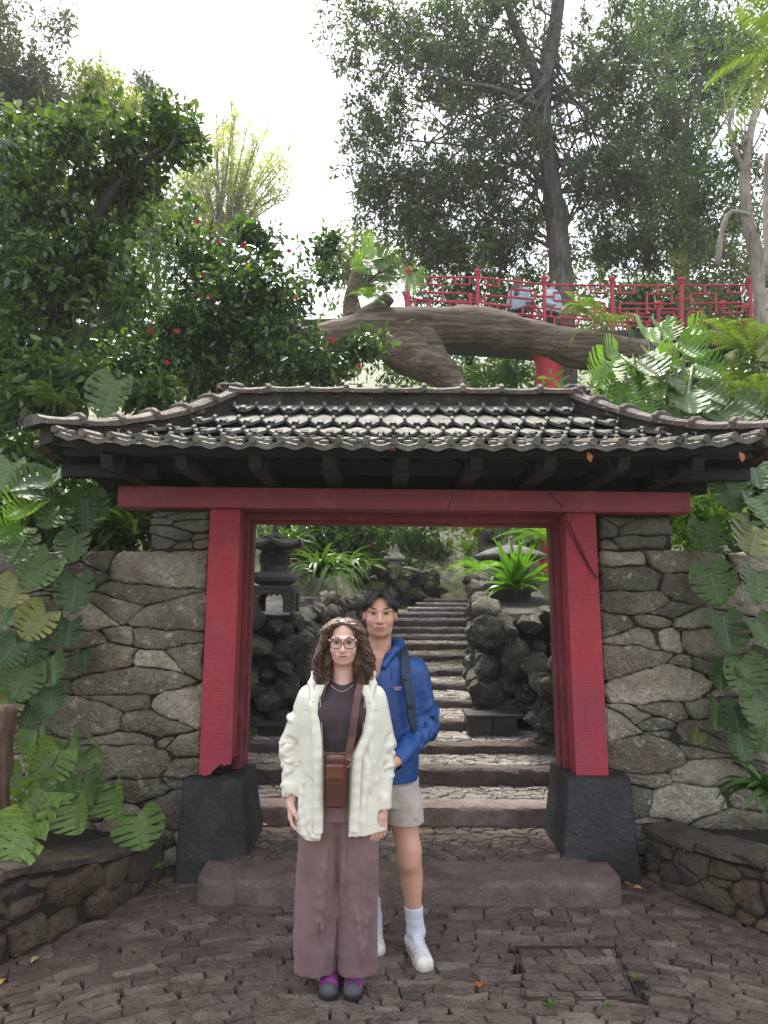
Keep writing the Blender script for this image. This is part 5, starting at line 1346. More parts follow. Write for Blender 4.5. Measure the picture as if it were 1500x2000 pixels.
strap_plant('strap-leaved clump above the square lantern', W(560, 1080, 9.0), 46, 0.62, 0.05, ML_STRAP, 4, (0.0, 0.8), arch=(0.3, 0.9))
strap_plant('strap-leaved clump further back beside the first one', W(680, 1120, 9.4), 46, 0.60, 0.05, ML_STRAP, 5, (0.0, 0.8), arch=(0.3, 1.0))
strap_plant('pale strap-leaved tuft at the top of the rocks', W(915, 1085, 13.5), 40, 0.55, 0.03, ML_LIME, 6, (0.1, 0.9))
strap_plant('spiky rosette plant with stiff bright leaves on the right rock wall', W(1006, 1150, 6.85), 48, 0.44, 0.06, leaf_mat('spiky_leaf', [(0.03, 0.075, 0.02), (0.06, 0.15, 0.02), (0.10, 0.24, 0.02), (0.05, 0.10, 0.03)], 0.3, 0.3, 0.55), 7, (-0.45, 0.9), arch=(-0.35, 0.25), name='spiky_plant', vert=13)
strap_plant('broad strap leaves at the right edge above the planter wall', W(1500, 1560, 4.55), 18, 0.42, 0.055, ML_STRAP, 8, (0.0, 0.7), az=(2.2, 5.0))
strap_plant('dark strap leaves behind the low end of the left wall', W(255, 1045, 5.9), 20, 0.5, 0.06, ML_LIME, 9, (0.1, 0.8))
strap_plant('strap leaves among the bushes under the left eave', W(80, 900, 5.9), 26, 0.5, 0.06, ML_STRAP, 10, (0.1, 0.9))
strap_plant('spiky leaves under the bridge', W(1000, 745, 18.0), 26, 1.0, 0.09, ML_STRAP, 12, (0.1, 0.9))
strap_plant('tuft of arching blades behind the white name board', W(930, 1050, 19.0), 30, 0.8, 0.05, ML_STRAP, 13, (0.1, 0.9))
# shrubs seen through the gate
gs = [(600, 1035, 12, (1.2, .8, .5), ML_DARK, 60, 0.13, 'dark shrub at the top left of the gate opening'), (700, 1060, 12.5, (0.9, .7, .55), ML_MID, 60, 0.12, 'leafy shrub with red bracts above the strap leaves'), (800, 1050, 20, (1.6, .9, 0.9), ML_MID, 90, 0.16, 'leafy shrub behind the small pale lantern'),
      (760, 1105, 18, (0.9, .6, .35), ML_DARK, 46, 0.13, 'low dark shrub on the mossy rocks'), (860, 1020, 23, (2.2, 1.0, 1.0), ML_DARK, 90, 0.17, 'dark thicket above the upper steps'), (960, 1020, 16, (1.3, .8, .6), ML_YEL, 60, 0.13, 'yellow-green shrub behind the right rocks'), (1050, 1030, 12.0, (0.7, .6, .5), ML_LIME, 40, 0.1, 'bright shrub at the top right of the gate opening'),
      (720, 1010, 25, (4.0, 1.2, 1.2), ML_DARK, 150, 0.2, 'dark wood high up seen through the gate')]
for i, (x, y, Yd, r_, m, cnt, sz, lab) in enumerate(gs):
    c = W(x, y, Yd); tree('garden_shrub', lab, (c[0], c[1], c[2] - r_[2]), None, None, [(c, r_, cnt, 0.16)], 26, sz, m, M_BARKD, 90 + i, 'shrub', nbr=14, brad=0.012, hexa=True, wide=0.4, flowers=[W(x + dx, y + dy, Yd - .6) for dx, dy in ((-30, -20), (10, -28), (25, 5))] if 'red' in lab else None)
# ------------------------------------------------------------------ large split leaves
def split_leaf(n_lobes, cut, width, slitw, arch, seed, ns=56, nu=9, holes=True, deep=0.0):
    """heart-shaped leaf with slits between the ribs. Midrib along -y (tip), base at origin, faces +z"""
    rg_ = random.Random(seed); V, idx, F = [], {}, []
    cuts = [[0.13 + 0.76 * (k + 0.5) / n_lobes + rg_.uniform(-.02, .02) for k in range(n_lobes)] for _ in range(2)]
    cd = [[cut * rg_.uniform(0.75, 1.3) for _ in range(n_lobes)] for _ in range(2)]
    for sd_ in (0, 1):
        sg_ = -1 if sd_ == 0 else 1
        for i in range(ns + 1):
            s = i / ns
            wv = width * (math.sin(math.pi * min(1, s * 0.90 + 0.10)) ** 0.60) * (1.10 - 0.42 * s)
            for j in range(nu + 1):
                u = j / nu
                # margin is swept back at the base (heart) and forward at the tip
                y = s + u * (0.10 * s * (1 - s) * 4 * 0.6 - 0.26 * (1 - s) ** 2.4) ; x = sg_ * wv * u
                lob = 0.0
                for c in cuts[sd_]: lob += math.exp(-((s - c) / 0.022) ** 2)
                z = 0.05 * math.sin(math.pi * min(1, u * 1.2)) - arch * (u * wv * 2) ** 2 * 0.5 - 0.30 * arch * s * s - 0.02 * lob * u + 0.012 * math.sin(s * n_lobes * 7.4) * u
                idx[(sd_, i, j)] = len(V); V.append((x, -y, z))
        for i in range(ns):
            s = (i + 0.5) / ns
            for j in range(nu):
                u = (j + 0.5) / nu; gone = False
                for c, d in zip(cuts[sd_], cd[sd_]):
                    w = slitw * (0.35 + 0.9 * max(0, (u - d)) / (1 - d))
                    if u > d and abs(s - c) < w and (not holes or u < 0.90 or d < cut * 1.05): gone = True
                if not gone:
                    q = (idx[(sd_, i, j)], idx[(sd_, i, j + 1)], idx[(sd_, i + 1, j + 1)], idx[(sd_, i + 1, j)])
                    F.append(q if sd_ == 0 else q[::-1])
    # raised midrib
    b = len(V)
    for i in range(0, ns + 1, 4):
        s = i / ns; z = -0.30 * arch * s * s; w = 0.012 * (1 - s) + 0.003
        V += [(-w, -s, z + 0.001), (0, -s, z + 0.010), (w, -s, z + 0.001)]
        if i: a = len(V) - 6; F += [(a, a + 3, a + 4, a + 1), (a + 1, a + 4, a + 5, a + 2)]
    F = [f[::-1] for f in F]
    m = mesh('leaf', V, F, None, True)
    n_side = sum(1 for f in F) 
    return m
def monstera_mat(name, cols, trans, tint=(1.2, 1.35, 0.45), rough=0.32):
    """large leaf: paler ribs, blotches; colour by leaf"""
    t = NT(name); t.usegen(); rv = t.rnd()
    c = t.ramp(rv, [(i / max(1, len(cols) - 1), q) for i, q in enumerate(cols)])
    v = t.mapping((1, 1, 1)); x = t.sep(v, 0); y = t.sep(v, 1)
    ax = t.math('ABSOLUTE', x)
    # side ribs run outward and a little forward
    ph = t.math('ADD', t.math('MULTIPLY', y, 48.0), t.math('MULTIPLY', ax, 18.0))
    rib = t.math('POWER', t.math('ABSOLUTE', t.math('SINE', t.math('MULTIPLY', ph, 0.5))), 14.0)
    mid = t.math('LESS_THAN', ax, 0.014)
    n = t.noise(4, 4, 0.6)
    c = t.mix(t.ramp(n, [(0.35, 0.0), (0.7, 0.55)]), c, t.mix(1.0, c, (1.7, 1.6, 1.3), 'MULTIPLY'))
    c = t.mix(t.math('MULTIPLY', rib, 0.30), c, t.mix(1.0, c, (2.2, 2.0, 1.8), 'MULTIPLY'))
    c = t.mix(t.math('MULTIPLY', mid, 0.8), c, (0.16, 0.22, 0.09))
    t.set('Base Color', c).set('Roughness', t.ramp(t.noise(7, 3, 0.5), [(0.3, rough), (0.7, rough + 0.2)])).set('Specular IOR Level', 0.5)
    t.bump(t.math('ADD', t.math('MULTIPLY', rib, -0.35), t.noise(9, 3, 0.5)), 0.35, 0.02)
    tr = t.n.new('ShaderNodeBsdfTranslucent'); t.l.new(t.mix(1.0, c, tint, 'MULTIPLY'), tr.inputs['Color'])
    mx = t.n.new('ShaderNodeMixShader'); mx.inputs[0].default_value = trans
    t.l.new(t.b.outputs[0], mx.inputs[1]); t.l.new(tr.outputs[0], mx.inputs[2]); t.l.new(mx.outputs[0], t.out.inputs['Surface'])
    MATS[name] = t.m; return t.m
MM_GREEN = monstera_mat('monstera_leaf', [(0.030, 0.062, 0.020), (0.048, 0.092, 0.027), (0.066, 0.118, 0.032), (0.040, 0.076, 0.024)], 0.18)
MM_LIGHT = monstera_mat('monstera_leaf_lit', [(0.07, 0.16, 0.025), (0.12, 0.24, 0.03), (0.17, 0.30, 0.04), (0.09, 0.19, 0.04)], 0.35)  # brighter greens: light shining through from behind is put into the colour
MM_OLD = monstera_mat('monstera_leaf_old', [(0.10, 0.13, 0.035), (0.16, 0.17, 0.05)], 0.2)
MM_PHIL = monstera_mat('lobed_leaf', [(0.07, 0.13, 0.032), (0.12, 0.20, 0.05), (0.16, 0.25, 0.065), (0.20, 0.27, 0.10)], 0.25)
def with_mat(m, mat): 
    c = m.copy(); c.materials.clear(); c.materials.append(mat); return c
_base = [split_leaf(4, 0.42, 0.62, 0.026, 0.22, 1, ns=72), split_leaf(5, 0.40, 0.64, 0.023, 0.30, 2, ns=72), split_leaf(4, 0.48, 0.60, 0.024, 0.18, 3, ns=72), split_leaf(5, 0.36, 0.66, 0.025, 0.42, 4, ns=72)]
_deep = [split_leaf(6, 0.26, 0.60, 0.032, 0.5, 11, ns=72, holes=False), split_leaf(7, 0.28, 0.62, 0.028, 0.75, 12, ns=80, holes=False), split_leaf(6, 0.24, 0.56, 0.030, 0.9, 13, ns=72, holes=False)]
_phil = [split_leaf(4, 0.26, 0.78, 0.030, 0.40, 5, ns=80, holes=False), split_leaf(4, 0.30, 0.70, 0.034, 0.7, 6, ns=80, holes=False), split_leaf(5, 0.26, 0.74, 0.026, 0.9, 8, ns=80, holes=False)]
LEAFSET = {k: [with_mat(m, mt) for m in b] for k, mt, b in (('g', MM_GREEN, _base), ('l', MM_LIGHT, _deep), ('o', MM_OLD, _base), ('p', MM_PHIL, _phil))}

def leaf_plant(label, root_at, leaves_, seed, name='monstera', cat='plant', stem_r=0.008, stems=None, stem_mat=None):
    """leaves_: (px, py of the leaf's middle, distance, length in photo px, direction of the tip in degrees from straight down, kind, lean)"""
    rg_ = random.Random(seed); r_ = empty(name, root_at, label=label, cat=cat); o = np.array(root_at, float)
    for (px, py, Y, ln, ang, kind, lean) in leaves_:
        c = W(px, py, Y); mpp = Y / F_PX * 1.0; L = ln * mpp * 0.76
        a = R(ang) + rg_.uniform(-.12, .12)
        tip = np.array([math.sin(a), 0, -math.cos(a)]); nrml = np.array([0, -1.0, 0])
        # lean back so that the face looks up a little
        lr = R(lean) + rg_.uniform(-.1, .1)
        tip3 = nrm(tip * math.cos(lr) + nrml * math.sin(lr)); side = nrm(np.cross(nrml, -tip)); side = nrm(side - tip3 * (side @ tip3)); nz = np.cross(side, -tip3)
        yaw = rg_.uniform(-.3, .3)
        m = Matrix(((side[0], -tip3[0], nz[0]), (side[1], -tip3[1], nz[1]), (side[2], -tip3[2], nz[2]))) @ Matrix.Rotation(yaw, 3, 'Y')
        base = c - tip3 * L * 0.5
        me = rg_.choice(LEAFSET[kind]); link('leaf', me, r_, base - o, m.to_euler(), (L * rg_.uniform(.95, 1.08), L, L))
        # petiole back to the plant
        e = np.array(stems(px, py, Y)) if stems else o
        mid = (base + e) / 2 + np.array([0, 0.02, 0.10 * np.linalg.norm(base - e)])
        pts = [e * (1 - t) ** 2 + mid * 2 * t * (1 - t) + base * t * t for t in np.linspace(0, 1, 7)]
        MB().tube([p - o for p in pts], [stem_r * 1.2] * 6 + [stem_r * 0.8], 6).build('petiole', stem_mat or M_STEM, r_, True)
    return r_
LL = [(145, 1165, 4.62, 95, 10, 'g', 12), (72, 1122, 4.58, 100, -35, 'g', 20), (143, 1072, 4.66, 82, 8, 'g', 15), (25, 1160, 4.55, 80, -5, 'o', 15), (68, 1222, 4.60, 85, -25, 'o', 20), (132, 1240, 4.66, 68, -8, 'g', 10), (15, 1278, 4.5, 70, -30, 'g', 18), (60, 1270, 4.62, 85, -10, 'g', 14), (102, 1312, 4.60, 78, 8, 'g', 12), (40, 1335, 4.56, 92, -22, 'g', 16), (100, 1372, 4.64, 72, 12, 'g', 12), (172, 1005, 4.72, 95, 12, 'g', 8), (35, 1075, 4.56, 85, -12, 'g', 25), (48, 1002, 4.5, 105, -30, 'l', 45), (112, 935, 4.62, 120, 25, 'g', 50), (60, 955, 4.55, 110, -55, 'g', 50), (12, 935, 4.6, 90, -10, 'g', 20), (10, 1385, 4.56, 70, -15, 'o', 14), (55, 1402, 4.66, 60, -15, 'g', 12), (8, 1205, 4.6, 80, -30, 'g', 15), (100, 1012, 4.6, 80, -20, 'g', 35), (10, 1040, 4.5, 90, -40, 'l', 40), (165, 1290, 4.74, 46, 15, 'g', 10)]
leaf_plant('climbing plant with big split leaves on the wall left of the gate', W(60, 1440, 4.78), LL, 1, stems=lambda x, y, Y: W(60 + (x - 60) * 0.45, y + 5, 4.80), stem_mat=M_STEMD)
# its climbing stems
RL = [(1395, 1147, 4.62, 100, -2, 'g', 10), (1420, 1240, 4.60, 105, 4, 'g', 16), (1385, 1052, 4.68, 85, 4, 'g', 12), (1428, 968, 4.64, 95, 8, 'g', 15), (1470, 1058, 4.5, 120, -38, 'o', 35), (1480, 1150, 4.55, 95, -25, 'g', 20), (1455, 1325, 4.60, 90, 10, 'g', 14), (1408, 1322, 4.68, 72, -8, 'g', 10), (1478, 1392, 4.58, 85, 0, 'g', 16), (1398, 1398, 4.70, 75, -18, 'g', 10), (1450, 1460, 4.62, 70, 0, 'g', 12), (1490, 1240, 4.56, 80, 15, 'g', 20), (1480, 1310, 4.62, 80, 25, 'g', 20), (1410, 920, 4.8, 70, 10, 'g', 20), (1475, 930, 4.7, 90, -10, 'g', 25), (1490, 1000, 4.55, 90, 10, 'g', 30), (1440, 1410, 4.66, 60, 10, 'g', 12), (1500, 1440, 4.6, 80, -10, 'g', 15), (1360, 1440, 4.8, 40, -20, 'o', 10)]
leaf_plant('climbing plant with big split leaves on the wall right of the gate', W(1450, 1500, 4.78), RL, 2, stems=lambda x, y, Y: W(1450 + (x - 1450) * 0.45, y + 5, 4.80), stem_mat=M_STEMD)
UR = [(1172, 735, 6.0, 105, -25, 'l', 12), (1235, 690, 6.3, 85, -40, 'g', 55), (1275, 770, 5.9, 80, 15, 'l', 25), (1345, 690, 6.1, 95, 25, 'l', 35), (1285, 700, 6.0, 80, 10, 'l', 40), (1360, 650, 6.3, 70, 30, 'l', 40), (1240, 745, 5.9, 75, -35, 'l', 35), (1305, 715, 5.95, 75, 35, 'l', 30), (1262, 725, 5.8, 105, 25, 'g', 45), (1310, 745, 5.8, 95, -30, 'g', 50), (1345, 790, 5.7, 90, -5, 'g', 40), (1390, 780, 5.9, 95, 30, 'g', 40), (1300, 650, 6.2, 75, 0, 'l', 25), (1215, 780, 5.9, 95, -20, 'l', 15), (1420, 820, 5.8, 90, 25, 'g', 35), (1380, 730, 6.4, 100, 40, 'l', 40), (1250, 800, 5.8, 80, 10, 'l', 20), (1460, 800, 5.9, 90, 30, 'g', 40), (1200, 700, 6.4, 100, -50, 'l', 40), (1325, 820, 5.65, 80, -10, 'g', 45), (1270, 660, 6.5, 90, -20, 'l', 30)]
leaf_plant('tall clump of bright split leaves behind the right end of the roof', W(1300, 900, 6.0), UR, 3, stem_r=0.014, stems=lambda x, y, Y: W(1290 + (x - 1290) * 0.5, 900, 6.0))
leaf_plant('pale split leaf standing behind the left end of the roof', W(215, 850, 6.2), [(212, 780, 6.2, 110, -12, 'g', 12), (150, 830, 6.2, 70, -40, 'g', 30)], 4, stem_r=0.01)
LT = [(722, 500, 11.6, 90, -30, 'l', 30), (700, 520, 11.7, 70, -60, 'l', 30), (745, 515, 11.5, 70, 30, 'g', 30), (805, 560, 11.6, 75, 10, 'l', 20), (760, 540, 11.5, 70, 45, 'g', 40)]
leaf_plant('clump of split leaves growing on the stub of the dead trunk', W(715, 560, 11.8), LT, 5, stem_r=0.012)
PL = [(82, 1450, 4.55, 85, 35, 'p', 30), (143, 1463, 4.6, 60, 45, 'p', 30), (95, 1497, 4.35, 85, -30, 'p', 22), (197, 1470, 4.65, 62, 50, 'p', 27), (55, 1585, 4.1, 100, -35, 'p', 20), (118, 1560, 4.25, 90, -5, 'p', 20), (160, 1590, 4.15, 90, 20, 'p', 17), (172, 1548, 4.35, 80, 30, 'p', 25), (232, 1565, 4.4, 78, 25, 'p', 17), (275, 1625, 4.4, 85, 15, 'p', 7), (30, 1655, 3.75, 115, -20, 'p', 17), (62, 1635, 3.8, 100, 25, 'p', 20), (15, 1540, 4.1, 80, -50, 'p', 20)]
leaf_plant('low plant with deeply lobed pale leaves in the left planter', W(25, 1640, 4.15), PL, 6, 'lobed_plant', stem_r=0.009)
# brown stump at the left edge
p = W(-2, 1600, 3.9)
st = empty('palm_stump', (p[0], p[1], 0.38), label='brown fibrous stump at the left edge of the view', cat='stump')
limb([(0, 0, 0), (0.0, 0, 0.25), (-0.01, 0, 0.5), (0.0, 0, 0.78)], [0.055, 0.045, 0.06, 0.045], 12, 3, 0.25).build('trunk', bark('fibre', [(0.05, 0.03, 0.022), (0.12, 0.075, 0.05), (0.22, 0.16, 0.11)], 2.0, (5, 5, 1)), st, True)
# climbing stems on the walls (parts of the plants would be hidden; these are the visible ropes)
# --- small things on the ground
def tuft(label, p, s, seed):
    rg_ = random.Random(seed); mb = MB()
    for i in range(26):
        a = rg_.uniform(0, 6.28); l = s * rg_.uniform(.4, 1); e = rg_.uniform(.3, 1.2); d = np.array([math.cos(a) * math.cos(e), math.sin(a) * math.cos(e), math.sin(e)]); w = np.array([-math.sin(a), math.cos(a), 0]) * s * 0.10
        b = np.array([rg_.uniform(-1, 1) * s * .6, rg_.uniform(-1, 1) * s * .3, 0.0]); mb.add([b, b + d * l * .6 + w, b + d * l, b + d * l * .6 - w], [(0, 1, 2, 3)])
    o = mb.build('weed', ML_LIME, label=label, cat='weed'); o.location = (p[0], p[1], p[2])
for i, (x, y, lab, s) in enumerate([(1070, 1965, 'larger weed at the near edge of the inspection cover', 0.035), (1187, 1966, 'small weed at the near right corner of the inspection cover', 0.028), (1237, 1912, 'weed beside the right rim of the inspection cover', 0.03), (905, 1775, 'tiny weed at the foot of the step', 0.022), (310, 1695, 'little weed between the left plinth and planter wall', 0.04), (305, 1730, 'lower weed between the left plinth and planter wall', 0.035), (1085, 1617, 'weed at the foot of the second step', 0.02)]):
    tuft(lab, G(x, y, 0.005 if y > 1700 else 0.145), s, i)
def dead_leaf(label, p, s, col, seed, hang=None):
    rg_ = random.Random(seed); V, F = [], []; n = 6
    for i in range(n + 1):
        t = i / n; w = s * 0.30 * math.sin(math.pi * (t * .94 + .03)); z = s * 0.18 * math.sin(t * 3) + 0.004
        V += [(s * (t - .5), -w, z + 0.10 * w + .05 * s), (s * (t - .5), 0, z), (s * (t - .5), w, z + 0.10 * w + .07 * s)]
        if i: a = 3 * i; F += [(a - 3, a, a + 1, a - 2), (a - 2, a + 1, a + 2, a - 1)]
    o = link('fallen_leaf', mesh('fallen_leaf', V, F, plain('dead_leaf_%d' % seed, col, 0.6, 0.3, 0.3, 40), True), label=label, cat='leaf'); o.location = p; o.rotation_euler = hang or (rg_.uniform(-.2, .2), 0, rg_.uniform(0, 6))
for i, (x, y, z, s, col, lab) in enumerate([(938, 1927, 0.008, 0.055, (0.40, 0.10, 0.03), 'orange fallen leaf on the cobbles right of the shoes'), (1222, 1729, 0.008, 0.06, (0.36, 0.12, 0.05), 'orange fallen leaf by the right plinth'), (1246, 1737, 0.008, 0.05, (0.55, 0.32, 0.08), 'yellow fallen leaf by the right plinth'), (515, 1614, 0.15, 0.05, (0.5, 0.3, 0.2), 'pale fallen leaf below the second step'), (756, 1808, 0.008, 0.055, (0.30, 0.11, 0.06), 'brown fallen leaf behind the long trousers'), (70, 1878, 0.008, 0.06, (0.55, 0.42, 0.2), 'pale fallen leaf on the cobbles at the left'), (5, 1920, 0.008, 0.05, (0.6, 0.4, 0.08), 'yellow fallen leaf at the left edge of the yard')]):
    dead_leaf(lab, G(x, y, z), s, col, i)
for i, (x, y, lab) in enumerate([(762, 876, 'orange dead leaf hanging from the middle of the eave'), (1149, 893, 'brown dead leaf hanging below the eave right of the middle'), (1445, 893, 'small dead leaf hanging from the right eave')]):
    dead_leaf(lab, W(x, y, 3.97), 0.06, (0.40, 0.15, 0.07), 20 + i, (R(90), R(75 if i else 20), 0.2))
# ------------------------------------------------------------------ people: shapes grown from distance fields
class Field:
    """signed distance on a rectilinear grid; primitives are blended in, then meshed with surface nets"""
    def __init__(s, xs, ys, zs):
        s.ax = [np.asarray(a, np.float32) for a in (xs, ys, zs)]; s.F = np.full([len(a) for a in s.ax], 0.5, np.float32)
    def block(s, lo, hi):
        sl = tuple(slice(max(0, np.searchsorted(a, l) - 1), min(len(a), np.searchsorted(a, h) + 1)) for a, l, h in zip(s.ax, lo, hi))
        X, Y, Z = np.meshgrid(*[a[q] for a, q in zip(s.ax, sl)], indexing='ij'); return sl, X, Y, Z
    def put(s, sl, d, k, op):
        f = s.F[sl]
        if op == 'add':
            if k > 0: h = np.clip(0.5 + 0.5 * (f - d) / k, 0, 1); s.F[sl] = f + (d - f) * h - k * h * (1 - h)
            else: s.F[sl] = np.minimum(f, d)
        elif op == 'sub':
            d = -d
            if k > 0: h = np.clip(0.5 - 0.5 * (f - d) / k, 0, 1); s.F[sl] = f + (d - f) * h + k * h * (1 - h)
            else: s.F[sl] = np.maximum(f, d)
        else: s.F[sl] = np.maximum(f, d)
    def cone(s, a, b, ra, rb, k=0.02, op='add', sq=(1, 1, 1)):
        a, b = np.array(a, float), np.array(b, float); m = max(ra, rb) + k + 0.03
        sl, X, Y, Z = s.block(np.minimum(a, b) - m, np.maximum(a, b) + m)
        if 0 in X.shape: return s
        ba = b - a; L2 = max(ba @ ba, 1e-9); t = np.clip(((X - a[0]) * ba[0] + (Y - a[1]) * ba[1] + (Z - a[2]) * ba[2]) / L2, 0, 1)
        d = np.sqrt(((X - a[0] - t * ba[0]) / sq[0]) ** 2 + ((Y - a[1] - t * ba[1]) / sq[1]) ** 2 + ((Z - a[2] - t * ba[2]) / sq[2]) ** 2) - (ra + (rb - ra) * t)
        s.put(sl, d, k, op); return s
    def ell(s, c, r_, k=0.02, op='add'):
        c, r_ = np.array(c, float), np.array(r_, float); m = r_ + k + 0.03
        sl, X, Y, Z = s.block(c - m, c + m)
        if 0 in X.shape: return s
        q = [(X - c[0]), (Y - c[1]), (Z - c[2])]
        k0 = np.sqrt(sum((v / w) ** 2 for v, w in zip(q, r_))); k1 = np.sqrt(sum((v / w ** 2) ** 2 for v, w in zip(q, r_))) + 1e-9
        s.put(sl, k0 * (k0 - 1) / k1, k, op); return s
    def loft(s, rows, k=0.02, op='add', p=2.2, grow=0.0, cap=True):
        """rows: (z, cx, cy, a, b) bottom to top"""
        rows = sorted(rows); A = np.array(rows, float)
        lo = [(A[:, 1] - A[:, 3]).min() - .06, (A[:, 2] - A[:, 4]).min() - .06, A[0, 0] - .05]; hi = [(A[:, 1] + A[:, 3]).max() + .06, (A[:, 2] + A[:, 4]).max() + .06, A[-1, 0] + .05]
        sl, X, Y, Z = s.block(lo, hi); z = s.ax[2][sl[2]]
        cx, cy, a, b = [smooth_interp(z, A[:, 0], A[:, i])[None, None, :] for i in (1, 2, 3, 4)]
        a = a + grow; b = b + grow
        k0 = (np.abs((X - cx) / a) ** p + np.abs((Y - cy) / b) ** p) ** (1 / p); d = (k0 - 1) * np.minimum(a, b) * 1.0
        if cap: d = np.maximum(d, np.maximum(Z - A[-1, 0], A[0, 0] - Z))
        s.put(sl, d.astype(np.float32), k, op); return s
    def func(s, fn, lo=None, hi=None):
        """F = fn(F, X, Y, Z) on a box"""
        sl, X, Y, Z = s.block(lo if lo is not None else [a[0] for a in s.ax], hi if hi is not None else [a[-1] for a in s.ax]); s.F[sl] = fn(s.F[sl], X, Y, Z); return s
    def wrinkle(s, amp, fx, fy, fz, seed=0.0, o=3, mask=None, ridge=False, shear=0.0):
        near = np.abs(s.F) < 0.05; i = np.nonzero(near)
        x, y, z = s.ax[0][i[0]], s.ax[1][i[1]], s.ax[2][i[2]]
        zz = z + shear * (np.abs(x) + y)
        n = fbm(x * fx + seed, y * fy + seed * 2, zz * fz + seed * 3, o)
        if ridge: n = 1 - 2 * np.abs(n)
        a = amp if mask is None else amp * mask(x, y, z)
        s.F[i] += (a * n).astype(np.float32); return s
    def fold(s, pts, r_, op='add', k=0.010):
        """a crease: a thin tapering roll along the surface"""
        m = len(pts) - 1
        for i in range(m):
            ra = r_ * math.sin(math.pi * (i / m * 0.86 + 0.07)) + .001; rb = r_ * math.sin(math.pi * ((i + 1) / m * 0.86 + 0.07)) + .001; s.cone(pts[i], pts[i + 1], ra, rb, k, op)
        return s
    def sleeve_folds(s, chain, n, rg_, r_=.007, focus=(0.35, 0.75)):
        """creases winding round a sleeve: chain of (point, radius)"""
        P = np.array([c[0] for c in chain], float); Rr = np.array([c[1] for c in chain]); S = np.concatenate([[0], np.cumsum(np.linalg.norm(np.diff(P, axis=0), axis=1))]); S /= S[-1]
        for i in range(n):
            t0 = rg_.uniform(*focus) if rg_.random() < .7 else rg_.uniform(.08, .97); p0 = rg_.uniform(-2.9, 0.3); dp = rg_.uniform(.7, 1.7) * rg_.choice((-1, 1)); dt = rg_.uniform(-.10, .10); pts = []
            for j in range(6):
                t = min(.99, max(.02, t0 + dt * j / 5)); c = np.array([np.interp(t, S, P[:, q]) for q in range(3)]); d = nrm(np.array([np.interp(min(1, t + .03), S, P[:, q]) for q in range(3)]) - np.array([np.interp(max(0, t - .03), S, P[:, q]) for q in range(3)]))
                u = nrm(np.cross(d, (0, -1.0, 0.001))); v = np.cross(d, u); a = p0 + dp * j / 5; rr = np.interp(t, S, Rr); pts.append(c + (u * math.cos(a) + v * math.sin(a)) * rr * (1.0 if i % 3 else 1.04))
            s.fold(pts, r_ * rg_.uniform(.6, 1.2), 'add' if i % 2 else 'sub', .014)
        return s
    def body_folds(s, rows, n, rg_, r_=.006, zr_=None, dz=(-.10, .10), front=(-2.9, -.2), steep=1.0):
        """creases on a lofted body: rows (z, cx, cy, a, b)"""
        A = np.array(sorted(rows), float); z0, z1 = zr_ or (A[0, 0] + .03, A[-1, 0] - .05)
        for i in range(n):
            z = rg_.uniform(z0, z1); a = rg_.uniform(*front); dzz = rg_.uniform(*dz) * steep; da = rg_.uniform(-.5, .5) / max(1, steep); pts = []
            for j in range(6):
                zz = min(z1 + .02, max(z0 - .02, z + dzz * j / 5)); an = a + da * j / 5; cx, cy, aa, bb = [np.interp(zz, A[:, 0], A[:, q]) for q in (1, 2, 3, 4)]; q_ = (abs(math.cos(an)) ** 2.3 + abs(math.sin(an)) ** 2.3) ** (-1 / 2.3); pts.append((cx + aa * q_ * math.cos(an), cy + bb * q_ * math.sin(an), zz))
            s.fold(pts, r_ * rg_.uniform(.5, 1.2), 'add', .018)
        return s
    def nets(s):
        F = s.F; nx, ny, nz = F.shape; S = F < 0
        c = np.zeros((nx - 1, ny - 1, nz - 1), np.int8)
        for i in (0, 1):
            for j in (0, 1):
                for k in (0, 1): c += S[i:nx - 1 + i, j:ny - 1 + j, k:nz - 1 + k]
        act = (c > 0) & (c < 8); idx = -np.ones(act.shape, np.int32); cells = np.nonzero(act); n = len(cells[0]); idx[cells] = np.arange(n)
        ci, cj, ck = cells; acc = np.zeros((n, 3), np.float32); cnt = np.zeros(n, np.float32)
        cor = [(i, j, k) for i in (0, 1) for j in (0, 1) for k in (0, 1)]; val = {q: F[ci + q[0], cj + q[1], ck + q[2]] for q in cor}
        for q in cor:
            for a in range(3):
                if q[a] == 0:
                    w = list(q); w[a] = 1; f0, f1 = val[q], val[tuple(w)]; m = (f0 < 0) != (f1 < 0)
                    t = np.where(m, f0 / np.where(m, f0 - f1, 1), 0)
                    p = np.tile(np.array(q, np.float32), (n, 1)); p[:, a] = t; acc[m] += p[m]; cnt[m] += 1
        acc /= cnt[:, None]; V = np.empty((n, 3), np.float32)
        for a, base in enumerate((ci, cj, ck)):
            g = s.ax[a]; V[:, a] = g[base] + acc[:, a] * (g[base + 1] - g[base])
        Q = []
        for a in range(3):
            b, d = (a + 1) % 3, (a + 2) % 3
            s0 = [slice(None)] * 3; s1 = [slice(None)] * 3; s0[a] = slice(0, -1); s1[a] = slice(1, None)
            A, B = S[tuple(s0)], S[tuple(s1)]; e = np.nonzero(A != B); e = [q.copy() for q in e]
            ok = (e[b] > 0) & (e[d] > 0) & (e[b] < F.shape[b] - 1) & (e[d] < F.shape[d] - 1); e = [q[ok] for q in e]; flip = A[tuple(e)]
            def at(db, dd):
                q = [x.copy() for x in e]; q[b] = q[b] + db; q[d] = q[d] + dd; return idx[tuple(q)]
            f = np.stack([at(-1, -1), at(0, -1), at(0, 0), at(-1, 0)], 1); f[~flip] = f[~flip][:, ::-1]; Q.append(f)
        return V, np.concatenate(Q)
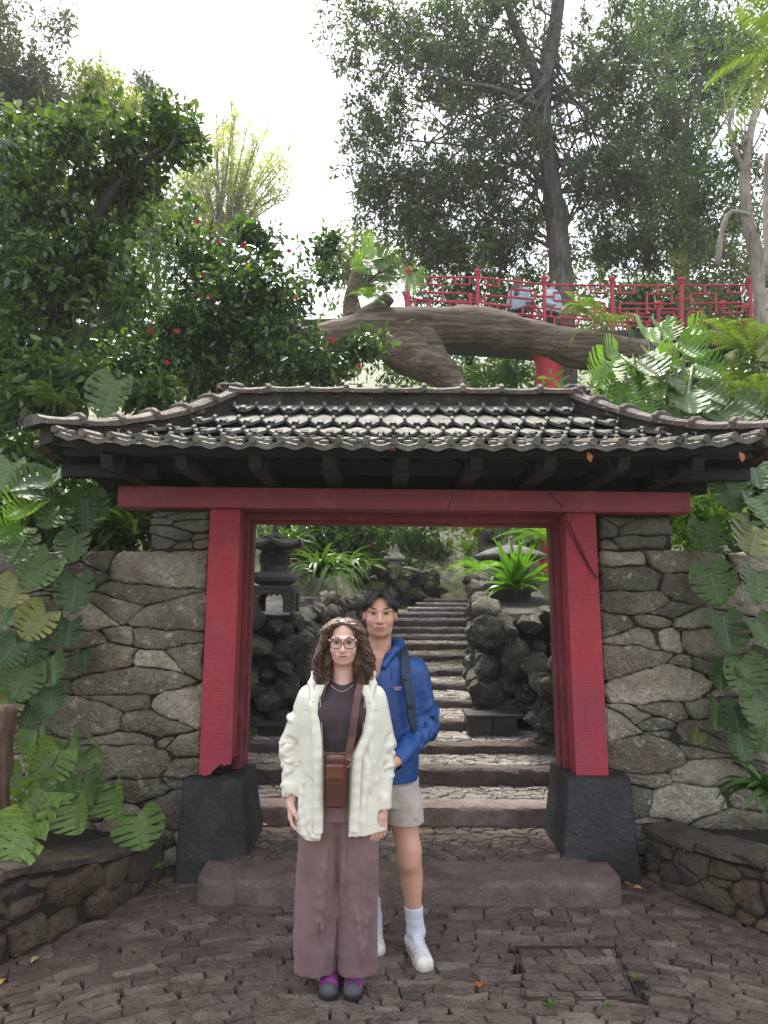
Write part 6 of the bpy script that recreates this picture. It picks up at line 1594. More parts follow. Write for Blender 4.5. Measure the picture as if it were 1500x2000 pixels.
    def mesh(s, name, mat, relax=1, color=None):
        V, Q = s.nets()
        for _ in range(relax):
            acc = np.zeros_like(V); cn = np.zeros(len(V), np.float32)
            for a, b in ((0, 1), (1, 2), (2, 3), (3, 0)):
                np.add.at(acc, Q[:, a], V[Q[:, b]]); np.add.at(cn, Q[:, a], 1); np.add.at(acc, Q[:, b], V[Q[:, a]]); np.add.at(cn, Q[:, b], 1)
            V = V * 0.5 + 0.5 * acc / np.maximum(cn, 1)[:, None]
        me = mesh(name, V, Q, mat, True)
        if color is not None:
            at = me.color_attributes.new('Col', 'FLOAT_COLOR', 'POINT'); C = np.ones((len(V), 4), np.float32); C[:, :3] = color(V); at.data.foreach_set('color', C.ravel())
        return me
def smooth_interp(z, zk, v):
    """monotone-ish cubic through knots"""
    zk, v = np.asarray(zk, float), np.asarray(v, float); i = np.clip(np.searchsorted(zk, z) - 1, 0, len(zk) - 2); h = zk[i + 1] - zk[i]; t = np.clip((z - zk[i]) / h, 0, 1)
    m = np.gradient(v, zk) if len(v) > 2 else np.full(len(v), (v[-1] - v[0]) / (zk[-1] - zk[0]))
    return ((2 * t ** 3 - 3 * t ** 2 + 1) * v[i] + (t ** 3 - 2 * t ** 2 + t) * h * m[i] + (-2 * t ** 3 + 3 * t ** 2) * v[i + 1] + (t ** 3 - t ** 2) * h * m[i + 1])
def axis(*seg):
    """concatenated spacing: (start, end, step)..."""
    out = []
    for a, b, h in seg: out.append(np.arange(a, b - h * 0.5, h))
    return np.unique(np.concatenate(out + [[seg[-1][1]]]).round(5))

def skin_mat(name):
    t = NT(name); a = t.n.new('ShaderNodeVertexColor'); a.layer_name = 'Col'
    n = t.noise(60, 3, 0.6); c = t.mix(t.ramp(n, [(0.35, 0.12), (0.65, 0.0)]), a.outputs['Color'], t.mix(1.0, a.outputs['Color'], (0.86, 0.72, 0.68), 'MULTIPLY'))
    t.set('Base Color', c).set('Roughness', 0.46).set('Specular IOR Level', 0.4).set('Subsurface Weight', 0.12); t.b.inputs['Subsurface Radius'].default_value = (0.012, 0.005, 0.003); t.b.inputs['Subsurface Scale'].default_value = 0.6
    t.bump(t.noise(220, 2, 0.5), 0.12, 0.002); return t.m
M_SKIN = skin_mat('skin')
def fabric(name, col, rough=0.75, var=0.2, crease=0.4, cscale=14, weave=500, sheen=0.0, spec=0.3, stretch=(1, 1, 1)):
    t = NT(name); t.usegen(); n = t.noise(9, 4, 0.6)
    t.set('Base Color', t.ramp(n, [(0.3, tuple(v * (1 - var) for v in col)), (0.7, tuple(v * (1 + var) for v in col))])).set('Roughness', rough).set('Specular IOR Level', spec).set('Sheen Weight', sheen)
    cr_ = t.noise(cscale, 5, 0.6, t.mapping(stretch), 0.8); w = t.noise(weave, 2, 0.5)
    t.bump(t.math('ADD', cr_, t.math('MULTIPLY', w, 0.10)), crease, 0.012); return t.m

def head_shapes(f, h, wide=1.0, face_len=1.0, jaw=1.0, nose=1.0):
    """skull, face, features; h = head centre (chin 0.112*face_len below)"""
    x, y, z = h; L = face_len; w = wide
    f.ell((x, y + .014, z + .030), (.073 * w, .090, .086), .02)
    f.ell((x, y - .020, z - .030 * L), (.061 * w, .066, .076 * L), .03)
    f.cone((x - .030 * w * jaw, y - .030, z - .080 * L), (x + .030 * w * jaw, y - .030, z - .080 * L), .024, .024, .035)
    f.ell((x, y - .062, z - .092 * L), (.019, .018, .017), .022)
    for s in (-1, 1):
        f.ell((x + s * .036 * w, y - .055, z - .030 * L), (.024, .022, .022), .02)
        f.ell((x + s * .031 * w, y - .092, z + .008), (.019, .014, .011), .012, 'sub')
        f.cone((x + s * .012, y - .083, z + .026), (x + s * .050 * w, y - .068, z + .028), .009, .008, .012)
        e = np.array([x + s * .075 * w, y + .014, z - .004]); f.ell(e, (.010, .020, .031), .010); f.ell(e + np.array([s * .008, -.004, .002]), (.006, .011, .018), .006, 'sub')
        f.ell((x + s * .012 * nose, y - .091, z - .036 * L), (.0085 * nose, .010, .0075), .006)
    f.cone((x, y - .080, z + .014), (x, y - .1035, z - .031 * L), .0075, .0115 * nose, .012)
    f.ell((x, y - .081, z - .062 * L), (.028, .011, .016), .014)
    f.ell((x, y - .0910, z - .0600 * L), (.0230, .0048, .0027), .004); f.ell((x, y - .0895, z - .0668 * L), (.0195, .0052, .0034), .004)
    f.cone((x, y - .0965, z - .0640 * L), (x + .026, y - .0850, z - .0585 * L), .0020, .0014, .003, 'sub'); f.cone((x, y - .0965, z - .0640 * L), (x - .026, y - .0850, z - .0585 * L), .0020, .0014, .003, 'sub')
def face_color(base, h, L=1.0, lip=(0.50, 0.17, 0.15), rosy=0.35, w=1.0):
    x, y, z = h; base = np.array(base)
    def col(V):
        C = np.tile(base, (len(V), 1)).astype(np.float32); p = V - np.array(h)
        def g(c, r_): return np.exp(-(((p - np.array(c)) / np.array(r_)) ** 2).sum(1))
        for s in (-1, 1):
            C = C + g((s * .038 * w, -.06, -.035 * L), (.022, .03, .020))[:, None] * rosy * (np.array([0.62, 0.20, 0.16]) - C)
            C = C + (g((s * .075 * w, .01, 0), (.02, .03, .03)) * 0.35)[:, None] * (np.array([0.60, 0.22, 0.17]) - C)
        C = C + (g((0, -.10, -.033 * L), (.014, .02, .012)) * 0.25)[:, None] * (np.array([0.60, 0.24, 0.19]) - C)
        m = np.clip(1.5 - (((p[:, 0]) / .0255) ** 2 + ((p[:, 2] + .0638 * L - 7 * p[:, 0] ** 2) / .0070) ** 2) * 1.2, 0, 1) * (p[:, 1] < -.080)
        C = C + m[:, None] * 0.85 * (np.array(lip) - C)
        return C
    return col
M_EYE = plain('eye_white', (0.50, 0.46, 0.44), 0.2, 0.5, 0.03); M_IRIS = plain('iris', (0.035, 0.02, 0.012), 0.15, 0.6, 0.2)
def eyes(root, h, w=1.0, open_=1.0, brow=(0.03, 0.018, 0.012), bt=1.0, tilt=0.0):
    x, y, z = h
    for s in (-1, 1):
        c = np.array([x + s * .031 * w, y - .0755, z + .008])
        e = MB().lathe([(0.0001, -.012), (.006, -.0104), (.0104, -.006), (.012, 0), (.0104, .006), (.006, .0104), (.0001, .012)], (0, 0, 0), 14).build('eye', M_EYE, root, True); e.location = c; e.scale = (1.15, 1, 0.62 * open_)
        i = MB().lathe([(0.0001, -.0036), (.0048, -.0028), (.0068, 0), (.0050, .0010)], (0, 0, 0), 12).build('iris', M_IRIS, root, True); i.rotation_euler = (R(-90), 0, 0); i.location = c + np.array([0, -.0112, .0]); i.scale = (1, 0.85 * min(1.0, open_ * 1.1), 1)
        lid = MB().tube([c + np.array([s * a, b, d]) for a, b, d in ((-.0135, -.007, -.001), (-.007, -.0125, .0052 * open_), (.002, -.0135, .0068 * open_), (.010, -.0105, .0050 * open_), (.0160, -.004, .0010))], [.0008, .0017, .0019, .0018, .0008], 6).build('eyelid', plain('lash', (0.03, 0.02, 0.018), 0.6), root, True)
        b = MB().tube([np.array([x + s * a * w, y - d, z + e_]) for a, d, e_ in ((.013, .0885, .0270), (.024, .0880, .0300 + tilt), (.036, .0820, .0315 + tilt), (.050, .0690, .0270))], [.0022 * bt, .0034 * bt, .0028 * bt, .0010], 6).build('eyebrow', plain('brow', brow, 0.8), root, True)

def mouth(root, h, L=1.0, w=1.0):
    x, y, z = h
    MB().tube([(x + a * .024 * w, y - .0945 + .0075 * a * a, z - .0640 * L + .0048 * a * a) for a in np.linspace(-1, 1, 11)], [.0004, .0010, .0012, .0013, .0013, .0012, .0013, .0013, .0012, .0010, .0004], 6).build('mouth_line', plain('mouth_dark', (0.16, 0.035, 0.03), 0.5, 0.3, 0.1), root, True)

def hand(f, wrist, d, palm_n, thumb_side, L=0.17, curl=0.35, spread=0.13, k=0.006):
    """relaxed hand; d = direction of the fingers, palm_n = direction the palm faces, thumb_side = direction of the thumb"""
    d = nrm(np.array(d, float)); pn = np.array(palm_n, float); pn = nrm(pn - d * (pn @ d)); ts = np.cross(pn, d); ts = ts if ts @ np.array(thumb_side, float) > 0 else -ts
    w = np.array(wrist, float); pl = L * 0.46
    f.cone(w - d * 0.03, w + d * 0.02, .024, .023, .012)
    for q in (-1.0, -0.35, 0.35, 1.0): f.cone(w + d * .015 + ts * q * .014, w + d * pl + ts * q * .026, .0135, .0118, .010)
    for q, fl in ((1.0, .80), (0.36, .92), (-0.30, .86), (-0.95, .68)):
        b = w + d * pl * 0.98 + ts * q * .0285; l = L * 0.52 * fl; c = curl * (1 + 0.12 * (1 - q)); dd = d + ts * q * spread
        for seg, (fr, ra, rb) in enumerate(((0.45, .0086, .0080), (0.30, .0080, .0073), (0.25, .0073, .0060))):
            an = c * (0.5 + seg * 0.9); v = nrm(dd * math.cos(an) + pn * math.sin(an)); e = b + v * l * fr; f.cone(b, e, ra, rb, .002); b = e
    b = w + d * .022 + ts * .020; v = nrm(d * 0.72 + ts * 0.55 + pn * 0.42); e = b + v * L * .24; f.cone(b, e, .0150, .0112, .010); v2 = nrm(d * 0.92 + ts * 0.18 + pn * 0.45); e2 = e + v2 * L * .17; f.cone(e, e2, .0108, .0082, .004)

def shoe(root, pos, yaw, mats, L=0.27, W_=0.048, name='shoe', pitch=0.0):
    """trainer: sole, upper, toe cap, side overlays, tongue and laces. Toe towards local -y"""
    r_ = bpy.data.objects.new(name, None); COL.objects.link(r_); r_.parent = root; r_.location = pos; r_.rotation_euler = (pitch, 0, yaw)
    h = L / 2
    def width(t): return W_ * float(np.interp(t, [0, .04, .10, .25, .45, .7, .86, .94, .98, 1.0], [0.35, .60, .74, .80, .80, 1.0, .92, .74, .52, .30]))   # heel 0 .. toe 1
    n = 22; ts = np.linspace(0, 1, n)
    out = [(width(t), h - t * L) for t in ts] + [(-width(t) * 0.98, h - t * L) for t in ts[::-1]]
    V, F = [], []; m = len(out)
    for (z, gr) in ((0.0, 0.93), (0.006, 1.0), (0.016, 1.04), (0.024, 1.0), (0.024, 0.85)):
        for (x, y) in out:
            t = (h - y) / L; V.append((x * gr, y * (1 + (gr - 1) * .3), z * (1 + 0.25 * (1 - t)) + 0.014 * max(0, t - .75) ** 2 * 16 * 0.6))
    for j in range(4):
        for i in range(m): F.append((j * m + i, j * m + (i + 1) % m, (j + 1) * m + (i + 1) % m, (j + 1) * m + i))
    F += [tuple(range(m - 1, -1, -1)), tuple(4 * m + i for i in range(m))]
    autosmooth(link('sole', mesh('sole', V, [f[::-1] for f in F], mats[0]), r_), 45)
    for i in range(9):      # tread blocks
        y = h - L * (0.06 + 0.105 * i); MB().box((0, y, 0.001), (width((h - y) / L) * 0.92, 0.008, 0.004), None, 0.001).build('tread', mats[0], r_)
    def up(grow, ylo, yhi, nm, mat, zc=9):
        f = Field(np.arange(-.07, .071, .004), np.arange(-h - .02, h + .021, .004), np.arange(.0, .125, .004))
        f.cone((0, h - .045, .05), (0, -h + .05, .034), .040 + grow, .036 + grow, .01, sq=(W_ / .046, 1, 1)); f.cone((0, -h + .06, .034), (0, -h + .036, .032), .037 + grow, .034 + grow, .02, sq=(W_ / .046, 1.0, .86))
        f.cone((0, h - .045, .05), (0, h - .055, .088), .038 + grow, .036 + grow, .02); f.cone((0, .02, .058), (0, -.05, .045), .034 + grow, .032 + grow, .02)
        if not nm.startswith('toe'): f.cone((0, h - .058, .085), (0, h - .062, .16), .028, .032, .006, 'sub')
        f.func(lambda F_, X, Y, Z: np.maximum(np.maximum(F_, .022 - Z), np.maximum(np.maximum(ylo - Y, Y - yhi), Z - zc)))
        return link(nm, f.mesh(nm, mat, 1), r_)
    up(0, -9, 9, 'upper', mats[1]); up(.0025, -9, -h + .040, 'toe_cap', mats[2]); up(.0025, h - .045, 9, 'heel_counter', mats[2], .06)
    MB().add([(-.022, -h + .075, .071), (.022, -h + .075, .071), (.026, h - .09, .104), (-.026, h - .09, .104), (-.022, h - .085, .112), (.022, h - .085, .112)], [(0, 1, 2, 3), (3, 2, 5, 4)]).build('tongue', mats[3], r_)
    for i in range(5):
        y = -h + .085 + i * .021; z = .073 + i * .0068; MB().tube([(-.024, y, z - .006), (0, y - .003, z + .003), (.024, y + .002, z - .006)], .0028, 6).build('lace', mats[4], r_, True)
    for s in (-1, 1):
        for i in range(4):
            y = -h + .075 + i * .030; x0 = s * (W_ * 0.80); MB().tube([(s * .026, y - .004, .066 + i * .006), (s * W_ * .74, y + .006, .056), (s * W_ * .92, y + .020, .036)], [.0035, .004, .003], 6).build('overlay', mats[5], r_, True)
    return r_

def strand_mesh(paths, rad0, rad1, n=5, name='hair', mat=None):
    mb = MB()
    for P in paths:
        m = len(P); mb.tube(P, [rad0 * min(1, 0.6 + 4 * i / m) * (1 - (i / (m - 1)) ** 3) + rad1 for i in range(m)], n)
    return mb.mesh(name, mat, True)
def hair_mat(name, cols, rough=0.42):
    t = NT(name); t.usegen(); c = t.ramp(t.isl(), [(i / (len(cols) - 1), q) for i, q in enumerate(cols)]); n = t.noise(120, 3, 0.6)
    c = t.mix(t.ramp(n, [(0.4, 0.0), (0.6, 0.6)]), c, t.mix(1.0, c, (0.45, 0.4, 0.4), 'MULTIPLY'))
    t.set('Base Color', c).set('Roughness', rough).set('Specular IOR Level', 0.5); t.bump(t.noise(300, 2, 0.5, t.mapping((1, 1, 0.15))), 0.4, 0.003); return t.m

# ---------------- the woman
def woman():
    o = np.array([-0.188, 3.42, 0.0]); root = empty('person', o, label='woman with curly brown hair and glasses in an open cream jacket and long mauve trousers', cat='person')
    hc = (0.003, -0.01, 1.528); FL = 0.86
    f = Field(axis((-.33, .33, .0036)), axis((-.17, .17, .0036)), axis((0.02, .62, .02), (.62, .86, .0034), (.86, 1.38, .010), (1.38, 1.66, .0027)))
    head_shapes(f, hc, 0.93, FL, 0.55, 0.92)
    f.cone((0.0, .012, 1.46), (0, .020, 1.33), .044, .050, .03); f.loft([(0.76, 0, .0, .13, .09), (.9, 0, 0, .145, .095), (1.05, 0, 0, .118, .080), (1.2, 0, 0, .135, .088), (1.27, 0, .01, .125, .07), (1.335, 0, .015, .075, .05)], .03)
    arms = {-1: [(-.165, .01, 1.295), (-.240, .03, 1.06), (-.224, -.035, .845)], 1: [(.155, .01, 1.30), (.198, .03, 1.05), (.186, -.045, .80)]}
    for s, (a, b, c) in arms.items(): f.cone((a[0] * .9, a[1], a[2] - .045), b, .034, .034, .02); f.cone(b, c, .036, .024, .02)
    hand(f, (-.228, -.045, .832), (0.02, -.10, -1), (1, .15, 0), (0.2, -1, 0), 0.165, 0.55)
    hand(f, (.188, -.055, .785), (-.12, -.12, -1), (-.6, .8, 0), (-1, -.4, 0), 0.165, 0.45)
    for s in (-1, 1): f.cone((s * .09, 0, .8), (s * .095, 0, .45), .08, .052, .03); f.cone((s * .095, 0, .45), (s * .085, .03, .06), .05, .034, .02)
    body = link('body', f.mesh('body', M_SKIN, 1, face_color((0.68, 0.42, 0.335), hc, FL, (0.47, 0.17, 0.16), 0.30, 0.93)), root)
    mouth(root, hc, FL, 1.05); eyes(root, hc, 0.93, 0.95, (0.06, 0.032, 0.022), 1.0)
    # shirt
    M_SH = fabric('dark_jersey', (0.062, 0.045, 0.050), 0.85, 0.12, 0.10, 8)
    f = Field(np.arange(-.19, .19, .005), np.arange(-.16, .14, .005), np.arange(.97, 1.38, .005))
    f.loft([(.985, 0, 0, .138, .098), (1.05, 0, 0, .134, .095), (1.13, 0, -.005, .146, .106), (1.22, 0, -.005, .158, .108), (1.29, 0, .005, .155, .085), (1.325, 0, .012, .115, .068), (1.352, 0, .016, .070, .056)], .02)
    for s in (-1, 1): f.ell((s * .068, -.085, 1.215), (.058, .045, .055), .035)
    f.ell((0, -.01, 1.40), (.055, .085, .065), .008, 'sub')
    f.wrinkle(.0035, 3, 5, 26, 3.0, 2, lambda x, y, z: np.exp(-((z - 1.06) / .05) ** 2) + 0.15)
    link('shirt', f.mesh('shirt', M_SH), root)
    MB().tube([(a * .058, -.062 - .030 * math.cos(a * 1.5), 1.352 - .034 * math.cos(a * 1.5)) for a in np.linspace(-1, 1, 13)], .0010, 5).build('necklace', plain('silver', (0.7, 0.68, 0.65), 0.25, 0.5, 0.05, metal=0.9), root, True)
    # trousers
    M_TR = fabric('mauve_linen', (0.195, 0.118, 0.118), 0.85, 0.22, 0.45, 22, 600, 0.15, stretch=(1, 1, .6))
    f = Field(np.arange(-.27, .22, .005), np.arange(-.17, .17, .005), np.concatenate([np.arange(.07, .9, .0065), np.arange(.9, 1.07, .004)]))
    f.loft([(.75, -.012, 0, .185, .118), (.85, -.008, 0, .178, .118), (.95, 0, 0, .155, .110), (1.02, 0, 0, .141, .102), (1.05, 0, 0, .140, .101)], .02)
    f.loft([(.05, -.110, -.005, .093, .086), (.25, -.108, 0, .090, .086), (.5, -.103, 0, .092, .095), (.7, -.094, 0, .096, .108), (.8, -.085, 0, .094, .112)], .012, p=2.4)
    f.loft([(.05, .074, -.005, .086, .084), (.25, .078, 0, .086, .084), (.5, .078, 0, .088, .093), (.7, .074, 0, .096, .106), (.8, .072, 0, .095, .112)], .012, p=2.4)
    f.cone((-.021, -.14, .05), (-.014, -.13, .72), .010, .004, .014, 'sub')
    f.wrinkle(.0060, 13, 9, 1.2, 1.0, 2, lambda x, y, z: np.clip((1.0 - z) / .35, 0, 1)); rg_ = random.Random(3)
    f.body_folds([(.05, -.116, -.005, .095, .086), (.5, -.103, 0, .092, .095), (.8, -.085, 0, .094, .112)], 9, rg_, .0045, (.12, .76), (.2, .45), (-2.9, -.2)); f.body_folds([(.05, .074, -.005, .086, .084), (.5, .078, 0, .088, .093), (.8, .072, 0, .095, .112)], 9, rg_, .0045, (.12, .76), (.2, .45), (-2.9, -.2))
    f.wrinkle(.004, 60, 40, 3, 2.0, 1, lambda x, y, z: np.clip((z - .93) / .06, 0, 1))
    f.wrinkle(.006, 16, 16, 2, 8.0, 2, lambda x, y, z: np.clip((.2 - z) / .12, 0, 1))
    f.loft([(.06, -.118, -.005, .072, .062), (.2, -.112, 0, .060, .056)], .004, 'sub'); f.loft([(.06, .074, -.005, .064, .060), (.2, .078, 0, .056, .056)], .004, 'sub'); f.func(lambda F_, X, Y, Z: np.maximum(F_, .090 + .004 * vnoise(X * 30, Y * 30, Z * 0) - Z))
    link('trousers', f.mesh('trousers', M_TR), root)
    # jacket
    M_JK = fabric('cream_shell', (0.72, 0.685, 0.575), 0.45, 0.05, 0.22, 26, 300, 0.0, 0.45)
    f = Field(np.arange(-.34, .30, .0048), np.arange(-.20, .20, .0048), np.arange(.66, 1.40, .0048))
    J = [(.665, -.008, .0, .218, .150), (.80, -.006, 0, .208, .146), (.95, 0, 0, .196, .138), (1.10, 0, 0, .196, .136), (1.22, 0, .002, .190, .130), (1.28, 0, .010, .176, .108), (1.32, 0, .018, .138, .090), (1.352, 0, .022, .098, .076)]
    f.loft(J, .02)
    for s, (a, b, c) in arms.items():
        f.cone((a[0] - s * .014, a[1], a[2] - .022), b, .062, .052, .035); f.cone(b, (c[0], c[1] + .004, c[2] + .012), .052, .043, .02); f.cone((c[0], c[1], c[2] + .035), (c[0], c[1], c[2] + .008), .045, .046, .004)
    el = lambda x, y, z: 0.12 + np.exp(-(((np.abs(x) - .23) / .07) ** 2 + ((z - 1.02) / .16) ** 2)) * 1.4
    rg_ = random.Random(6)
    for s, (a, b, c) in arms.items(): f.sleeve_folds([((a[0], a[1], a[2] - .03), .060), (b, .052), (c, .043)], 24, rg_, .0046)
    f.body_folds(J, 12, rg_, .0036, (.72, 1.24), (-.38, -.12), (-2.75, -.35)); f.wrinkle(.0038, 11, 8, 2.2, 6.0, 2); f.wrinkle(.0004, 34, 34, 26, 9.0, 2, None, True, 0.5)
    # hollow: inside, sleeves' ends, front opening
    f.loft([(r_[0] - (0.03 if i == 0 else 0), r_[1], r_[2], r_[3] - .021, r_[4] - .021) for i, r_ in enumerate(J)], .004, 'sub')
    f.ell((0, -.0, 1.40), (.085, .085, .07), .01, 'sub')
    for s in (-1, 1):      # rolled edge of the hood lying round the collar
        f.cone((s * .060, .105, 1.37), (s * .128, .045, 1.385), .026, .022, .02); f.cone((s * .128, .045, 1.385), (s * .140, -.045, 1.345), .022, .017, .02); f.cone((s * .140, -.045, 1.345), (s * .128, -.105, 1.275), .017, .009, .02)
    f.cone((-.060, .105, 1.37), (.060, .105, 1.37), .03, .03, .02)
    for s, (a, b, c) in arms.items(): f.cone((c[0], c[1], c[2] + .03), (c[0], c[1] - .012, c[2] - .04), .036, .042, .003, 'sub')
    def opening(F_, X, Y, Z):
        xl = np.interp(Z, [.6, .75, .95, 1.10, 1.25, 1.36, 1.42], [-.075, -.078, -.080, -.090, -.112, -.095, -.08]); xr = np.interp(Z, [.6, .75, .95, 1.04, 1.14, 1.25, 1.36, 1.42], [.040, .042, .050, .056, .105, .115, .085, .07])
        w = .006 * vnoise(Z * 22, Z * 0, Z * 0)
        d = np.maximum(np.maximum(xl + w - X, X - xr - w), Y + .02); return np.maximum(F_, -d)
    f.func(opening)
    # hem lower in front on the left panel, curved
    f.func(lambda F_, X, Y, Z: np.maximum(F_, np.where(X < -.02, .680 + .9 * np.clip(-.15 - X, 0, 1) ** 1.2, .700) + .006 * vnoise(X * 24, Y * 24, 0 * Z) - Z))
    jk = link('jacket', f.mesh('jacket', M_JK), root)
    # storm flaps and collar edges
    for s, xs_ in ((-1, [(1.345, -.098, -.075), (1.26, -.128, -.100), (1.12, -.106, -.128), (.95, -.096, -.136), (.72, -.094, -.140)]), (1, [(1.345, .100, -.070), (1.26, .132, -.095), (1.14, .122, -.118), (1.04, .076, -.138), (.95, .070, -.140), (.73, .064, -.146)])):
        V, F = [], []; zz = np.linspace(xs_[0][0], xs_[-1][0], 40); zk = [q[0] for q in xs_][::-1]
        for i, z in enumerate(zz):
            x = np.interp(z, zk, [q[1] for q in xs_][::-1]); y = np.interp(z, zk, [q[2] for q in xs_][::-1]) - .010 + .0025 * math.sin(i * 1.9)
            for (dx, dy) in ((-.024, .006), (-.018, -.004), (.016, -.006), (.024, .002), (.020, .010), (-.018, .010)): V.append((x + dx * 0.9, y + dy, z))
        m = 6
        for i in range(39):
            for k in range(m): F.append((i * m + k, (i + 1) * m + k, (i + 1) * m + (k + 1) % m, i * m + (k + 1) % m))
        F += [tuple(range(m)), tuple(39 * m + k for k in range(m - 1, -1, -1))]
        autosmooth(link('storm_flap', mesh('storm_flap', V, F, M_JK), jk), 60)
    M_SEAM = plain('cream_seam', (0.62, 0.59, 0.48), 0.6, 0.3, 0.05)
    def on(z, an, off=.003):
        A = np.array(sorted(J)); cx, cy, aa, bb = [np.interp(z, A[:, 0], A[:, q]) for q in (1, 2, 3, 4)]; q_ = (abs(math.cos(an)) ** 2.2 + abs(math.sin(an)) ** 2.2) ** (-1 / 2.2); return (cx + (aa + off) * q_ * math.cos(an), cy + (bb + off) * q_ * math.sin(an), z)
    for pth in ([on(1.00 - .012 * i, -2.75 + .10 * i) for i in range(7)], [on(1.00 - .016 * i, -.42 - .06 * i) for i in range(7)], [on(1.235, -2.9 + .11 * i) for i in range(8)], [on(1.235, -.22 - .10 * i) for i in range(7)], [on(.745, -2.9 + .10 * i) for i in range(9)], [on(.745, -.25 - .10 * i) for i in range(9)]):
        MB().tube(pth, .0022, 5).build('seam', M_SEAM, jk, True)
    M_ZIP = plain('zip_tape', (0.30, 0.29, 0.25), 0.45, 0.5, 0.1)
    for zz, xx, yy in (((1.30, 1.12, .95, .72), (-.098, -.082, -.072, -.070), (-.105, -.130, -.139, -.146)), ((1.30, 1.14, 1.04, .95, .73), (.106, .098, .050, .044, .038), (-.100, -.122, -.140, -.144, -.150))):
        MB().tube(list(zip(xx, yy, zz)), .0028, 5).build('zip', M_ZIP, jk, True)
    # hood lining around the neck
    f = Field(np.arange(-.19, .19, .005), np.arange(-.14, .16, .005), np.arange(1.24, 1.43, .005))
    f.loft([(1.27, 0, .01, .150, .115), (1.32, 0, .02, .140, .105), (1.37, 0, .03, .115, .095), (1.405, 0, .04, .10, .085)], .02); f.wrinkle(.006, 14, 14, 14, 4.0, 2)
    f.loft([(1.20, 0, -.01, .112, .115), (1.32, 0, .0, .098, .105), (1.37, 0, .01, .088, .085), (1.45, 0, .015, .085, .075)], .006, 'sub')
    f.func(lambda F_, X, Y, Z: np.maximum(F_, np.where(np.abs(X) < .135, -(Y + .085), -1) - 0.0))
    link('hood', f.mesh('hood', fabric('grey_lining', (0.085, 0.085, 0.095), 0.6, 0.15, 0.3, 20)), root)
    # hair
    M_H = hair_mat('brown_curls', [(0.040, 0.017, 0.011), (0.10, 0.044, 0.027), (0.17, 0.085, 0.052), (0.065, 0.028, 0.018), (0.28, 0.16, 0.105)])
    rs = np.random.RandomState(4); H = np.array(hc)
    f = Field(np.arange(-.14, .14, .005), np.arange(-.12, .16, .005), np.arange(1.34, 1.66, .005))
    f.ell(H + [0, .018, .032], (.083, .096, .090), .02); f.cone(H + [-.075, .03, -.02], H + [-.088, .03, -.15], .034, .036, .03); f.cone(H + [.075, .03, -.02], H + [.088, .03, -.15], .034, .036, .03); f.cone(H + [0, .06, 0], H + [0, .06, -.14], .07, .07, .03)
    f.ell(H + [0, -.080, -.035], (.060, .085, .128), .010, 'sub'); f.ell(H + [0, -.01, -.11], (.055, .06, .06), .01, 'sub')
    f.wrinkle(.008, 22, 22, 22, 1.0, 2)
    link('hair', f.mesh('hair', M_H), root)
    P = []
    for k in range(620):
        s = 1 if k % 2 else -1; az = rs.uniform(-0.95, 1.6)      # azimuth: -1 towards the face .. 1.6 back
        q = rs.rand()
        x0 = s * rs.uniform(.002, .02); y0 = -.066 * math.sin(-az) * 0.9 if az < 0 else .085 * math.sin(az * 0.95); z0 = .115 - .030 * abs(math.sin(az)) ** 2 - (.012 if az < -.6 else 0)
        wz = max(0, -az); 
        side = np.array([s * (.088 + .016 * rs.rand()), y0 * 0.55 + .022 - .030 * wz, -.005])
        end_z = -.165 - .035 * rs.rand() + .07 * (rs.rand() ** 4); bul = .100 + .034 * rs.rand() - 0.016 * max(0, az - .8)
        low = np.array([s * bul, y0 * 0.6 + .025 - .055 * wz * rs.rand(), -.085]); end = np.array([s * (bul * rs.uniform(.55, .98)), y0 * 0.5 + .01 - .055 * rs.rand() * (1 if az < .5 else 0), end_z])
        if az > 1.0: side[0] *= 0.75; low[0] *= rs.uniform(.1, .9); end[0] *= rs.uniform(.1, .9); low[1] = .105; end[1] = .10
        K = [np.array([x0, y0, z0]), np.array([s * (.05 + .012 * rs.rand()), y0 * .95 - .004 * wz, .092 - .010 * wz]), side, low, end]
        ph = rs.uniform(0, 6.28); turns = rs.uniform(4.0, 7.5); am = rs.uniform(.009, .0185); pts = []; nn = 46
        for i in range(nn):
            t = i / (nn - 1); u = t * 4; j = min(int(u), 3); v = u - j; a, b, c, d = K[max(j - 1, 0)], K[j], K[j + 1], K[min(j + 2, 4)]
            p = 0.5 * (2 * b + (c - a) * v + (2 * a - 5 * b + 4 * c - d) * v * v + (3 * b - a - 3 * c + d) * v ** 3)
            g = am * min(1, t * 2.6); pts.append(H + p + np.array([math.cos(ph + turns * 6.28 * t) * g, math.sin(ph + turns * 6.28 * t) * g, .35 * g * math.sin(ph * 2 + turns * 9 * t)]))
        P.append(pts)
    for k in range(260):
        s = 1 if k % 2 else -1; az = rs.uniform(-1.0, .9); q = rs.uniform(.15, .9); c0 = np.array([s * .078 * q, -.070 * math.sin(-az) if az < 0 else .07 * az, .118 - .045 * q * q - .018 * abs(az)])
        d = nrm(np.array([s * .8, -.25 if az < 0 else .2, -.5])) * rs.uniform(.03, .06); ph = rs.uniform(0, 6.28)
        P.append([H + c0 + d * t + np.array([math.cos(ph + 9 * t) * .008, math.sin(ph + 9 * t) * .006, .007 * math.sin(ph + 7 * t)]) for t in np.linspace(0, 1, 14)])
    link('curls', strand_mesh(P, .0037, .0008, 4, 'curls', M_H), root)
    # glasses
    gm = plain('clear_frame', (0.62, 0.50, 0.50), 0.25, 0.5, 0.05); gd = plain('tortoise_frame', (0.10, 0.03, 0.035), 0.25, 0.5, 0.1); gl = empty('glasses'); gl.parent = root
    gl.location = (0, 0, 0); H = np.array(hc)
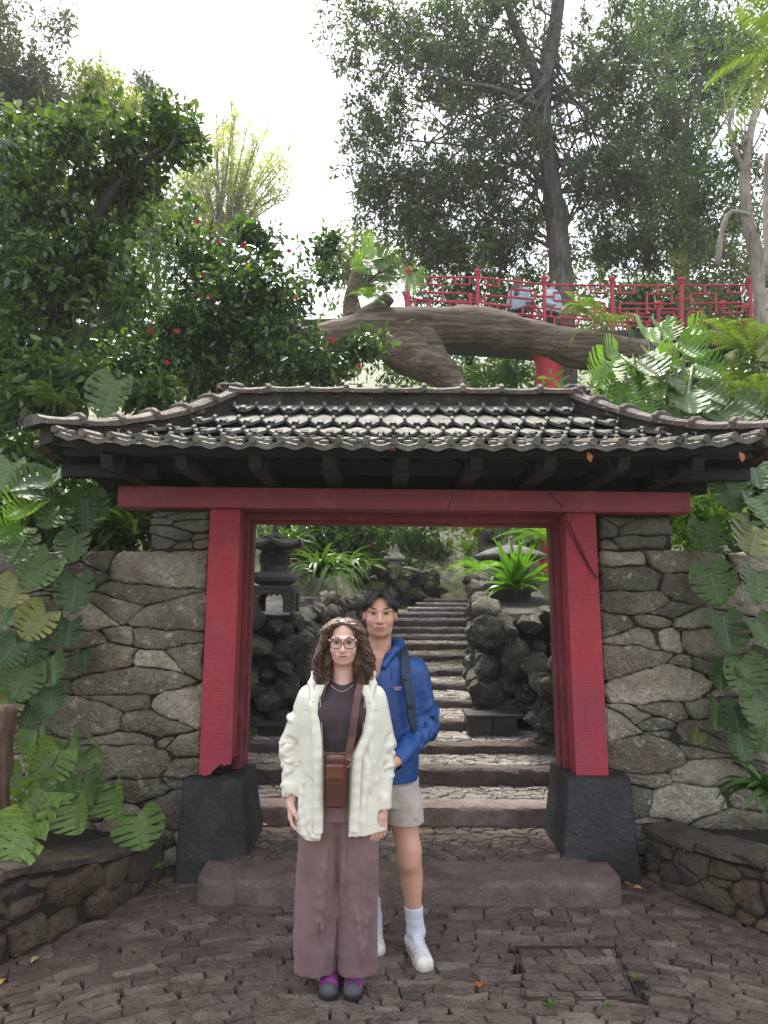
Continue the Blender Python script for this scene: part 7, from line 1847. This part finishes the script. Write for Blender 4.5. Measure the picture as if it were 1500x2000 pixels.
    for s in (-1, 1):
        c = H + np.array([s * .0315, -.099, .004]); ring = []
        for i in range(24):
            a = 2 * math.pi * i / 24; rx, rz = .0265, .0205; e = 0.62
            ring.append(c + np.array([rx * math.copysign(abs(math.cos(a)) ** e, math.cos(a)), .010 * abs(math.cos(a)) * (1 if s * math.cos(a) > 0 else 0), rz * math.copysign(abs(math.sin(a)) ** e, math.sin(a))]))
        MB().tube(ring, .0022, 6, closed=True).build('rim', gd, gl, True)
        MB().tube([ring[2 if s > 0 else 10] + np.array([s * .001, -.001, .001]), c + np.array([s * .030, .004, .016])], .0042, 6).build('rim_corner', gm, gl, True)
        MB().tube([c + np.array([s * .029, .006, .014]), c + np.array([s * .041, .04, .012]), H + np.array([s * .074, .01, .010])], .0020, 6).build('temple_arm', gd, gl, True)
        t = NT('lens_%d' % (s + 2)); t.set('Base Color', (1.0, 1.0, 1.0)).set('Roughness', 0.03).set('Transmission Weight', 1.0).set('IOR', 1.02).set('Specular IOR Level', 0.8)
        tr = t.n.new('ShaderNodeBsdfTransparent'); gs_ = t.n.new('ShaderNodeBsdfGlossy'); gs_.inputs['Roughness'].default_value = 0.05; mx = t.n.new('ShaderNodeMixShader'); mx.inputs[0].default_value = 0.05
        t.l.new(tr.outputs[0], mx.inputs[1]); t.l.new(gs_.outputs[0], mx.inputs[2]); t.l.new(mx.outputs[0], t.out.inputs['Surface'])
        link('lens', mesh('lens', ring, [tuple(range(24))], t.m), gl)
    MB().tube([H + np.array([-.009, -.101, .006]), H + np.array([0, -.107, .009]), H + np.array([.009, -.101, .006])], .0022, 6).build('bridge', gd, gl, True)
    # shoes
    mp = [plain('shoe_black', (0.022, 0.022, 0.025), 0.6), fabric('shoe_purple', (0.30, 0.06, 0.26), 0.6, 0.15, 0.2, 30), plain('shoe_grey', (0.07, 0.07, 0.08), 0.5), plain('shoe_dark', (0.02, 0.018, 0.025), 0.7), plain('lace_dark', (0.04, 0.035, 0.05), 0.7), plain('shoe_pale', (0.34, 0.31, 0.24), 0.6)]
    shoe(root, (-.048, .02, .0), 0.05, mp, 0.25, .047); shoe(root, (.066, .02, .0), -0.05, mp, 0.25, .047)
    return root, o
woman()

# the bag she wears
def bag():
    o = np.array(W(656, 1580, 3.255)); r_ = empty('crossbody_bag', o, label='small brown leather bag hanging across the front of the woman', cat='bag')
    ML = plain('brown_leather', (0.085, 0.024, 0.015), 0.36, 0.5, 0.3, 14, 0.25, bscale=90, bdist=0.002, gen=True); ML2 = plain('tan_leather', (0.13, 0.040, 0.023), 0.34, 0.5, 0.25, 14, 0.25, bscale=90, bdist=0.002, gen=True); MS = plain('strap_leather', (0.11, 0.045, 0.033), 0.42, 0.5, 0.3, 30, gen=True); MBr = plain('brass', (0.35, 0.28, 0.15), 0.3, 0.5, 0.2, metal=0.9)
    def rb(c, h, nm, mat, bev=.012):
        ob = MB().box(c, h, None, bev).build(nm, mat, r_); return autosmooth(ob, 60)
    rb((0, 0.0, .118), (.044, .024, .113), 'pouch', ML, .016); rb((-.005, -.026, .082), (.039, .010, .070), 'front_pocket', ML, .009); rb((-.005, -.032, .163), (.039, .010, .033), 'pocket_flap', ML2, .008)
    MB().tube([(-.042, -.006, .219), (-.026, -.012, .226), (.026, -.012, .226), (.042, -.006, .215), (.046, -.004, .185)], .0025, 6).build('zip', MBr, r_, True)
    MB().tube([(.049 + .012 * math.cos(a), 0, .195 + .018 * math.sin(a)) for a in np.linspace(0, 6.1, 14)], .003, 6).build('ring', MBr, r_, True)
    # strap up to her shoulder
    K = [np.array([.056, .0, .205])] + [W(x, y, Y) - o for x, y, Y in ((681, 1475, 3.262), (687, 1440, 3.268), (692, 1400, 3.268), (697, 1365, 3.285), (703, 1338, 3.335), (706, 1322, 3.40), (700, 1316, 3.47))]
    V, F = [], []
    for i, p in enumerate(K):
        t = K[min(i + 1, len(K) - 1)] - K[max(i - 1, 0)]; t = t / np.linalg.norm(t); n = np.array([0.15, -1, 0.2]) if i < 5 else np.array([.3, -.3, 1]); s = nrm(np.cross(t, n)); n = np.cross(s, t)
        w = .016
        for (a, b) in ((-w, 0), (w, 0), (w, .004), (-w, .004)): V.append(p + s * a + n * b)
    for i in range(len(K) - 1):
        for k in range(4): F.append((i * 4 + k, i * 4 + (k + 1) % 4, (i + 1) * 4 + (k + 1) % 4, (i + 1) * 4 + k))
    F += [(3, 2, 1, 0), tuple(len(V) - 4 + k for k in range(4))]
    link('strap', mesh('strap', V, F, MS), r_)
bag()

# ---------------- the man
def man():
    o = np.array([-0.018, 3.74, 0.0]); root = empty('person', o, label='man with black hair in a blue jacket and pale shorts standing behind the woman', cat='person')
    hc = (0.0, -0.015, 1.652); FL = 1.0
    f = Field(axis((-.40, .36, .0036)), axis((-.44, .22, .0045)), axis((0.05, .64, .0070), (.64, .90, .02), (.90, 1.02, .0038), (1.02, 1.5, .012), (1.5, 1.80, .0030)))
    head_shapes(f, hc, 1.10, FL, 0.92, 1.15)
    f.cone((0, .015, 1.58), (0, .03, 1.42), .056, .062, .03); f.loft([(.80, 0, .02, .16, .10), (1.0, 0, .02, .165, .105), (1.2, 0, .02, .18, .108), (1.34, 0, .02, .165, .092), (1.42, 0, .025, .11, .072), (1.45, 0, .03, .08, .06)], .03)
    arms = {1: [(.195, .02, 1.375), (.248, .05, 1.09), (.085, -.27, .985)], -1: [(-.195, .02, 1.375), (-.30, .02, 1.10), (-.375, -.24, 1.02)]}
    for s, (a, b, c) in arms.items(): f.cone(a, b, .040, .038, .03); f.cone(b, c, .038, .028, .02)
    hand(f, (.070, -.300, .980), (-.80, -.46, -.38), (-.3, .9, -.2), (0, -.2, 1), 0.18, 0.50)
    hand(f, (-.385, -.27, 1.015), (.25, -.6, -.35), (1, .2, 0), (0, 0, 1), 0.18, 0.5)
    # legs: front one straight below, the other set back
    f.cone((.085, .02, .86), (.150, -.01, .50), .086, .060, .03); f.cone((.150, -.03, .50), (.150, -.035, .45), .054, .050, .03); f.ell((.168, .025, .36), (.052, .056, .11), .04); f.cone((.152, -.012, .46), (.186, .028, .10), .054, .034, .03)
    f.cone((-.085, .02, .86), (-.07, .06, .48), .086, .058, .03); f.cone((-.07, .06, .48), (-.025, .15, .10), .054, .036, .03); f.ell((-.06, .115, .36), (.050, .055, .10), .04)
    body = link('body', f.mesh('body', M_SKIN, 1, face_color((0.60, 0.33, 0.235), hc, FL, (0.50, 0.17, 0.15), 0.30, 1.07)), root)
    mouth(root, hc, FL, 1.15); eyes(root, hc, 1.05, 0.80, (0.035, 0.025, 0.02), 1.05, 0.002)
    # hair
    M_H = hair_mat('black_hair', [(0.006, 0.006, 0.007), (0.016, 0.014, 0.014), (0.035, 0.032, 0.032), (0.010, 0.009, 0.010)], 0.36); H = np.array(hc); rs = np.random.RandomState(9)  # lighter strands among the black carry painted gloss
    f = Field(np.arange(-.12, .12, .004), np.arange(-.12, .14, .004), np.arange(1.56, 1.80, .004))
    f.ell(H + [0, .016, .042], (.084, .098, .086), .02); f.ell(H + [0, -.085, -.012], (.082, .080, .112), .010, 'sub'); f.func(lambda F_, X, Y, Z: np.maximum(F_, np.where(Y < .01, H[2] + .030, H[2] - .045) - Z)); f.wrinkle(.004, 30, 14, 14, 2.0, 2)
    link('hair', f.mesh('hair', M_H), root)
    P = []
    for k in range(900):
        s = 1 if rs.rand() < 0.52 else -1; y0 = rs.uniform(-.072, .07); t0 = (y0 + .072) / .142
        z0 = .128 - 4.5 * (y0 - .016) ** 2
        a = np.array([s * rs.uniform(0, .012) + .004, y0, z0 + .004 * rs.rand()]); fr = max(0, 1 - t0 * 1.6)
        b = np.array([s * rs.uniform(.030, .050), y0 - .022 * fr - .004, z0 + .010 * rs.rand() - .006 - .012 * fr]); c = np.array([s * rs.uniform(.068, .084), y0 * .9 - .004 * fr, .070 + .012 * rs.rand() - .010 * fr])
        e = np.array([s * (.080 + .012 * rs.rand()), y0 * 0.8 + .018 * rs.rand(), .036 - .026 * rs.rand() + .01 * t0])
        if t0 > .6: e[2] -= .03
        P.append([H + (1 - u) ** 3 * a + 3 * u * (1 - u) ** 2 * b + 3 * u * u * (1 - u) * c + u ** 3 * e for u in np.linspace(0, 1, 9)])
    for k in range(90):      # fringe falling either side of the forehead
        s = -1 if k % 2 else 1; a = np.array([.004 + s * .004, -.062 - .010 * rs.rand(), .108]); q = rs.rand()
        e = np.array([s * (.040 + .038 * q), -.088 + .026 * q, .060 - .034 * rs.rand()]); b = np.array([s * .020, -.092, .112]); c = np.array([s * (.048 + .012 * q), -.098 + .012 * q, .086])
        P.append([H + (1 - u) ** 3 * a + 3 * u * (1 - u) ** 2 * b + 3 * u * u * (1 - u) * c + u ** 3 * e for u in np.linspace(0, 1, 9)])
    link('strands', strand_mesh(P, .0025, .0005, 4, 'strands', M_H), root)
    # shorts
    M_S = fabric('oat_linen', (0.48, 0.41, 0.37), 0.85, 0.16, 0.5, 24, 260, 0.1)
    f = Field(np.arange(-.26, .28, .005), np.arange(-.15, .20, .005), np.arange(.60, .92, .005))
    f.loft([(.72, 0, .02, .21, .135), (.80, 0, .02, .195, .128), (.90, 0, .02, .178, .118)], .02); f.loft([(.625, .128, .015, .098, .112), (.75, .108, .02, .104, .124), (.82, .09, .02, .10, .122)], .012); f.loft([(.625, -.12, .03, .098, .112), (.75, -.105, .02, .104, .124), (.82, -.09, .02, .10, .122)], .012)
    f.wrinkle(.005, 12, 12, 7, 3.0, 2); f.body_folds([(.625, .128, .015, .098, .112), (.82, .09, .02, .10, .122)], 6, random.Random(4), .0035, (.65, .82), (-.06, .06), (-2.8, .3))
    f.loft([(.60, .128, .015, .088, .102), (.70, .118, .02, .088, .104)], .004, 'sub'); f.loft([(.60, -.12, .03, .088, .102), (.70, -.11, .02, .088, .104)], .004, 'sub')
    link('shorts', f.mesh('shorts', M_S), root)
    # jacket
    M_B = fabric('blue_shell', (0.010, 0.062, 0.235), 0.42, 0.12, 0.45, 16, 300, 0.0, 0.5)
    f = Field(np.arange(-.40, .36, .005), np.arange(-.36, .20, .005), np.arange(.80, 1.56, .005))
    f.loft([(.835, 0, .015, .197, .146), (.90, 0, .015, .202, .146), (1.05, 0, .015, .198, .140), (1.22, 0, .015, .205, .138), (1.33, 0, .02, .208, .122), (1.40, 0, .028, .165, .098), (1.44, 0, .032, .110, .085), (1.47, .006, .035, .094, .086)], .02)
    for s, (a, b, c) in arms.items(): f.cone((a[0] - s * .02, a[1], a[2] - .015), b, .076, .062, .05); f.cone(b, c, .062, .045, .02)
    f.cone((.020, -.085, 1.40), (.078, -.03, 1.475), .014, .018, .02); f.cone((.078, -.03, 1.475), (.100, .05, 1.500), .018, .024, .02); f.cone((.100, .05, 1.500), (0, .12, 1.49), .026, .028, .02); f.cone((-.045, -.085, 1.40), (-.085, -.02, 1.465), .012, .014, .02); f.cone((-.085, -.02, 1.465), (-.10, .05, 1.480), .014, .018, .02); f.cone((-.10, .05, 1.48), (0, .12, 1.48), .02, .028, .02)
    el = lambda x, y, z: 0.18 + 1.3 * np.exp(-(((np.abs(x) - .22) / .10) ** 2 + ((z - 1.06) / .13) ** 2))
    rg_ = random.Random(16)
    for s, (a, b, c) in arms.items(): f.sleeve_folds([((a[0], a[1], a[2] - .02), .074), (b, .062), (c, .045)], 34, rg_, .0062)
    f.body_folds([(.835, 0, .015, .178, .130), (1.05, 0, .015, .198, .140), (1.22, 0, .015, .205, .138), (1.36, 0, .02, .195, .115)], 16, rg_, .0048, (.87, 1.34), (-.28, .20), (-2.6, -.2)); f.wrinkle(.0045, 9, 8, 3, 8.0, 2); f.wrinkle(.0010, 32, 32, 24, 5.0, 2, None, True, 0.6)
    f.cone((-.005, .02, 1.42), (-.002, .01, 1.60), .066, .080, .01, 'sub')
    def vneck(F_, X, Y, Z):
        w = np.interp(Z, [1.325, 1.345, 1.42, 1.47, 1.56], [-.004, .004, .024, .046, .07]); d = np.maximum(np.abs(X + .012) - w, np.maximum(Y + .045, 1.33 - Z)); d = np.maximum(d, -(Y + .19)); return np.maximum(F_, -d)
    f.func(vneck)
    for s, (a, b, c) in arms.items():
        c = np.array(c); b_ = np.array(b); d = nrm(c - b_); f.cone(c - d * .03, c + d * .08, .034, .040, .003, 'sub')
    jk = link('jacket', f.mesh('jacket', M_B), root)
    # chest skin behind the open zip, zip tape, drawcord, logo patch
    MB().add([(-.040, -.078, 1.44), (.020, -.078, 1.44), (-.011, -.088, 1.33), (-.05, -.05, 1.47), (.03, -.05, 1.47)], [(0, 2, 1), (3, 0, 1, 4)]).build('undershirt_gap', plain('skin_chest', (0.57, 0.31, 0.22), 0.5), root)
    MB().tube([(-.012, -.112, 1.34), (-.012, -.128, 1.28), (-.012, -.134, 1.20), (-.012, -.133, 1.10)], .003, 6).build('zip', plain('zip_navy', (0.008, 0.016, 0.05), 0.4), jk, True)
    MB().tube([(.055, -.112, 1.40), (.062, -.124, 1.37), (.060, -.130, 1.335)], .0028, 6).build('drawcord', plain('cord_navy', (0.008, 0.02, 0.06), 0.6), jk, True)
    y0 = -.150
    for nm, dz, h, col in (('logo_patch', 0, .0105, (0.012, 0.012, 0.03)), ('logo_stripe', .0068, .0025, (0.20, 0.08, 0.30)), ('logo_stripe', .0030, .0016, (0.55, 0.22, 0.16)), ('logo_stripe', .0006, .0012, (0.10, 0.16, 0.45))):
        MB().box((.088, y0 - (.0015 if nm != 'logo_patch' else 0), 1.300 + dz), (.0235 if nm == 'logo_patch' else .0215, .0018, h), Matrix.Rotation(R(10), 3, 'Z')).build(nm, plain('%s_%d' % (nm, int(dz * 1e4)), col, 0.6, 0.3, 0.05), jk)
    tx = bpy.data.curves.new('logo_text', 'FONT'); tx.body = 'patagonia'; tx.size = .0092; tx.align_x = 'CENTER'; tx.align_y = 'CENTER'; tx.extrude = .0004; ob = bpy.data.objects.new('logo_text', tx); COL.objects.link(ob)
    dg = bpy.context.evaluated_depsgraph_get(); me = bpy.data.meshes.new_from_object(ob.evaluated_get(dg)); bpy.data.objects.remove(ob); me.materials.clear()
    link('logo_text', me, jk, (.088, y0 - .0030, 1.2955), (R(90), 0, R(10)), 1.0, plain('logo_white', (0.8, 0.8, 0.8), 0.6, 0.3, 0.02))
    # socks and shoes
    M_SO = fabric('ribbed_sock', (0.62, 0.64, 0.72), 0.9, 0.06, 0.3, 40, stretch=(8, 8, .3))
    for (a, b, c) in (((.175, .016, .215), (.186, .028, .10), (.188, .040, .05)), ((-.040, .121, .22), (-.025, .15, .10), (-.022, .16, .05))):
        f = Field(np.arange(a[0] - .08, a[0] + .08, .004), np.arange(a[1] - .08, a[1] + .10, .004), np.arange(.03, .24, .004)); f.cone(a, b, .048, .043, .01); f.cone(b, c, .043, .044, .02); f.func(lambda F_, X, Y, Z: np.maximum(F_, Z - .222)); f.wrinkle(.003, 4, 4, 40, 2.0, 1); link('sock', f.mesh('sock', M_SO), root)
    mp = [plain('sole_cream', (0.60, 0.55, 0.44), 0.6), fabric('shoe_white', (0.70, 0.69, 0.70), 0.6, 0.06, 0.2, 30), plain('shoe_cream', (0.72, 0.69, 0.62), 0.5), plain('shoe_lilac', (0.55, 0.55, 0.62), 0.7), plain('lace_white', (0.75, 0.74, 0.72), 0.7), plain('shoe_copper', (0.50, 0.19, 0.10), 0.6)]
    shoe(root, (.198, -.045, 0), 0.22, mp, 0.285, .048); shoe(root, (-.018, .10, 0), 0.10, mp, 0.285, .048)
    return o
mo = man()
def backpack():
    o = mo + np.array([0.0, 0.24, 1.0]); r_ = empty('backpack', o, label='dark blue backpack worn by the man with its strap over his shoulder', cat='backpack'); MBk = fabric('pack_cloth', (0.028, 0.042, 0.075), 0.7, 0.15, 0.2, 20); MD = plain('black_buckle', (0.012, 0.012, 0.014), 0.4)
    f = Field(np.arange(-.19, .19, .008), np.arange(-.10, .14, .008), np.arange(-.12, .46, .008)); f.cone((0, 0.0, .0), (0, .01, .33), .09, .085, .02, sq=(1.7, .9, 1)); f.wrinkle(.008, 8, 8, 8, 2, 2); link('body', f.mesh('body', MBk), r_)
    for s in (1, -1):
        K = [mo + np.array([s * x, y, z]) - o for x, y, z in ((.120, .16, 1.40), (.125, .08, 1.455), (.128, -.02, 1.435), (.130, -.098, 1.37), (.146, -.140, 1.28), (.156, -.146, 1.18), (.168, -.120, 1.08), (.19, -.03, 1.0), (.17, .1, .98))]
        V, F = [], []; n0 = [np.array(v, float) for v in ((0, .4, 1), (0, 0, 1), (0, -.5, 1), (0, -1, .5), (.25, -1, .1), (.3, -1, 0), (.6, -.8, 0), (1, -.2, 0), (1, .3, 0))]
        for i, p in enumerate(K):
            t = nrm(K[min(i + 1, len(K) - 1)] - K[max(i - 1, 0)]); n = n0[i] * np.array([s, 1, 1]); sd_ = nrm(np.cross(t, n)); n = nrm(np.cross(sd_, t)); n = n if n @ (n0[i] * np.array([s, 1, 1])) > 0 else -n
            w = .024 if i < 6 else .012
            for (a, b) in ((-w, .0), (w, .0), (w * .9, .014), (-w * .9, .014)): V.append(p + sd_ * a + n * b)
        for i in range(len(K) - 1):
            for k in range(4): F.append((i * 4 + k, i * 4 + (k + 1) % 4, (i + 1) * 4 + (k + 1) % 4, (i + 1) * 4 + k))
        autosmooth(link('strap', mesh('strap', V, F, MBk), r_), 60)
        for z, y, x in ((1.335, -.128, .118), (1.215, -.160, .152)):
            MB().box(mo + np.array([s * x, y, z]) - o, (.014, .006, .011), None, .002).build('buckle', MD, r_)
backpack()
# ---------------- two visitors on the bridge
def visitor(label, px, py, hair, top, hairlen, seed, turn):
    c = W(px, py, BY + 0.9); o = np.array([c[0], BY + 0.9, c[2] - 1.66]); root = empty('person', o, label=label, cat='person')
    f = Field(np.arange(-.32, .32, .016), np.arange(-.22, .22, .016), np.arange(-.02, 1.75, .016)); f.ell((0, 0, 1.56), (.075, .095, .115), .03); f.cone((0, .01, 1.47), (0, .01, 1.38), .05, .055, .03)
    f.loft([(.85, 0, 0, .15, .10), (1.1, 0, 0, .15, .10), (1.3, 0, 0, .18, .10), (1.4, 0, 0, .12, .08)], .04)
    for s in (-1, 1): f.cone((s * .18, 0, 1.33), (s * .23, -.02, 1.06), .05, .042, .03); f.cone((s * .23, -.02, 1.06), (s * .15, -.16, .98), .042, .032, .02); f.cone((s * .09, 0, .85), (s * .10, 0, .02), .085, .045, .03); f.cone((s * .1, 0.03, .03), (s * .1, -.13, .03), .04, .035, .02); f.ell((s * .15, -.19, .97), (.03, .05, .025), .02)
    f.cone((0, -.09, 1.56), (0, -.115, 1.535), .012, .014, .01)
    link('body', f.mesh('body', M_SKIN, 1, face_color((0.55, 0.33, 0.26), (0, 0, 1.56))), root)
    f = Field(np.arange(-.34, .34, .016), np.arange(-.26, .22, .016), np.arange(.80, 1.5, .016)); f.loft([(.86, 0, 0, .185, .135), (1.1, 0, 0, .18, .13), (1.3, 0, 0, .205, .125), (1.41, 0, 0, .13, .10)], .04)
    for s in (-1, 1): f.cone((s * .18, 0, 1.33), (s * .235, -.02, 1.06), .07, .06, .03); f.cone((s * .235, -.02, 1.06), (s * .17, -.13, .99), .06, .05, .02)
    f.wrinkle(.012, 9, 9, 9, seed, 2); link('top', f.mesh('top', fabric('visitor_top_%d' % seed, top, 0.8, 0.15, 0.3)), root)
    f = Field(np.arange(-.26, .26, .016), np.arange(-.2, .2, .016), np.arange(.05, .92, .016)); f.loft([(.80, 0, 0, .19, .13), (.90, 0, 0, .17, .12)], .03)
    for s in (-1, 1): f.cone((s * .09, 0, .85), (s * .10, 0, .10), .10, .065, .03)
    link('trousers', f.mesh('trousers', fabric('visitor_trousers_%d' % seed, (0.02, 0.02, 0.025), 0.8)), root)
    f = Field(np.arange(-.16, .16, .012), np.arange(-.16, .2, .012), np.arange(1.1, 1.74, .012)); f.ell((0, .015, 1.59), (.095, .112, .115), .02); f.ell((0, -.11, 1.54), (.075, .07, .10), .01, 'sub')
    if hairlen: f.cone((0, .07, 1.55), (0, .10, 1.55 - hairlen), .085, .07, .03)
    f.wrinkle(.008, 20, 20, 8, 1.0, 2); link('hair', f.mesh('hair', hair_mat('visitor_hair_%d' % seed, [tuple(v * k for v in hair) for k in (0.6, 1.0, 1.4)])), root)
    root.rotation_euler = (0, 0, turn)
visitor('long-haired visitor in a light blue denim top leaning on the bridge railing', 1012, 542, (0.16, 0.10, 0.06), (0.33, 0.42, 0.50), 0.32, 1, R(150))
visitor('short-haired visitor in a pale blue shirt on the bridge by the big trunk', 1078, 548, (0.02, 0.015, 0.012), (0.40, 0.50, 0.58), 0, 2, R(35))
# ------------------------------------------------------------------ the damp air
hz = bpy.data.materials.new('haze'); hz.use_nodes = True; hz.node_tree.nodes.clear()
pv = hz.node_tree.nodes.new('ShaderNodeVolumePrincipled'); pv.inputs['Color'].default_value = (0.97, 0.98, 1.0, 1); pv.inputs['Density'].default_value = 0.0010; pv.inputs['Anisotropy'].default_value = 0.2
ho = hz.node_tree.nodes.new('ShaderNodeOutputMaterial'); hz.node_tree.links.new(pv.outputs[0], ho.inputs['Volume'])
MB().box((0, 35, 17), (62, 66, 19)).build('haze', hz, label='thin damp air over the hillside', kind='stuff')
